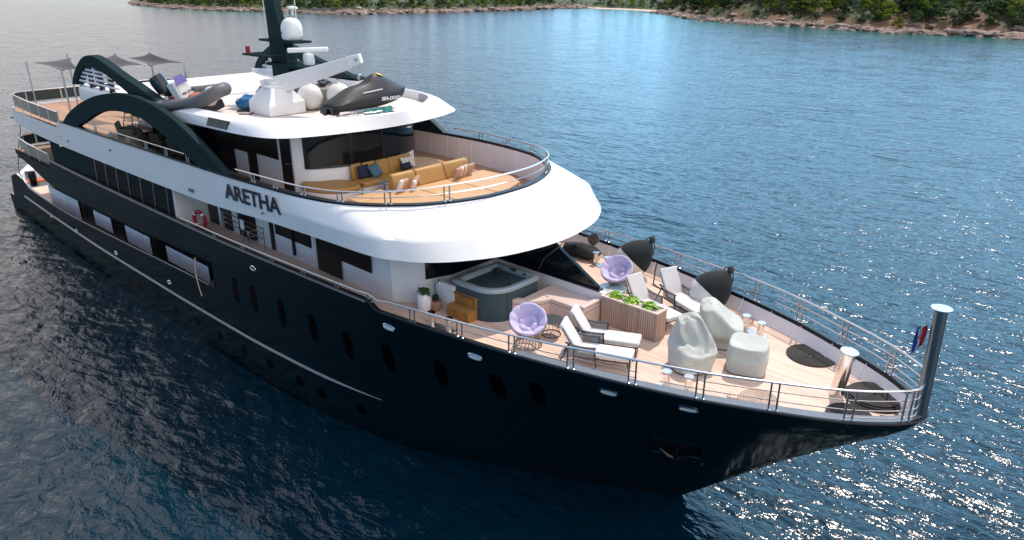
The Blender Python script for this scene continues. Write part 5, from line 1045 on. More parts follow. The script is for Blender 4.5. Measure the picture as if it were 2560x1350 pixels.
-99,0,63,-99,-16,63,-99,-33,63,-97,-51,63,-94,-71,63,-85,-88,63,-68,-98,63,-49,-101,63,-32,-103,63,-16,-103,63,0,-103,63,15,-103,63,32,-103,63,49,-101,63,68,-97,63,85,-88,63,94,-71,63,98,-51,63,99,-33,63,100,-16,63,
100,0,77,100,16,77,100,34,77,99,52,77,96,72,77,86,90,77,69,100,77,50,103,77,32,104,77,16,104,77,0,104,77,-16,104,77,-32,104,77,-50,103,77,-70,99,77,-86,90,77,-96,72,77,-99,52,77,-99,34,77,-99,16,77,
-99,0,77,-99,-16,77,-99,-34,77,-99,-52,77,-96,-72,77,-86,-90,77,-70,-99,77,-50,-102,77,-32,-103,77,-16,-103,77,0,-103,77,16,-103,77,32,-103,77,50,-102,77,69,-99,77,86,-90,77,96,-72,77,99,-52,77,100,-33,77,100,-16,77,
97,0,89,97,16,90,98,34,90,98,52,90,95,72,90,86,90,90,69,99,90,50,102,90,32,102,90,16,101,89,0,100,89,-16,100,89,-32,100,90,-50,100,90,-69,99,90,-86,90,90,-96,72,90,-96,52,90,-95,33,89,-95,16,89,
-95,0,89,-96,-16,89,-96,-33,90,-97,-52,90,-96,-72,90,-86,-90,90,-70,-99,90,-50,-100,90,-32,-99,89,-16,-98,89,0,-98,89,16,-98,89,32,-99,89,50,-100,90,69,-99,90,86,-90,90,95,-72,90,97,-52,90,97,-33,90,97,-16,89,
92,0,101,93,16,101,93,33,101,94,51,102,94,71,102,84,87,102,68,98,102,49,99,102,32,97,101,15,96,101,0,96,101,-15,95,101,-32,95,101,-49,95,101,-68,97,102,-84,88,102,-93,71,102,-91,51,101,-90,33,101,-90,16,101,
-90,0,101,-90,-16,101,-91,-33,101,-92,-51,101,-94,-71,102,-84,-88,102,-68,-97,102,-49,-94,101,-32,-93,101,-16,-93,100,0,-93,100,15,-93,100,32,-94,101,49,-95,101,68,-97,102,84,-88,102,93,-71,102,92,-51,101,92,-33,101,92,-16,101,
90,0,113,90,16,113,91,32,114,93,50,114,91,69,115,82,85,115,66,95,115,48,97,114,31,95,114,15,94,113,0,94,113,-15,93,113,-31,92,113,-48,93,113,-66,95,114,-83,86,115,-91,69,114,-88,50,113,-88,32,113,-88,16,113,
-88,0,113,-88,-16,113,-88,-32,113,-89,-50,113,-91,-69,115,-83,-86,115,-66,-95,114,-48,-92,113,-31,-91,113,-15,-91,113,0,-91,113,15,-91,113,31,-91,113,48,-92,113,66,-95,115,82,-86,115,91,-69,115,90,-50,114,90,-32,113,90,-16,113,
92,0,126,92,16,126,90,32,126,92,49,127,89,68,127,79,83,127,64,93,127,47,97,127,30,96,126,15,96,126,0,96,126,-15,95,126,-30,93,126,-47,91,126,-65,92,127,-80,84,127,-89,68,127,-90,49,126,-89,32,126,-91,15,125,
-91,0,125,-91,-15,125,-89,-32,126,-90,-49,126,-89,-68,127,-80,-84,127,-65,-92,127,-47,-90,126,-30,-92,125,-15,-94,125,0,-94,125,15,-94,125,30,-93,125,47,-94,126,65,-93,127,80,-83,127,89,-67,127,90,-49,126,90,-31,126,92,-15,126,
94,0,138,93,15,138,92,31,138,90,48,139,87,66,139,77,81,139,63,90,139,46,95,139,29,97,139,14,97,138,0,98,138,-15,97,138,-30,96,138,-46,93,138,-63,90,139,-78,81,139,-87,66,139,-90,48,138,-92,31,138,-93,15,138,
-94,0,137,-93,-15,138,-92,-31,138,-91,-48,138,-87,-66,139,-78,-81,139,-63,-91,139,-46,-93,138,-30,-95,137,-15,-96,137,0,-97,137,14,-96,137,29,-95,138,46,-94,138,63,-90,139,78,-81,139,86,-66,139,90,-48,139,92,-31,138,93,-15,138,
88,0,149,88,15,150,88,30,150,87,47,151,83,64,151,75,78,151,60,88,151,44,92,151,28,93,150,14,93,150,0,93,150,-14,93,150,-29,93,150,-45,92,151,-61,88,151,-75,78,151,-84,64,151,-88,47,150,-89,30,150,-89,15,149,
-89,0,149,-89,-15,149,-89,-30,150,-88,-47,151,-84,-64,151,-75,-78,151,-61,-88,151,-45,-92,150,-29,-93,150,-14,-93,149,0,-93,149,14,-93,149,29,-93,150,44,-92,150,61,-88,151,75,-78,151,83,-64,151,87,-47,151,88,-30,150,88,-15,150,
67,0,142,66,11,145,66,23,144,66,35,145,62,48,146,56,59,146,45,66,146,33,69,147,21,70,144,10,70,142,0,70,142,-11,70,142,-22,70,143,-34,69,144,-46,66,147,-57,59,146,-63,48,146,-66,35,146,-67,23,143,-68,11,142,
-68,0,141,-68,-11,142,-67,-23,143,-66,-35,144,-63,-48,146,-57,-59,146,-46,-66,146,-34,-69,146,-22,-70,143,-11,-70,142,0,-70,142,10,-70,142,21,-70,143,33,-69,145,45,-66,147,56,-59,146,62,-48,147,66,-35,145,67,-23,144,67,-11,143,
40,0,139,40,7,139,40,14,139,39,21,140,37,29,140,33,35,141,27,40,141,20,42,140,13,42,139,6,42,138,0,42,138,-7,42,138,-13,42,139,-21,42,140,-28,40,140,-34,35,141,-38,29,140,-40,21,140,-41,14,139,-41,7,138,
-41,0,138,-41,-7,138,-41,-14,138,-40,-21,139,-38,-29,140,-34,-35,141,-28,-40,141,-20,-42,140,-13,-42,139,-7,-42,139,0,-42,138,6,-42,140,13,-42,140,20,-41,141,27,-40,142,33,-35,142,37,-29,141,39,-21,141,40,-14,140,40,-7,140,
16,-1,136,16,2,138,16,5,137,16,8,137,15,12,137,13,14,137,10,16,137,7,17,136,4,17,139,2,17,136,0,17,139,-2,17,136,-5,17,138,-8,17,137,-11,16,137,-14,14,137,-16,12,137,-17,8,136,-17,5,138,-17,3,136,
-17,0,138,-17,-2,135,-17,-5,137,-16,-8,136,-16,-12,136,-14,-14,137,-12,-16,137,-8,-17,138,-5,-17,136,-3,-17,139,-1,-17,136,1,-17,139,4,-17,137,7,-17,138,10,-16,138,13,-15,138,15,-12,138,15,-9,138,16,-5,137,15,-2,139,
0,0,137)),
}
def cover(label, x, y, rz, key, base_r):
    n, rings, nums = DRAPES[key]
    v = np.array(nums).reshape(-1, 3) * 0.005
    fs = [(i * n + j, i * n + (j + 1) % n, (i + 1) * n + (j + 1) % n, (i + 1) * n + j) for i in range(rings - 1) for j in range(n)] + [((rings - 1) * n + j, (rings - 1) * n + (j + 1) % n, rings * n) for j in range(n)]
    t_ = thing('furniture_cover', label, 'furniture cover', (x, y, FD), R(rz), 'fabric covers over the foredeck furniture')
    MB().add([tuple(p) for p in v], fs).build('cover', M['cover'], t_, ang=180, sub=1)
    f = MB()
    for k in range(4):
        a = R(45 + 90 * k); f.tube([(base_r * math.cos(a), base_r * math.sin(a), 0), (base_r * math.cos(a), base_r * math.sin(a), 0.2)], 0.02, 6)
    f.tube([(base_r * math.cos(a), base_r * math.sin(a), 0.03) for a in np.linspace(0, 2 * math.pi, 24, endpoint=False)], 0.025, 6, closed=True)
    f.build('covered_base', M['frame'], t_)
cover('pear-shaped sage cover draped over a high-backed chair, nearest the starboard rail', 0.26, -0.84, -34, 'pear', .36)
cover('tall sage cover with a sloping top, standing behind the other two covers', 0.22, 0.98, 30, 'slope', .40)
cover('low boxy sage cover, the shortest of three, nearest the black rope mats', 1.32, 0.06, 20, 'box', .36)

# ---- coiled ropes
def coil(label, x, y, r, turns, rr_, m, layers=1, tail=None, cat='rope'):
    t_ = thing('coiled_rope', label, cat, (x, y, FD), 0, 'ropes coiled flat on the foredeck'); mb = MB()
    for L in range(layers):
        pts = []; k = int(turns * 36)
        for i in range(k + 1):
            q = i / k; a = 2 * math.pi * turns * q + L * 0.8; rad = 0.05 + (r - 0.05 - L * 0.04) * q
            pts.append((rad * math.cos(a), rad * math.sin(a), rr_ + L * rr_ * 1.8))
        mb.tube(pts, rr_, 6)
    mb.build('coil', m, t_, ang=70)
    if tail: MB().tube(crom([(a, b, c_ - FD) for a, b, c_ in tail], 5), rr_, 6).xf(Matrix.Translation((-x, -y, 0))).build('tail', m, t_)
    return t_
coil('flat round black rope mat on the port side, nearest the low cover', 2.25, 1.78, 0.60, 13, 0.023, M['rope'], 1, [(2.6, 2.28, FD + .05), (2.3, 2.40, FD + .07), (2.0, 2.42, FD + .05), (1.75, 2.46, FD + .04)])
coil('big black rope coil in the bow behind the large steel bollard', 4.12, 0.74, 0.64, 13, 0.024, M['rope'], 3, [(4.7, 0.5, FD + .13), (4.75, 0.2, FD + .05), (4.5, 0.0, FD + .04)])
coil('black rope coil by the starboard rail just abaft the stem', 3.98, -0.38, 0.50, 10, 0.024, M['rope'], 1)
coil('cream rope coil on the starboard deck inside the rail', 2.22, -1.12, 0.46, 8, 0.022, M['rope_pale'], 1, [(1.9, -1.4, FD + .02), (1.65, -1.5, FD + .02), (1.6, -1.3, FD + .02)])
coil('cream rope coil behind the tall cover, abaft the port steel bollards', -0.10, 2.50, 0.46, 6, 0.018, M['rope_pale'], 1)

# ---- bollards
def bollard_pair(label, p0, p1, capm=None, h=0.42):
    c_ = ((p0[0] + p1[0]) / 2, (p0[1] + p1[1]) / 2); a = math.atan2(p1[1] - p0[1], p1[0] - p0[0]); d = math.hypot(p1[0] - p0[0], p1[1] - p0[1])
    t_ = thing('mooring_bollard', label, 'bollard', (c_[0], c_[1], FD), a, 'twin mooring bollards on the foredeck')
    MB().box(-d / 2 - .17, d / 2 + .17, -0.13, 0.13, 0.0, 0.022).build('base_plate', M['steel2'], t_, bevel=0.005)
    for s in (-1, 1):
        po = MB().lathe([(0.085, 0.02), (0.085, h - 0.02)], (s * d / 2, 0, 0), 24).build('post', M['steel'], t_)
        MB().lathe([(0.02, h), (0.115, h), (0.115, h - 0.03), (0.02, h - 0.03)][::-1], (s * d / 2, 0, 0), 24).build('post_cap', capm or M['steel2'], po)
bollard_pair('twin steel bollards by the starboard rail near the pear-shaped cover', (0.33, -2.05), (0.84, -1.92))
bollard_pair('twin steel bollards by the port bulwark near the tall cover', (0.30, 2.08), (0.80, 1.92))
bollard_pair('twin bollards with dark tops by the starboard rail near the wooden steps', (-6.24, -3.62), (-5.60, -3.56), M['black'], 0.40)
bollard_pair('twin steel bollards by the port bulwark behind the black windscreen', (-5.72, 3.28), (-5.15, 3.16))
t = thing('bow_bollard', 'single tall thick steel bollard standing on the bow deck', 'bollard', (3.42, 0.33, FD), 0)
MB().tube([(0, 0, 0), (0.12, 0.0, 1.14)], 0.155, 28).build('post', M['steel'], t); MB().tube([(0.12, 0, 1.14), (0.123, 0, 1.17)], 0.20, 28).build('top_plate', M['steel2'], t)
t = thing('jack_staff', 'thick steel post with a round top plate at the very tip of the bow', 'post', (5.20, 0, 4.95), 0)
MB().tube([(0.03, 0, -0.02), (-0.03, 0, 2.44)], 0.125, 28).build('post', M['steel3'], t); MB().tube([(-0.03, 0, 2.44), (-0.03, 0, 2.465)], 0.20, 28).build('top_plate', M['steel2'], t)
# flag: furled red, white and blue tricolour
def flag_m():
    m = mat('red_white_blue_cloth', (0.5, 0.5, 0.5), 0.8); tt = m.node_tree; A = tt.nodes.new; g = A('ShaderNodeTexCoord'); sp = A('ShaderNodeSeparateXYZ'); rp = A('ShaderNodeValToRGB')
    tt.links.new(g.outputs['UV'], sp.inputs[0]); tt.links.new(sp.outputs['X'], rp.inputs[0]); rp.color_ramp.interpolation = 'CONSTANT'
    e = rp.color_ramp.elements; e[0].color = (0.02, 0.07, 0.30, 1); e[1].position = 0.36; e[1].color = (0.75, 0.74, 0.75, 1); k = e.new(0.64); k.color = (0.45, 0.012, 0.03, 1)
    tt.links.new(rp.outputs[0], tt.nodes['Principled BSDF'].inputs['Base Color']); return m
fl = MB(); rows = []
for i in range(13):
    v = i / 12
    rows.append([(5.0 - 0.30 * u * (1 - 0.2 * v) + 0.03 * math.sin(9 * u + 3 * v), -0.02 + 0.05 * math.sin(14 * u + 5 * v), 7.02 - 0.80 * v - 0.30 * u * (0.6 + v)) for u in [j / 14 for j in range(15)]])
fl.grid(rows); fl.v = [(4.99 + (x - 5.0) * .62, y, 6.98 + (z - 7.02) * .56) for x, y, z in fl.v]; fo = fl.build('flag', flag_m(), None, recalc=False, ang=180)
uv = fo.data.uv_layers.new(name='UVMap')
for lp in fo.data.loops:
    co = fo.data.vertices[lp.vertex_index].co; uu = (4.99 - co.x) / 0.19; uv.data[lp.index].uv = (min(1, max(0, 1 - uu)), 0)
tag(fo, 'furled red, white and blue flag hanging from the bow post', 'flag')
chk = MB()
for i in range(4):
    for j in range(4):
        if (i + j) % 2 == 0:
            x = 4.87 + i * .018; z = 6.72 - j * .02; chk.add([(x, -0.10, z), (x + .018, -0.10, z), (x + .018, -0.10, z + .02), (x, -0.10, z + .02)], [(0, 1, 2, 3)])
chk.build('checkered_shield', mat('red_cloth', (0.45, 0.012, 0.03), 0.8), fo, smooth=False)

# ---- fenders hung inside the port bulwark
def fender(label, x, y, z, tip, r=0.56):
    t_ = thing('fender', label, 'fender', (x, y, z), 0, 'round fenders lashed inside the port bulwark')
    ax = (Vector(tip) - Vector((x, y, z))).normalized(); q = ax.to_track_quat('Z', 'Y').to_matrix(); L = (Vector(tip) - Vector((x, y, z))).length
    wh_ = [(0.01, -r)] + [(r * math.sin(a), -r * math.cos(a)) for a in np.linspace(0.15, 1.62, 10)]
    MB().lathe(wh_, n=36, m=q).build('rubber_body', M['fender_white'], t_)
    bl_ = [(r * 1.005, 0.02), (r * 1.02, 0.03), (r * 1.01, 0.10), (r * .97, 0.2), (r * .84, 0.40), (r * .62, 0.58), (r * .36, 0.74), (r * .16, L - 0.06), (0.04, L)]
    MB().lathe(bl_, n=36, m=q).build('black_cover', M['black_cloth'], t_)
    k = MB(); tp = Vector(tip) - Vector((x, y, z))
    k.ball(tuple(tp + Vector((0, 0.02, 0.05))), (0.10, 0.10, 0.12)); 
    k.tube(crom([tp, tp + Vector((-.12, 0.0, .1)), tp + Vector((-.30, -.05, -.2)), tp + Vector((-.28, -.1, -.55))], 4), 0.018, 6)
    k.tube(crom([tp + Vector((.05, 0, .05)), tp + Vector((.12, .0, -.2)), tp + Vector((.05, 0, -.5))], 4), 0.018, 6)
    k.build('lashing', M['rope'], t_)
fender('black and white fender behind the far lilac chair', -4.22, 3.20, 5.10, (-3.82, 3.66, 5.72))
fender('black and white fender beyond the sun loungers, with its white side showing', -1.18, 2.66, 5.02, (-.80, 3.10, 5.66))
# searchlight and black bag by the port bulwark
t = thing('searchlight', 'round silver searchlight by the port bulwark above a black bag', 'searchlight', (-6.25, 3.85, FD))
MB().tube([(0, 0, 0), (0, 0, 0.45)], 0.03, 8).build('stand', M['steel2'], t)
MB().lathe([(0.02, -0.12), (0.17, -0.10), (0.21, 0.0), (0.20, 0.04), (0.02, 0.06)], (0, 0, 0.60), 24, m=Matrix.Rotation(R(55), 3, 'X') @ Matrix.Rotation(R(20), 3, 'Y')).build('lamp_head', M['steel'], t)
MB().tube([(-0.05, 0.1, 0.6), (-0.45, 0.2, 0.7)], 0.018, 6).build('handle', M['steel2'], t)
bag = MB().ball((-6.55, 3.55, FD + 0.20), (0.75, 0.42, 0.24), 24, 12, lambda p: 1 + 0.12 * math.sin(5 * p.x + 1) * math.cos(4 * p.y) + 0.06 * math.sin(9 * p.z + 3 * p.x))
tag(bag.build('equipment_bag', M['black_cloth'], None), 'lumpy black equipment bag on the deck behind the black windscreen', 'bag')
hose = MB().tube(crom([(-3.4, 3.35, FD + .6), (-3.35, 3.2, FD + .2), (-3.2, 3.0, FD + .03), (-2.6, 2.85, FD + .03), (-2.2, 2.9, FD + .03)], 5), 0.022, 6)
tag(hose.build('deck_hose', M['rope']), 'thin black hose lying along the port bulwark between the two fenders', 'hose')

# ------------------------------------------------------------------ bridge-deck lounge (deck z = 6.62)
BD = 6.62
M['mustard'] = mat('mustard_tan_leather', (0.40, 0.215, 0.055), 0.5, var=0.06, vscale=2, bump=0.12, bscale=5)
M['mustard_pale'] = mat('sunlit_tan_leather', (0.56, 0.33, 0.155), 0.5, var=0.06, vscale=2, bump=0.12, bscale=5)  # lighter copy of the tan leather, sunlight painted into the colour
M['plinth'] = mat('white_plinth', (0.70, 0.66, 0.63), 0.5, var=0.05, vscale=2)
def cush(poly, z0, z1, name, m, parent, bev=0.04): return MB().prism(poly, z0, z1).build(name, m, parent, ang=35, bevel=bev)
t = thing('sunbed', 'large tan sunbed with a three-part backrest in front of the open lounge deck', 'sunbed', (0, 0, 0))
sb_o = [(-11.3, -1.3), (-11.15, -2.75), (-10.6, -2.75), (-9.3, -1.75), (-8.45, -0.8), (-8.05, 0.6), (-8.2, 1.7), (-8.55, 2.65), (-9.3, 3.05), (-11.1, 2.9), (-11.0, 2.3), (-10.75, 2.2), (-10.75, -1.3)]
MB().prism(inset(sb_o, 0.0), BD, BD + 0.26).build('plinth', M['plinth'], t, ang=35)
# the mattress in four pads with seams between
for nm, poly in (('mattress', [(-10.72, -1.28), (-10.5, -2.7), (-9.35, -1.78), (-8.5, -0.85), (-8.42, -0.45), (-10.72, -0.45)]),
                 ('mattress', [(-10.72, -0.43), (-8.42, -0.43), (-8.1, 0.6), (-8.15, 1.08), (-10.7, 1.08)]),
                 ('mattress', [(-10.7, 1.10), (-8.15, 1.10), (-8.25, 1.7), (-8.58, 2.6), (-9.3, 2.98), (-10.7, 2.9)]),
                 ('mattress', [(-11.3, -1.3), (-11.15, -2.72), (-10.53, -2.72), (-10.74, -1.3)])):
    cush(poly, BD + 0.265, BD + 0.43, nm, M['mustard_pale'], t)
for (y0, y1) in ((-1.18, -0.22), (-0.19, 1.05), (1.08, 2.25)):
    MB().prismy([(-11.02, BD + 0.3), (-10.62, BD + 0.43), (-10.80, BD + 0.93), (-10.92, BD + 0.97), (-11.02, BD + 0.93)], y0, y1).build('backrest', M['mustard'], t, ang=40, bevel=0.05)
MB().prism([(-10.45, -2.66), (-9.72, -2.1), (-9.4, -2.3), (-10.2, -2.9)], BD, BD + 0.3).build('side_locker', M['plinth'], t, smooth=False)
t = thing('corner_sofa', 'tan corner sofa built round the front of the dark wheelhouse windows', 'sofa', (0, 0, 0))
base_o = crom([(-13.55, -1.1), (-12.3, -1.25), (-12.2, -0.5), (-12.05, 0.6), (-12.2, 1.5), (-13.3, 1.9)], 3)
MB().prism(base_o, BD, BD + 0.26).build('plinth', M['plinth'], t, ang=35)
for (a, b) in ((-1.22, -0.42), (-0.40, 0.72), (0.74, 1.5)):
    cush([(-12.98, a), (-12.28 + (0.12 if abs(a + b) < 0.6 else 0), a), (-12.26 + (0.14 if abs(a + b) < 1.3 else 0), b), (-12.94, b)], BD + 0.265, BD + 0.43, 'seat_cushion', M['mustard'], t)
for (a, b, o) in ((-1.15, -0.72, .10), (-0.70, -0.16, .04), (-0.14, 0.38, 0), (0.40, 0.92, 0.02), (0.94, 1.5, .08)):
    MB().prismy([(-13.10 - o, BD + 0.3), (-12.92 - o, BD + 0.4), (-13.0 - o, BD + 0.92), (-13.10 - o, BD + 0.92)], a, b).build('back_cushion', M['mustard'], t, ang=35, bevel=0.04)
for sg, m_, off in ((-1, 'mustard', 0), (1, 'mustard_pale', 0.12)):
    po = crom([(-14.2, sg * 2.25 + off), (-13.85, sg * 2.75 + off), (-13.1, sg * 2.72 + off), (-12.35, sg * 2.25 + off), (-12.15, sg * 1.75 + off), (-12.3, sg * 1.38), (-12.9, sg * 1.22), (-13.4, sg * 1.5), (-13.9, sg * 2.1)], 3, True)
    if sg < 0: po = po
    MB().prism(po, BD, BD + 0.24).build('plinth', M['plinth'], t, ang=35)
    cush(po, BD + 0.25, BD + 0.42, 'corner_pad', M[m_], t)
t = thing('lounge_table', 'small round grey table between the tan sofa and the sunbed', 'table', (-11.78, -0.62, BD))
MB().lathe([(0.01, 0.46), (0.30, 0.46), (0.30, 0.43), (0.01, 0.43)], n=32).build('table_top', mat('grey_stone_top', (0.22, 0.22, 0.23), 0.35, var=0.1), t)
for a in (0, 120, 240): MB().tube([(0.06 * math.cos(R(a)), 0.06 * math.sin(R(a)), 0.44), (0.20 * math.cos(R(a)), 0.20 * math.sin(R(a)), 0.0)], 0.018, 6).build('leg', M['frame'], t)

def pillow_m(name, col, col2=None, axis='X', cuts=None):
    m = mat(name, col, 0.85, var=0.08, vscale=6, bump=0.2, bscale=30)
    if col2:
        tt = m.node_tree; A = tt.nodes.new; g = A('ShaderNodeTexCoord'); sp = A('ShaderNodeSeparateXYZ'); tt.links.new(g.outputs['Object'], sp.inputs[0])
        r = A('ShaderNodeValToRGB'); r.color_ramp.interpolation = 'CONSTANT'; mr = A('ShaderNodeMapRange'); mr.inputs['From Min'].default_value = -0.26; mr.inputs['From Max'].default_value = 0.26
        tt.links.new(sp.outputs[axis], mr.inputs['Value']); tt.links.new(mr.outputs['Result'], r.inputs[0])
        e = r.color_ramp.elements; e[0].color = (*col, 1); e[1].position = cuts[0]; e[1].color = (*col2, 1)
        for i, cc in enumerate(cuts[1:]): k = e.new(cc); k.color = (*(col if i % 2 == 0 else col2), 1)
        tt.links.new(r.outputs[0], tt.nodes['Principled BSDF'].inputs['Base Color'])
    return m
def pillow(label, loc, w, h, m, lean, rz, roll=0.0):
    mb = MB(); n = 14
    def surf(s):
        rows = []
        for i in range(n + 1):
            row = []
            for j in range(n + 1):
                u, v = -1 + 2 * i / n, -1 + 2 * j / n
                th = 0.085 * max(0, (1 - u ** 4) * (1 - v ** 4)) ** 0.55
                pin = 1 - 0.06 * (1 - abs(u)) * abs(v) ** 3; pin2 = 1 - 0.06 * (1 - abs(v)) * abs(u) ** 3
                row.append((u * w / 2 * pin2, s * th, v * h / 2 * pin))
            rows.append(row)
        return rows
    mb.grid(surf(1)); mb.grid(surf(-1))
    o = mb.build('pillow', m, None, ang=70)
    o.location = loc; o.rotation_euler = (R(lean), R(roll), R(rz))
    return tag(o, label, 'pillow', 'pillows on the lounge deck')
navy_p = pillow_m('navy_cloth', (0.010, 0.017, 0.045)); teal_p = pillow_m('slate_blue_cloth', (0.060, 0.115, 0.18))
pink_p = pillow_m('pink_and_white_cloth', (0.46, 0.28, 0.22), (0.68, 0.64, 0.60), 'X', (0.66,)); pink_q = pillow_m('white_and_pink_cloth', (0.68, 0.64, 0.60), (0.46, 0.28, 0.22), 'X', (0.36,))
tan_p = pillow_m('tan_cloth', (0.45, 0.27, 0.18)); str_p = pillow_m('striped_cloth', (0.66, 0.62, 0.58), (0.03, 0.035, 0.06), 'X', (0.2, 0.25, 0.42, 0.46, 0.55, 0.58, 0.78, 0.83))
pz = BD + 0.43 + 0.23
pillow('navy pillow behind the slate blue pillow on the tan sofa', (-12.86, -0.80, pz), 0.50, 0.46, navy_p, 20, -90)
pillow('slate blue pillow leaning tilted on the tan sofa beside a navy one', (-12.70, -0.42, pz), 0.48, 0.48, teal_p, 28, -78, 14)
pillow('striped white pillow on the tan sofa', (-12.84, 1.16, pz), 0.60, 0.42, str_p, 18, -90)
pillow('small navy pillow lying in front of the striped pillow', (-12.62, 0.90, pz - .06), 0.50, 0.26, navy_p, 26, -86)
pillow('pink pillow with a white edge at the starboard end of the sunbed backrest', (-10.52, -0.98, pz), 0.46, 0.42, pink_p, -24, -78, 0)
pillow('tilted pink and white pillow, second from the starboard end of the sunbed', (-10.42, -0.54, pz), 0.46, 0.42, pink_p, -28, -66, 24)
pillow('white and pink pillow, foremost of three at the port end of the sunbed', (-10.34, 1.36, pz), 0.44, 0.42, pink_q, -24, -80)
pillow('pink pillow in the middle of three at the port end of the sunbed', (-10.46, 1.66, pz), 0.44, 0.42, pink_q, -20, -84)
pillow('tan pillow nearest the port end of the sunbed backrest', (-10.48, 2.02, pz), 0.44, 0.42, tan_p, -20, -84)

# ------------------------------------------------------------------ on the roof (deck z = 9.14)
RD = 9.02
t = thing('deck_crane', 'white deck crane with a long boom reaching over the covered jet ski', 'crane', (-16.55, -1.72, RD))
MB().add([(-.72, -.72, 0), (.72, -.72, 0), (.72, .72, 0), (-.72, .72, 0), (-.72, -.72, .42), (.72, -.72, .34), (.72, .72, .42), (-.72, .72, .42), (-.36, -.36, .92), (.36, -.36, .92), (.36, .36, .92), (-.36, .36, .92)],
         [(0, 1, 2, 3), (0, 1, 5, 4), (1, 2, 6, 5), (2, 3, 7, 6), (3, 0, 4, 7), (4, 5, 9, 8), (5, 6, 10, 9), (6, 7, 11, 10), (7, 4, 8, 11), (8, 9, 10, 11)]).build('pedestal', M['white_matt'], t, smooth=False, bevel=0.03)
MB().lathe([(0.01, .92), (0.42, .92), (0.42, .98), (0.30, 1.0), (0.28, 1.14), (0.01, 1.14)], n=24).build('turntable', M['white_matt'], t)
A_ = Vector((-0.42, -0.24, 1.0)); B_ = Vector((2.86, 1.62, 1.98)); d_ = (B_ - A_).normalized(); s_ = Vector((-d_.y, d_.x, 0)).normalized(); u_ = d_.cross(s_); u_ = -u_ if u_.z < 0 else u_
def boom(mb, a, b, w0, w1, h0, h1, l0, l1):
    P0 = A_ + d_ * a; P1 = A_ + d_ * b
    vs = [P + s_ * sx * w + u_ * q for (P, w, h, l) in ((P0, w0, h0, l0), (P1, w1, h1, l1)) for (sx, q) in ((-1, l), (1, l), (1, h), (-1, h))]
    return mb.add(vs, [(0, 1, 2, 3), (4, 7, 6, 5), (0, 4, 5, 1), (1, 5, 6, 2), (2, 6, 7, 3), (3, 7, 4, 0)])
L_ = (B_ - A_).length
q = MB(); boom(q, 0.0, L_ * .93, 0.16, 0.13, 0.15, 0.12, -0.52, -0.28); q.build('boom', M['white_matt'], t, smooth=False, bevel=0.03)
q = MB(); boom(q, L_ * .90, L_ * 1.03, 0.145, 0.12, 0.15, 0.13, -0.26, -0.20); q.build('boom_tip', M['white'], t, smooth=False, bevel=0.03)
q = MB(); boom(q, -0.02, 0.85, 0.19, 0.19, -0.30, -0.36, -0.52, -0.62); q.obox(tuple(A_ + d_ * .5 + Vector((0, 0, -.05))), (0.5, 0.42, 0.3), (0, 0, math.atan2(d_.y, d_.x))); q.build('boom_foot', M['white_matt'], t, smooth=False, bevel=0.03)
tipl = A_ + d_ * (L_ * 1.0) + u_ * -0.03
MB().tube([tipl - s_ * 0.18, tipl + s_ * 0.18], 0.05, 12).build('sheave_pin', M['steel2'], t)
q = MB().tube([tipl, (tipl.x, tipl.y, tipl.z - 0.55)], 0.012, 6); cab = q.build('cable', M['steel2'], t)
MB().box(tipl.x - .07, tipl.x + .07, tipl.y - .05, tipl.y + .05, tipl.z - .70, tipl.z - .50).build('hook_block', M['steel2'], cab, bevel=0.02)
MB().tube(crom([(tipl.x, tipl.y, tipl.z - .7), (tipl.x + .04, tipl.y, tipl.z - .8), (tipl.x, tipl.y, tipl.z - .88)], 4), 0.015, 6).build('hook', M['steel2'], cab)

# jet ski under a black cover on a cradle
t = thing('jet_ski', 'jet ski under a black cover, on a cradle at the front of the roof', 'jet ski', (-13.28, -0.10, RD - .03), R(94))
M['jetcover'] = mat('black_jet_ski_cover', (0.030, 0.028, 0.028), 0.55, var=0.2, vscale=3, bump=0.5, bscale=3.5)
st_ = [(-1.72, .42, .62, .40, .70), (-1.55, .50, .66, .38, .78), (-1.0, .54, .70, .36, 1.06), (-0.55, .55, .72, .35, 1.20), (-0.1, .55, .74, .35, 1.20), (0.10, .55, .75, .35, 1.44), (0.32, .55, .76, .36, 1.52), (0.62, .53, .78, .38, 1.44), (1.0, .46, .82, .42, 1.24), (1.4, .30, .88, .50, 1.06), (1.66, .12, .92, .62, .98), (1.74, .03, .93, .80, .95)]
rows = []
for (x, w, zg, zk, zt_) in st_:
    tw = min(w * .8, .16 + .1 * (x < 0))
    rows.append([(x, -tw * .6, zt_), (x, -tw, zt_ - .05), (x, -(tw + w) / 2 - .03, (zt_ + zg) / 2 - .02), (x, -w, zg + .05), (x, -w, zg - .12), (x, -w * .6, zk + .05), (x, 0, zk), (x, w * .6, zk + .05), (x, w, zg - .12), (x, w, zg + .05), (x, (tw + w) / 2 + .03, (zt_ + zg) / 2 - .02), (x, tw, zt_ - .05), (x, tw * .6, zt_)])
mb = MB(); mb.grid(rows, closed=True); mb.add(rows[0], [tuple(range(13))]); mb.add(rows[-1], [tuple(range(13))])
js = mb.build('cover', M['jetcover'], t, ang=50, sub=1)
ht = MB(); ht.box(-1.80, -1.55, -.36, .36, .36, .60); ht.tube([(-1.80, 0, .44), (-1.92, 0, .44)], 0.10, 12); ht.build('stern_platform', M['black'], t, smooth=False, bevel=0.03)
wm = mat('white_lettering', (0.72, 0.72, 0.70), 0.5)
M['teal_foam'] = mat('teal_cradle_pad', (0.06, 0.30, 0.28), 0.7)
lt = text_mesh('side_lettering', 'SEA-DOO', 0.155, wm, t, (0.12, -0.585, 0.66), Matrix.Rotation(R(2), 4, 'Y') @ Matrix.Rotation(R(86), 4, 'X'), 0.004, 0.008, 0.12, 1.25)
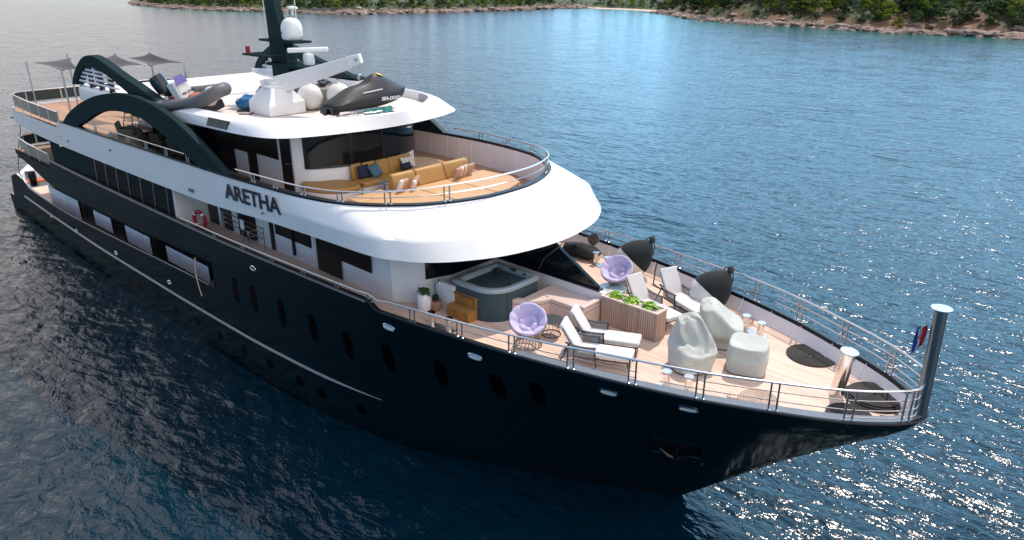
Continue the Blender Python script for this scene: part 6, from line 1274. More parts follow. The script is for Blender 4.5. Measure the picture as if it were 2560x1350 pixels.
MB().add([(-0.55, -0.44, .95), (0.30, -0.46, 1.0), (0.30, -0.45, 1.035), (-0.55, -0.43, .985)], [(0, 1, 2, 3)]).build('white_stripe', wm, t, smooth=False, solid=0.012)
MB().add([(0.38, -0.16, 1.475), (0.62, -0.18, 1.40), (0.62, 0.0, 1.465), (0.38, 0.0, 1.535)], [(0, 1, 2, 3)]).build('yellow_tag', mat('yellow_tag', (0.60, 0.42, 0.02), 0.6), t, smooth=False, solid=0.012)
cr = MB()
for x in (-1.0, 0.7):
    cr.box(x - .04, x + .04, -.5, .5, 0.16, .22)
    for y in (-.42, .42): cr.tube([(x, y, 0), (x, y, .2)], 0.03, 6); cr.tube([(x, y, .2), (x, y * .7, .40)], 0.03, 6)
for y in (-.42, .42): cr.tube([(-1.1, y, .17), (0.95, y, .17)], 0.03, 6)
crd = cr.build('cradle', M['steel2'], t)
for k in range(3):
    MB().box(-0.55 + k * .42, -0.17 + k * .42, -.50, -.40, .22, .40).build('cradle_pad', M['teal_foam'], crd, smooth=False, bevel=0.02)

# rigid inflatable boat with its outboard and console
t = thing('inflatable_boat', 'grey inflatable boat with black outboard motor and white console near the roof edge', 'inflatable boat', (-18.95, -3.45, RD + 0.04), R(11)); t.rotation_euler = (R(15), R(-6), R(11))
M['hypalon'] = mat('grey_inflatable_tube', (0.115, 0.115, 0.12), 0.5, var=0.1, vscale=2, rvar=0.1)
path = crom([(-1.85, -.66, .42), (-1.5, -.66, .42), (-0.2, -.68, .44), (0.7, -.62, .50), (1.25, -.42, .60), (1.5, 0, .68), (1.25, .42, .60), (0.7, .62, .50), (-0.2, .68, .44), (-1.5, .66, .42), (-1.85, .66, .42)], 5)
rs = [0.24] * len(path); rs[0] = .06; rs[1] = .14; rs[2] = .2; rs[-1] = .06; rs[-2] = .14; rs[-3] = .2
MB().tube(path, rs, 16).build('tube', M['hypalon'], t, ang=60)
MB().tube([(p[0] * 1.0, p[1] * 1.34 if abs(p[0]) < 1.6 or p[0] < 0 else p[1] * 1.2, p[2] - .02) for p in path[3:-3]], 0.022, 6).build('rubbing_strake', M['black'], t)
MB().grid([[(-1.5, -.6, .32), (-1.5, 0, .05), (-1.5, .6, .32)], [(0, -.62, .32), (0, 0, .02), (0, .62, .32)], [(.9, -.5, .42), (.9, 0, .16), (.9, .5, .42)], [(1.45, -.05, .62), (1.45, 0, .55), (1.45, .05, .62)]]).build('hull', M['white_matt'], t)
MB().box(-1.52, -1.44, -.5, .5, .2, .62).build('transom', M['white_matt'], t, smooth=False)
mt = MB().lathe([(0.02, 0.52), (.17, .50), (.19, .36), (.17, .06), (.10, 0.0), (0.02, 0.0)], (-1.60, 0, 0.66), 18, m=Matrix.Rotation(R(-20), 3, 'Y') @ Matrix.Scale(1.45, 3), sx=1.25)
motor = mt.build('outboard_motor', mat('black_cowling', (0.012, 0.017, 0.024), 0.15, coat=0.4), t)
q = MB(); q.tube([(-1.62, 0, .75), (-1.75, 0, .35), (-2.0, 0, .12)], [.10, .08, .06], 8); q.box(-1.62, -1.42, -.12, .12, .5, .75); q.build('motor_leg', M['black'], motor)
q = MB(); q.prismx([(-.27, .25), (.27, .25), (.25, .95), (-.25, .95)], -.30, .05); q.xf(Matrix.Translation((-.35, 0, 0.1)) @ Matrix.Rotation(R(-14), 4, 'Y') @ Matrix.Scale(1.15, 4)); con = q.build('console', M['white_matt'], t, smooth=False, bevel=0.03)
MB().add([(-.37, -.24, 1.03), (-.37, .24, 1.03), (-.50, .20, 1.33), (-.50, -.20, 1.33)], [(0, 1, 2, 3)]).build('windshield', mat('violet_tinted_screen', (0.14, 0.12, 0.36), 0.15), con, smooth=False, solid=0.015)
text_mesh('registration', 'MA 27701', 0.13, navy, t, (-0.31, -0.24, 0.66), Matrix.Rotation(R(90), 4, 'Z') @ Matrix.Rotation(R(104), 4, 'X'), 0.004, 0.004)
MB().obox((-0.95, 0.05, .5), (0.35, 0.8, 0.3)).build('red_seat', mat('dark_red_seat', (0.16, 0.03, 0.022), 0.6), t, bevel=0.04)
MB().ball((0.15, -.1, .52), (.34, .26, .16)).build('orange_lifejackets', mat('orange_cloth', (0.52, 0.14, 0.04), 0.8), t)
q = MB(); q.ball((1.28, -0.16, .80), (.26, .18, .10)); q.build('white_fender', M['fender_white'], t)
for x in (-1.0, 0.6): MB().box(x - .06, x + .06, -.55, .55, -.12, .18).build('chock', M['frame'], t, smooth=False)

# second boat, covered
t = thing('covered_dinghy', 'grey dinghy under a crumpled light tarpaulin behind the crane pedestal', 'boat', (-18.0, 0.3, RD), R(24))
path = crom([(-1.5, -.62, .42), (-0.2, -.64, .44), (0.7, -.58, .48), (1.25, -.38, .55), (1.5, 0, .62), (1.25, .38, .55), (0.7, .58, .48), (-0.2, .64, .44), (-1.5, .62, .42)], 5)
MB().tube(path, 0.23, 14).build('tube', M['hypalon'], t, ang=60)
rows = []
for i in range(22):
    u = i / 21; row = []
    for j in range(22):
        v = j / 21; x = -1.7 + 3.0 * u; y = -0.85 + 1.7 * v
        k = mnoise.noise(Vector((x * 2.2, y * 2.2, 3.1))) * 0.16 + mnoise.noise(Vector((x * 5, y * 5, 9))) * 0.07
        row.append((x, y, 0.50 + 0.62 * math.exp(-((x + .3) / .9) ** 2 - (y / .45) ** 2) + k - 0.25 * max(0, abs(2 * v - 1) - .8) * 5))
    rows.append(row)
MB().grid(rows).build('tarpaulin', mat('light_grey_tarpaulin', (0.36, 0.35, 0.335), 0.6, var=0.15, vscale=4), t, ang=40)
q = MB()
for k in (-0.9, 0.0, 0.8): q.tube(crom([(k, -.9, .05), (k, -.84, .5), (k, -.3, .95), (k, .3, .95), (k, .86, .5)], 4), 0.014, 5)
q.build('lashing', M['rope_pale'], t)
for x in (-1.0, 0.6): MB().box(x - .08, x + .08, -.6, .6, 0, .24).build('chock', M['frame'], t, smooth=False)
tp = MB(); tp.ball((0, 0, 0), (.62, .42, .30), 26, 14, lambda p: 1 + 0.30 * mnoise.noise(p * 2.2) + .12 * mnoise.noise(p * 5))
o = tag(tp.build('tarpaulin_bundle', mat('bright_blue_tarpaulin', (0.012, 0.14, 0.34), 0.45, var=0.25, vscale=5), None, ang=35), 'crumpled blue tarpaulin on the roof deck beside the grey inflatable boat', 'tarpaulin'); o.location = (-18.0, -2.0, RD + .22)
o = tag(MB().box(-.38, .38, -.25, .25, 0, .34).box(-.40, .40, -.27, .27, .34, .40).build('storage_box', mat('pale_box', (0.46, 0.40, 0.36), 0.6, var=0.1), None, smooth=False, bevel=0.02), 'pale lidded storage box standing aft of the white crane pedestal', 'box'); o.location = (-17.55, -1.35, RD)
for i, (x, y, lb) in enumerate(((-16.2, -0.55, 'white round buoy right beside the crane pedestal'), (-15.6, 0.30, 'white round buoy half hidden behind the covered jet ski'))):
    t = thing('round_buoy', lb, 'buoy', (x, y, RD), 0, 'white buoys under the crane boom')
    MB().lathe([(0.01, 0.0)] + [(.47 * math.sin(a), .47 - .47 * math.cos(a)) for a in np.linspace(0.15, 2.9, 18)] + [(0.05, .97), (0.05, 1.03), (.01, 1.03)], n=32).build('buoy', M['fender_white'], t, ang=60)
    MB().tube([(0.05 * math.cos(a), 0, 1.05 + .05 * math.sin(a)) for a in np.linspace(0, 2 * math.pi, 12, endpoint=False)], 0.012, 6, closed=True).build('eye', M['black'], t)
wb = MB(); wb.ball((0, 0, 0), (.95, .50, .46), 30, 16, lambda p: 1 + 0.22 * mnoise.noise(p * 2.4) + .12 * mnoise.noise(p * 6) - .2 * max(0, -p.z))
o = tag(wb.build('white_cover_bundle', mat('cream_canvas', (0.60, 0.55, 0.50), 0.7, var=0.1, vscale=5), None, ang=35), 'rumpled cream canvas bundle behind the covered jet ski', 'cover'); o.location = (-14.9, 1.35, RD + .55); o.rotation_euler = (0, 0, R(60))
o = tag(MB().ball((0, 0, 0), (.5, .4, .38), 20, 12, lambda p: 1 + .25 * mnoise.noise(p * 2.5)).build('grey_bag', mat('grey_canvas_bag', (0.25, 0.24, 0.23), 0.7, var=.2), None, ang=40), 'grey canvas bag under the crane boom, beside the cream bundle', 'bag'); o.location = (-15.6, 0.95, RD + .36)
# loose ropes and small stands on the roof deck
q = MB().tube(crom([(-17.2, -2.9, RD + .02), (-16.9, -2.6, RD + .02), (-17.3, -2.4, RD + .02), (-17.6, -2.7, RD + .03), (-17.9, -2.5, RD + .02), (-17.4, -2.1, RD + .02)], 6), 0.022, 6)
tag(q.build('loose_rope', M['rope']), 'loose dark rope lying on the roof deck beside the crane pedestal', 'rope')
q = MB()
for (x, y) in ((-12.75, -.95), (-12.55, -.45), (-12.62, 0.0)): q.tube([(x, y, RD), (x, y, RD + .34)], 0.02, 6)
q.tube([(-12.75, -.95, RD + .30), (-12.55, -.45, RD + .30), (-12.62, .0, RD + .30)], 0.018, 6)
tag(q.build('deck_stand', M['steel2']), 'small thin metal stand at the front edge of the roof deck', 'stand')

# mast with platforms, dome, radar and lights
t = thing('mast', 'dark raked radar mast with platforms, standing behind the white crane', 'mast', (-18.4, 0, RD))
MB().add([(-.75, -.30, 0), (.85, -.30, 0), (.85, .30, 0), (-.75, .30, 0), (-1.05, -.13, 4.1), (-.50, -.13, 4.1), (-.50, .13, 4.1), (-1.05, .13, 4.1)], [(0, 1, 2, 3), (4, 5, 6, 7), (0, 1, 5, 4), (1, 2, 6, 5), (2, 3, 7, 6), (3, 0, 4, 7)]).build('mast_post', M['arch'], t, smooth=False, bevel=0.03)
MB().prism([(-1.45, -.32), (1.0, -.32), (1.05, 0), (1.0, .5), (-1.45, .4)], 2.26, 2.34).build('upper_platform', M['arch'], t, smooth=False)
MB().prism([(-.6, -.6), (1.95, -.5), (2.05, 0), (1.95, .6), (-.6, .6)], 1.42, 1.52).build('lower_platform', M['arch'], t, smooth=False)
MB().box(-1.35, .2, -1.15, -.3, 1.78, 1.85).build('light_bracket', M['arch'], t, smooth=False)
rl_ = MB().tube([(-1.15, -1.0, 1.85), (-1.15, -1.0, 2.12)], 0.085, 14); rl_.build('red_light', mat('red_lamp_glass', (0.30, 0.012, 0.03), 0.2), t)
dm_ = MB().lathe([(0.28, 2.34), (0.385, 2.40), (0.40, 2.55), (0.40, 2.78), (0.37, 2.94), (0.28, 3.08), (0.15, 3.15), (0.01, 3.17)], (0.42, 0.05, 0), 28).build('satellite_dome', M['white'], t, ang=60)
text_mesh('dome_lettering', 'intellian', 0.12, mat('blue_lettering', (0.02, 0.05, 0.35), 0.4), dm_, (0.36, -0.37, 2.60), Matrix.Rotation(R(38), 4, 'Z') @ Matrix.Rotation(R(90), 4, 'X'), 0.004, 0.004)
sd_ = MB().lathe([(0.02, 3.2), (0.05, 3.25), (0.05, 3.42), (.22, 3.46), (.20, 3.52), (.02, 3.56)], (-0.15, 0.5, 0), 20); sd_.build('small_dome', M['white'], t)
rd_ = MB().lathe([(.20, 1.52), (.22, 1.62), (.20, 1.9), (.1, 1.95), (.01, 1.95)], (1.4, 0.05, 0), 20).build('radar_base', M['white'], t)
MB().obox((1.4, 0.05, 2.05), (.16, 1.5, .18), (0, 0, R(-28))).build('radar_bar', M['white'], rd_, bevel=0.05)
for (x, y, z0, z1) in ((-.75, -.35, 2.9, 4.6), (.15, .45, 2.34, 4.6), (-.55, .2, 4.0, 4.7)): MB().tube([(x, y, z0), (x + .03, y, z1)], 0.018, 6).build('whip_aerial', M['white_matt'], t)
q = MB(); rnd = random.Random(4)
for k in range(9): q.obox((1.1 + .14 * k, rnd.uniform(-.4, .8), .75 + rnd.uniform(0, .55)), (rnd.uniform(.1, .35), rnd.uniform(.08, .25), rnd.uniform(.08, .3)), (rnd.uniform(0, .6), rnd.uniform(0, .6), rnd.uniform(0, 3)))
q.build('mast_foot_gear', M['frame'], t, smooth=False)
MB().prism([(.9, -.5), (2.5, -.45), (2.6, .7), (.9, .8)], 0.0, .75).build('mast_foot_locker', mat('grey_locker', (0.22, 0.21, 0.20), 0.6), t, smooth=False, bevel=0.05)

# ------------------------------------------------------------------ after sun deck: shade sails, posts, furniture seen through the arch
AD = 6.92
M['sail'] = mat('grey_shade_cloth', (0.105, 0.105, 0.10), 0.8)
def sail(label, cs, sag=0.35):
    a, b, c_, d = [Vector(p) for p in cs]; n = 14; rows = []
    for i in range(n + 1):
        row = []
        for j in range(n + 1):
            u, v = i / n, j / n
            ku = u - 0.18 * math.sin(math.pi * v) * (u - .5) * 1.2; kv = v - 0.18 * math.sin(math.pi * u) * (v - .5) * 1.2
            p = (a * (1 - ku) + b * ku) * (1 - kv) + (d * (1 - ku) + c_ * ku) * kv
            p.z -= sag * math.sin(math.pi * u) * math.sin(math.pi * v); row.append(p)
        rows.append(row)
    o = MB().grid(rows).build('shade_sail', M['sail'], None, ang=80, solid=0.012)
    return tag(o, label, 'shade sail', 'grey shade sails over the after deck')
sail('grey shade sail at the starboard after corner, nearest the single tall post', [(-35.8, -4.05, 9.62), (-32.6, -3.75, 9.42), (-30.9, -3.5, 9.60), (-34.4, -2.7, 9.86)], 0.16)
sail('middle grey shade sail rising behind the roof arch', [(-34.6, -2.0, 9.64), (-31.6, -1.8, 9.42), (-31.0, -0.6, 9.60), (-33.8, -0.8, 9.92)], 0.16)
sail('grey shade sail farthest to port, with a pointed outer corner', [(-34.4, 0.0, 9.66), (-31.4, -0.1, 9.45), (-30.2, 1.05, 9.62), (-33.2, 0.7, 9.94)], 0.16)
for (x, y, z1, lb) in ((-39.8, -3.35, 9.35, 'single tall metal post at the starboard after corner of the sun deck'), (-32.6, -3.8, 9.45, 'metal sail post beside the after end of the white roof'), (-35.3, -2.6, 10.0, 'metal sail post standing behind the starboard shade sail'), (-33.8, -0.8, 10.0, 'metal post holding the peak of the middle shade sail'), (-33.2, 0.7, 10.0, 'metal post holding the peak of the port shade sail'), (-30.2, 1.1, 9.65, 'thin metal post at the outer corner of the port shade sail')):
    t = thing('sail_post', lb, 'post', (x, y, AD), 0, 'posts of the shade sails')
    MB().tube([(0, 0, 0), (-0.03, 0, z1 - AD)], 0.045, 8).build('post', M['steel2'], t); MB().lathe([(.12, 0), (.12, .03), (.05, .05)], n=14).build('base_plate', M['steel2'], t)
t = thing('bar_counter', 'long honey wood bar counter under the roof, seen through the starboard arch', 'bar', (-26.2, 1.2, AD))
MB().box(-1.6, 1.6, -.4, .4, 0, 1.0).build('counter', M['honey'], t, smooth=False); MB().box(-1.8, 1.8, -.55, .55, 1.0, 1.07).build('counter_top', M['mustard_pale'], t, smooth=False, bevel=0.02)
t = thing('daybed', 'white cushioned daybed with a brown frame, seen through the starboard arch', 'daybed', (-27.0, -1.9, AD))
MB().box(-1.0, 1.0, -.55, .55, .32, .50).build('mattress', M['cushion'], t, bevel=0.05); q = MB().box(-1.05, 1.05, -.6, .6, .18, .31)
for (a, b) in ((-1, -.55), (1, -.55), (-1, .55), (1, .55)): q.tube([(a, b, 0), (a, b, .2)], .03, 6)
q.build('frame', M['wicker'], t, smooth=False); MB().tube(crom([(-1.0, -.5, .3), (-1.05, -.5, 1.0), (0, -.5, 1.2), (.4, -.5, .9)], 6), .02, 6).build('canopy_hoop', M['wicker'], t)
def armchair(label, x, y, rz, m):
    t = thing('deck_armchair', label, 'armchair', (x, y, AD), R(rz), 'armchairs on the after deck')
    MB().box(-.34, .34, -.34, .34, .22, .42).build('seat', m, t, bevel=.04); MB().obox((-.32, 0, .6), (.12, .7, .5), (0, R(-10), 0)).build('backrest', m, t, bevel=.04)
    for s in (-1, 1): MB().box(-.34, .3, s * .36 - .05, s * .36 + .05, .22, .58).build('armrest', m, t, bevel=.03)
    for (a, b) in ((-.3, -.3), (.3, -.3), (-.3, .3), (.3, .3)): MB().tube([(a, b, 0), (a, b, .22)], .025, 6).build('leg', M['wicker'], t)
M['dark_uph'] = mat('dark_olive_upholstery', (0.05, 0.042, 0.025), 0.8)
armchair('pale woven armchair just inside the after foot of the starboard arch', -26.2, -3.6, 60, M['wicker'])
armchair('dark olive armchair by the rail, aftermost of three dark ones', -24.2, -3.5, 85, M['dark_uph']); armchair('dark olive armchair in the middle of three by the rail', -22.6, -3.55, 95, M['dark_uph']); armchair('dark olive armchair nearest the forward foot of the starboard arch', -20.9, -3.6, 95, M['dark_uph'])
q = thing('folding_rack', 'small brown wooden rack leaning inside the arch', 'rack', (-28.2, -2.9, AD), R(20)); r_ = MB()
for a in (-.3, .3): r_.tube([(a, 0, 0), (a * .8, .25, .95)], .02, 6)
for k in range(5): r_.tube([(-.3 + .02 * k, .05 * k, .15 + .18 * k), (.3 - .02 * k, .05 * k, .15 + .18 * k)], .014, 6)
r_.build('frame', M['wicker'], q)
leafy('potted_bush', 'yellow green bush in a pot beside the after end of the roof', 'plant', (-30.0, -1.6, AD + .35), .55, .55, 160, mat('yellow_green_leaves', (0.30, 0.30, 0.02), .5, var=.3, vscale=6), None, 12, .09)
o = tag(MB().box(-.3, .3, -.05, .05, -.35, .35).build('blue_box', mat('blue_plastic', (0.01, 0.07, 0.32), .5), None, smooth=False, bevel=.02), 'small blue board hanging at the after end of the roof arch', 'board'); o.location = (-29.35, -3.3, 9.45)
# main after deck: cushions on a settee
t = thing('aft_settee', 'pale cushioned settee on the covered after deck', 'sofa', (-37.6, 0.0, 4.46))
MB().box(-.5, .5, -2.6, 2.6, 0, .42).build('seat', M['vinyl'], t, bevel=.04); MB().box(-.5, -.32, -2.6, 2.6, .42, .9).build('backrest', M['vinyl'], t, bevel=.04)
t = thing('aft_table', 'brown dining table on the covered after deck', 'table', (-36.0, -1.2, 4.46)); MB().box(-.5, .5, -.9, .9, .68, .74).build('table_top', M['honey_top'], t, smooth=False, bevel=.01)
for (a, b) in ((-.4, -.8), (.4, -.8), (-.4, .8), (.4, .8)): MB().tube([(a, b, 0), (a, b, .68)], .03, 6).build('leg', M['honey_top'], t)

# side deck: lifebuoy, towel on a rail
t = thing('lifebuoy', 'red lifebuoy with pale bands on the starboard side-deck rail', 'lifebuoy', (-18.3, -4.45, 5.18)); rot = Matrix.Rotation(R(90), 4, 'X') @ Matrix.Rotation(R(10), 4, 'Y')
MB().tube([rot @ Vector((.32 * math.cos(a), .32 * math.sin(a), 0)) for a in np.linspace(0, 2 * math.pi, 36, endpoint=False)], .075, 12, closed=True).build('ring', mat('red_lifebuoy', (0.33, 0.015, 0.03), .5), t)
for a0 in (45, 135, 225, 315): MB().tube([rot @ Vector((.32 * math.cos(R(a0 + k)), .32 * math.sin(R(a0 + k)), 0)) for k in (-7, 0, 7)], .078, 12).build('band', M['white_matt'], t)
t = thing('stair_rail', 'low steel guard rail round the stairwell on the starboard side deck', 'railing', (0, 0, 0))
for i, z in enumerate((5.45, 5.25, 5.05)): MB().tube([(-17.9, -3.75, z), (-14.95, -3.75, z), (-14.95, -4.3, z)], .018, 6).build('rail', M['steel'], t)
for (x, y) in ((-17.9, -3.75), (-16.5, -3.75), (-14.95, -3.75), (-14.95, -4.3)): MB().tube([(x, y, 4.55), (x, y, 5.47)], .02, 6).build('stanchion', M['steel'], t)
rows = [[(-16.45 + .22 * u, -3.80 - .02 * math.sin(12 * u), 5.47 - .36 * v) for u in np.linspace(0, 1, 8)] for v in np.linspace(0, 1, 6)]
tag(MB().grid(rows).build('towel', M['white'], None, solid=.02), 'white towel hanging over the stairwell guard rail', 'towel')
# mooring line at the stern and hanging line amidships
def rope(label, pts, r, m): return tag(MB().tube(crom(pts, 6), r, 6).build('hanging_rope', m), label, 'rope')
rope('dark rope hanging from the starboard corner of the upper after deck', [(-40.5, -4.15, 6.25), (-40.9, -4.2, 5.4), (-41.2, -4.4, 4.5), (-41.0, -4.7, 3.2), (-39.6, -4.75, 2.4)], .02, M['rope'])
rope('pale rope hanging over the forward end of the hull side opening', [(-18.2, -4.9, 3.84), (-18.25, -4.95, 3.3), (-18.15, -4.97, 2.75), (-18.1, -4.93, 2.3)], .022, M['rope_pale'])

# white tender made fast astern
t = thing('tender_boat', 'white speedboat tender with an orange seat moored astern of the yacht', 'speedboat', (-50.2, -1.6, 0.0), R(160))
st_ = [(-2.9, 1.0, .95), (-1.5, 1.15, 1.0), (0.5, 1.1, 1.08), (2.0, .75, 1.2), (2.9, .25, 1.32), (3.1, .03, 1.35)]
mb = MB(); mb.grid([[(x, -w, z), (x, -w * .9, z - .35), (x, -w * .5, .0), (x, 0, -.25), (x, w * .5, 0), (x, w * .9, z - .35), (x, w, z)] for x, w, z in st_]); mb.add([(-2.9, -1, .95), (-2.9, -.9, .6), (-2.9, -.5, 0), (-2.9, 0, -.25), (-2.9, .5, 0), (-2.9, .9, .6), (-2.9, 1, .95)], [tuple(range(7))])
mb.build('hull', M['white'], t, ang=50)
mb = MB(); mb.grid([[(x, -w * .98, z - .02), (x, 0, z + .04), (x, w * .98, z - .02)] for x, w, z in st_[2:]]); mb.grid([[(x, -w * .98, z - .02), (x, -w * .75, z), (x, -w * .75, .45), (x, w * .75, .45), (x, w * .75, z), (x, w * .98, z - .02)] for x, w, z in st_[:3]]); mb.build('deck', M['white_matt'], t, ang=40)
MB().box(-2.2, -1.3, -.7, .7, .45, .95).build('orange_seat', mat('orange_seat', (0.55, 0.13, 0.05), .6), t, bevel=.05)
MB().box(-.6, 0.0, -.35, .35, .45, 1.35).build('console', M['white'], t, bevel=.06); MB().lathe([(.02, .95), (.2, .95), (.24, .6), (.2, .0), (.02, -.1)], (-3.05, 0, .85), 14).build('outboard_motor', M['black'], t)
rope('dark blue mooring line running astern from the yacht', [(-41.3, 0.5, 4.7), (-47, -0.4, 4.3), (-56, -1.0, 4.1)], .06, mat('navy_rope', (0.015, 0.025, 0.08), .7))

# ------------------------------------------------------------------ the wooded shore behind
COAST = [(-1150, 620), (-800, 380), (-610, 235), (-515, 183), (-455, 164), (-400, 155), (-347, 155), (-313, 165), (-274, 167), (-258, 182), (-254, 202), (-246, 234), (-240, 265), (-243, 290), (-236, 299), (-213, 298), (-190, 290), (-176, 275), (-150, 250), (-128, 232), (-99, 219), (-79, 215), (-60, 208), (-44, 208), (-27, 206), (-11, 202), (30, 196), (90, 190), (200, 200)]
cst = crom(COAST, 10)
cn = []
for i in range(len(cst)):
    a = np.array(cst[max(0, i - 2)]); b = np.array(cst[min(len(cst) - 1, i + 2)]); tdir = (b - a) / np.linalg.norm(b - a); cn.append(np.array([-tdir[1], tdir[0]]))
def zone(x):                        # 0 left point, 1 beach, 2 right bluff
    if x < -238: return (1, 0, 0)
    if x < -226: k = (x + 238) / 12; return (1 - k, k, 0)
    if x < -192: return (0, 1, 0)
    if x < -172: k = (x + 192) / 20; return (0, 1 - k, k)
    return (0, 0, 1)
def ground_h(i, d):
    x, y = cst[i]; w = zone(x); n1 = mnoise.noise(Vector((x * .11, y * .11, d * .15))); n2 = mnoise.noise(Vector((x * .35, y * .35, d * .5 + 5)))
    if d <= 0: return -1.5 + max(-8, d) * 0.1
    hl = min(1.0, d / 1.8) * (1.15 + .5 * n1 + .3 * n2) + 0.16 * max(0, d - 4) + .25 * n2
    hb = 0.06 * d + 0.10 * max(0, d - 10)
    cl = max(0, min(1, (d - 4.5) / 3)); cliff = 1.6 + 2.2 * max(0, mnoise.noise(Vector((x * .045 + 3, 0.3, 1))))
    hr = min(1.0, d / 2.0) * (1.0 + .5 * n1 + .45 * n2) + cl * cliff + 0.30 * max(0, d - 8) + .3 * n2
    h_ = w[0] * hl + w[1] * hb + w[2] * hr
    cap = 7 * w[2] + 1.6 * w[0] + 2.5 * w[1]; top_ = 4 * w[2] + 1.2
    return h_ if h_ < cap else cap + top_ * (1 - math.exp(-(h_ - cap) / top_))
ds = [-6, 0, .5, 1.2, 2, 3, 4, 5, 6, 7.5, 9, 11, 14, 18, 24, 32, 45, 70, 110, 170, 260]
rows = []; 
for d in ds:
    rows.append([(p[0] + cn[i][0] * d * (1 if d < 30 else 1) , p[1] + cn[i][1] * d, ground_h(i, d)) for i, p in enumerate(cst)])
land_mb = MB().grid(rows)
def land_material():
    m = bpy.data.materials.new('shore_ground'); m.use_nodes = True; t = m.node_tree; A = t.nodes.new; b = t.nodes['Principled BSDF']; b.inputs['Roughness'].default_value = 0.9
    at = A('ShaderNodeAttribute'); at.attribute_name = 'zone'; sp = A('ShaderNodeSeparateColor'); t.links.new(at.outputs['Color'], sp.inputs[0])
    g = A('ShaderNodeTexCoord'); n1 = A('ShaderNodeTexNoise'); n1.inputs['Scale'].default_value = 0.6; n1.inputs['Detail'].default_value = 6; t.links.new(g.outputs['Object'], n1.inputs['Vector'])
    n2 = A('ShaderNodeTexNoise'); n2.inputs['Scale'].default_value = 0.09; n2.inputs['Detail'].default_value = 3; t.links.new(g.outputs['Object'], n2.inputs['Vector'])
    rk = A('ShaderNodeValToRGB'); e = rk.color_ramp.elements; e[0].position = .36; e[0].color = (.075, .055, .045, 1); e[1].position = .62; e[1].color = (.30, .21, .165, 1); t.links.new(n1.outputs['Fac'], rk.inputs[0])
    so = A('ShaderNodeValToRGB'); e = so.color_ramp.elements; e[0].position = .40; e[0].color = (.05, .065, .02, 1); e[1].position = .60; e[1].color = (.17, .085, .042, 1); t.links.new(n2.outputs['Fac'], so.inputs[0])
    m1 = A('ShaderNodeMix'); m1.data_type = 'RGBA'; t.links.new(sp.outputs['Red'], m1.inputs['Factor']); t.links.new(rk.outputs[0], m1.inputs['A']); t.links.new(so.outputs[0], m1.inputs['B'])
    m2 = A('ShaderNodeMix'); m2.data_type = 'RGBA'; m2.inputs['B'].default_value = (.045, .07, .018, 1); t.links.new(sp.outputs['Green'], m2.inputs['Factor']); t.links.new(m1.outputs['Result'], m2.inputs['A'])
    m3 = A('ShaderNodeMix'); m3.data_type = 'RGBA'; m3.inputs['B'].default_value = (.62, .48, .36, 1); t.links.new(sp.outputs['Blue'], m3.inputs['Factor']); t.links.new(m2.outputs['Result'], m3.inputs['A'])
    t.links.new(m3.outputs['Result'], b.inputs['Base Color']); return m
land = tag(land_mb.build('hills', land_material(), None, ang=180), kind='structure')
ca = land.data.color_attributes.new('zone', 'FLOAT_COLOR', 'POINT'); cs_ = np.array(cst)
for v in land.data.vertices:
    q = np.array((v.co.x, v.co.y)); k = int(np.argmin(((cs_ - q) ** 2).sum(1))); d = float((q - cs_[k]) @ cn[k]); w = zone(cs_[k][0])
    red = max(0, min(1, (d - 3.5) / 2)); gr = max(0, min(1, (d - (5 if w[2] < .5 else 12)) / 6)); bl = w[1] * max(0, min(1, (7 - d) / 3))
    ca.data[v.index].color = (red, gr, bl, 1)
# rocks at the water's edge, one weathered shelf
rnd = random.Random(21); rm_ = MB()
ico = bmesh.new(); bmesh.ops.create_icosphere(ico, subdivisions=2, radius=1.0); IV = [v.co.copy() for v in ico.verts]; IF = [tuple(v.index for v in f.verts) for f in ico.faces]; ico.free()
cand = [i for i, p in enumerate(cst) if -470 < p[0] < 30 and zone(p[0])[1] < .5]
for k in range(620):
    i = rnd.choice(cand); d = rnd.uniform(-1.0, 4.0) if rnd.random() < .8 else rnd.uniform(3, 7); x = cst[i][0] + cn[i][0] * d + rnd.uniform(-3, 3); y = cst[i][1] + cn[i][1] * d + rnd.uniform(-1.5, 1.5)
    s = rnd.uniform(.35, 1.25); e = Vector((s * rnd.uniform(1, 2.0), s * rnd.uniform(.8, 1.3), s * rnd.uniform(.45, .8))); rz = Matrix.Rotation(rnd.uniform(-.5, .5) + .2, 3, 'Z'); sd_n = rnd.uniform(0, 99)
    z = max(-.1, ground_h(i, max(0.2, d)) - .2)
    rm_.add([Vector((x, y, z)) + rz @ Vector((v.x * e.x, v.y * e.y, v.z * e.z)) * (1 + .45 * mnoise.noise(v * 1.6 + Vector((sd_n, 0, 0)))) for v in IV], IF)
tag(rm_.build('shore_rocks', mat('pink_grey_rock', (0.26, 0.185, 0.15), 0.9, var=0.55, vscale=0.7, bump=.8, bscale=2.5), None, smooth=True, ang=25, recalc=False), kind='structure')

def foliage_m(name, a, b):
    m = bpy.data.materials.new(name); m.use_nodes = True; t = m.node_tree; A = t.nodes.new; p = t.nodes['Principled BSDF']; p.inputs['Roughness'].default_value = .75; p.inputs['Specular IOR Level'].default_value = .2
    at = A('ShaderNodeAttribute'); at.attribute_name = 'tone'; oi = A('ShaderNodeObjectInfo'); ad = A('ShaderNodeMath'); ad.operation = 'MULTIPLY_ADD'; ad.inputs[1].default_value = .55; t.links.new(oi.outputs['Random'], ad.inputs[0])
    sc = A('ShaderNodeMath'); sc.operation = 'MULTIPLY'; sc.inputs[1].default_value = .5; t.links.new(at.outputs['Fac'], sc.inputs[0]); t.links.new(sc.outputs[0], ad.inputs[2])
    mi = A('ShaderNodeMix'); mi.data_type = 'RGBA'; mi.inputs['A'].default_value = (*a, 1); mi.inputs['B'].default_value = (*b, 1); t.links.new(ad.outputs[0], mi.inputs['Factor']); t.links.new(mi.outputs['Result'], p.inputs['Base Color']); return m
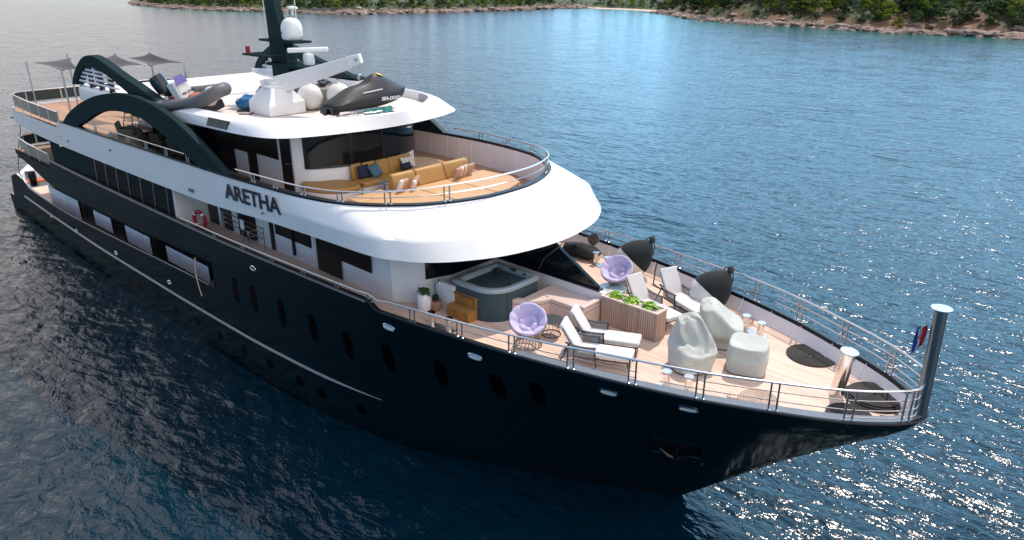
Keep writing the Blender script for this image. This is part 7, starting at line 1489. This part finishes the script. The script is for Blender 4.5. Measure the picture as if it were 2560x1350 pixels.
FOL = {'pine': foliage_m('dark_pine_needles', (.018, .046, .018), (.075, .12, .022)), 'lime': foliage_m('light_pine_needles', (.065, .11, .013), (.21, .25, .020)), 'scrub': foliage_m('grey_green_scrub', (.045, .050, .026), (.11, .105, .045))}
bark = mat('grey_brown_bark', (.10, .075, .055), .9)
def crown_mesh(kind, seed):
    rnd = random.Random(seed); vs = []; fs = []; tone = []
    H, W = {'pine': (5.2, 2.5), 'lime': (5.6, 2.7), 'scrub': (2.4, 1.7)}[kind]
    nc = {'pine': 20, 'lime': 18, 'scrub': 11}[kind]
    for k in range(nc):
        zc = rnd.uniform(.18, .92) * H; wr = W * (1 - .55 * max(0, (zc / H - .45) / .55)) * rnd.uniform(.25, .95); a = rnd.uniform(0, 6.28)
        c = Vector((wr * math.cos(a), wr * math.sin(a), zc)); r = rnd.uniform(.55, 1.1) * (W / 2.5); tn = rnd.uniform(0, 1)
        for q in range(46):
            u = Vector((rnd.gauss(0, 1), rnd.gauss(0, 1), rnd.gauss(0, .8))).normalized(); p = c + Vector((u.x * r, u.y * r, u.z * r * .62)) * rnd.uniform(.7, 1.08)
            n = (u + Vector((rnd.gauss(0, .5), rnd.gauss(0, .5), rnd.gauss(0, .5) + .3))).normalized(); e1 = n.orthogonal().normalized(); e2 = n.cross(e1); th = rnd.uniform(0, 3.14); f1 = (e1 * math.cos(th) + e2 * math.sin(th)) * rnd.uniform(.20, .38); f2 = n.cross(f1).normalized() * rnd.uniform(.12, .24)
            b = len(vs); vs += [p - f1, p + f2 * .8, p + f1, p - f2]; fs.append((b, b + 1, b + 2, b + 3)); tone += [max(0, min(1, tn + rnd.uniform(-.25, .25)))] * 4
    me = bpy.data.meshes.new('crown'); me.from_pydata([tuple(v) for v in vs], [], fs); me.materials.append(FOL[kind]); ca_ = me.color_attributes.new('tone', 'FLOAT_COLOR', 'POINT')
    for i, tv in enumerate(tone): ca_.data[i].color = (tv, tv, tv, 1)
    return me
def trunk_mesh(h):
    mb = MB().tube([(0, 0, -.6), (.05, .02, h * .3), (0, .06, h * .75)], [.16, .12, .05], 7)
    for a in (0.4, 2.3, 4.4): mb.tube([(.03, .03, h * .35), (.7 * math.cos(a), .7 * math.sin(a), h * .55)], [.06, .03], 5)
    o = mb.build('trunk', bark); me = o.data; bpy.data.objects.remove(o); return me
CM = {k: [crown_mesh(k, 100 * i + len(k)) for i in range(3)] for k in FOL}; TM = {'pine': trunk_mesh(5.2), 'lime': trunk_mesh(5.6), 'scrub': trunk_mesh(2.2)}
LAB = {('pine', 0): ('dark pine tree on the low left shore', 'dark pines on the left shore'), ('lime', 0): ('light green tree on the low left shore', 'light green trees on the left shore'), ('scrub', 0): ('grey green bush on the low left shore', 'bushes on the left shore'),
       ('pine', 1): ('dark green pine on the steep right shore', 'dark pines on the right shore'), ('lime', 1): ('yellow green pine on the steep right shore', 'yellow green pines on the right shore'), ('scrub', 1): ('grey brown bush on the bank of the right shore', 'bushes on the right shore'),
       ('pine', 2): ('dark tree behind the small sandy beach', 'dark trees behind the beach'), ('lime', 2): ('light green bush behind the small sandy beach', 'light green bushes behind the beach'), ('scrub', 2): ('grey green scrub behind the small sandy beach', 'scrub behind the beach')}
NAMES = {'pine': 'pine_tree', 'lime': 'light_pine_tree', 'scrub': 'shore_bush'}; CATS = {'pine': 'tree', 'lime': 'tree', 'scrub': 'bush'}
def plant(kind, i, d, s, rnd):
    x = cst[i][0] + cn[i][0] * d + rnd.uniform(-1.2, 1.2); y = cst[i][1] + cn[i][1] * d + rnd.uniform(-1.2, 1.2); w = zone(cst[i][0]); side = int(np.argmax(w)); side = {0: 0, 1: 2, 2: 1}[side]
    lb, gp = LAB[(kind, side)]
    t_ = thing(NAMES[kind], lb, CATS[kind], (x, y, ground_h(i, d) - .1), rnd.uniform(0, 6.28), gp); t_.scale = (s * rnd.uniform(.9, 1.15), s * rnd.uniform(.9, 1.15), s * rnd.uniform(.85, 1.15))
    c_ = bpy.data.objects.new('crown', rnd.choice(CM[kind])); C.objects.link(c_); c_.parent = t_
    q = bpy.data.objects.new('trunk', TM[kind]); C.objects.link(q); q.parent = t_
rnd = random.Random(5); L_ = [0.0]
for a, b in zip(cst, cst[1:]): L_.append(L_[-1] + math.hypot(b[0] - a[0], b[1] - a[1]))
def idx_at(s): return int(min(len(cst) - 1, max(0, np.searchsorted(L_, s))))
x_to_s = lambda xx: L_[min(range(len(cst)), key=lambda i: abs(cst[i][0] - xx))]
sa, sbch, sc_, se = x_to_s(-470), L_[min(range(len(cst)), key=lambda i: math.hypot(cst[i][0] + 238, cst[i][1] - 292))], x_to_s(-190), x_to_s(4)
count = 0
for d0, step, lo, hi in ((7.0, 5.2, .55, .95), (13.0, 6.0, .8, 1.15), (21, 8, .9, 1.3)):          # left point
    s = sa
    while s < sbch:
        i = idx_at(s); kind = rnd.choices(['pine', 'lime', 'scrub'], [5, 2.6, 2.2 if d0 < 10 else .4])[0]; x = cst[i][0]
        if not (-266 < x < -252 and 170 < cst[i][1] < 190 and d0 < 18):     # gap for the path
            plant(kind, i, d0 + rnd.uniform(-1.5, 1.5), rnd.uniform(lo, hi) * .78, rnd); count += 1
        s += step * rnd.uniform(.75, 1.25)
s = sbch
while s < sc_:
    for d0 in (11, 17): plant(rnd.choices(['lime', 'scrub', 'pine'], [4, 2, 1])[0], idx_at(s), d0 + rnd.uniform(-1, 1), rnd.uniform(.45, .7) if d0 < 15 else rnd.uniform(.8, 1.1), rnd); count += 1
    s += rnd.uniform(5, 8)
for d0, step, lo, hi in ((6.5, 5.5, .5, .8), (10.5, 4.6, .8, 1.15), (16, 5.2, .95, 1.35), (23, 6.2, 1.0, 1.45), (32, 8, 1.1, 1.5)):   # right bluff
    s = sc_
    while s < se:
        kind = rnd.choices(['pine', 'lime', 'scrub'], [1, .6, 4] if d0 < 8 else [4.5, 3.4, .5])[0]
        if not (d0 < 12 and mnoise.noise(Vector((s * .06, d0 * .02, 2.0))) > .22): plant(kind, idx_at(s), d0 + rnd.uniform(-1.8, 1.8), rnd.uniform(lo, hi) * (1.25 if kind == 'scrub' else 1), rnd); count += 1
        s += step * rnd.uniform(.7, 1.3)
print('trees', count)
# undergrowth behind, one mass that nobody could count
ug = []; uf = []; rnd = random.Random(9)
for k in range(9000):
    s = rnd.uniform(sa, se); i = idx_at(s); d = rnd.uniform(6, 60) if zone(cst[i][0])[2] > .5 else rnd.uniform(7, 40); h = ground_h(i, d) + rnd.uniform(0, .9) * (1 + d * .03)
    p = Vector((cst[i][0] + cn[i][0] * d + rnd.uniform(-2.5, 2.5), cst[i][1] + cn[i][1] * d + rnd.uniform(-2.5, 2.5), h)); a = rnd.uniform(0, 6.28); w = rnd.uniform(.3, .8)
    e1 = Vector((math.cos(a), math.sin(a), rnd.uniform(-.3, .3))) * w; e2 = Vector((-math.sin(a), math.cos(a), rnd.uniform(.2, .9))).normalized() * w * .7; b = len(ug); ug += [p - e1, p + e2, p + e1, p - e2]; uf.append((b, b + 1, b + 2, b + 3))
um = MB().add(ug, uf).build('undergrowth', foliage_m('undergrowth_leaves', (.03, .05, .016), (.085, .10, .022)), None, smooth=False, recalc=False); tag(um, kind='stuff')
# pale path down to the water and a low wall on the left shore
ip = min(range(len(cst)), key=lambda i: math.hypot(cst[i][0] + 258, cst[i][1] - 180)); pw = []
for d in (0.5, 3, 6, 10, 15, 22, 30): pw.append([(cst[ip][0] + cn[ip][0] * d + k * (1.6 + .5 * math.sin(d)), cst[ip][1] + cn[ip][1] * d + k * .3 + 1.2 * math.sin(d * .3), ground_h(ip, d) + .12) for k in (-1, 1)])
tag(MB().grid(pw).build('path', mat('pale_dirt_path', (.48, .38, .30), .9, var=.15, vscale=.6), None, smooth=False), kind='structure')
iw_ = min(range(len(cst)), key=lambda i: math.hypot(cst[i][0] + 268, cst[i][1] - 170)); q = MB()
pts = [(cst[i][0] + cn[i][0] * 5.2, cst[i][1] + cn[i][1] * 5.2, ground_h(i, 5.2)) for i in range(iw_ - 6, iw_ + 6)]
q.grid([[(p[0], p[1], p[2] - .5) for p in pts], [(p[0], p[1], p[2] + .9) for p in pts]])
tag(q.build('stone_wall', mat('grey_stone', (.26, .22, .19), .9, var=.3, vscale=1.5), None, smooth=False, solid=.5), 'low grey stone wall among the trees on the left shore', 'wall')
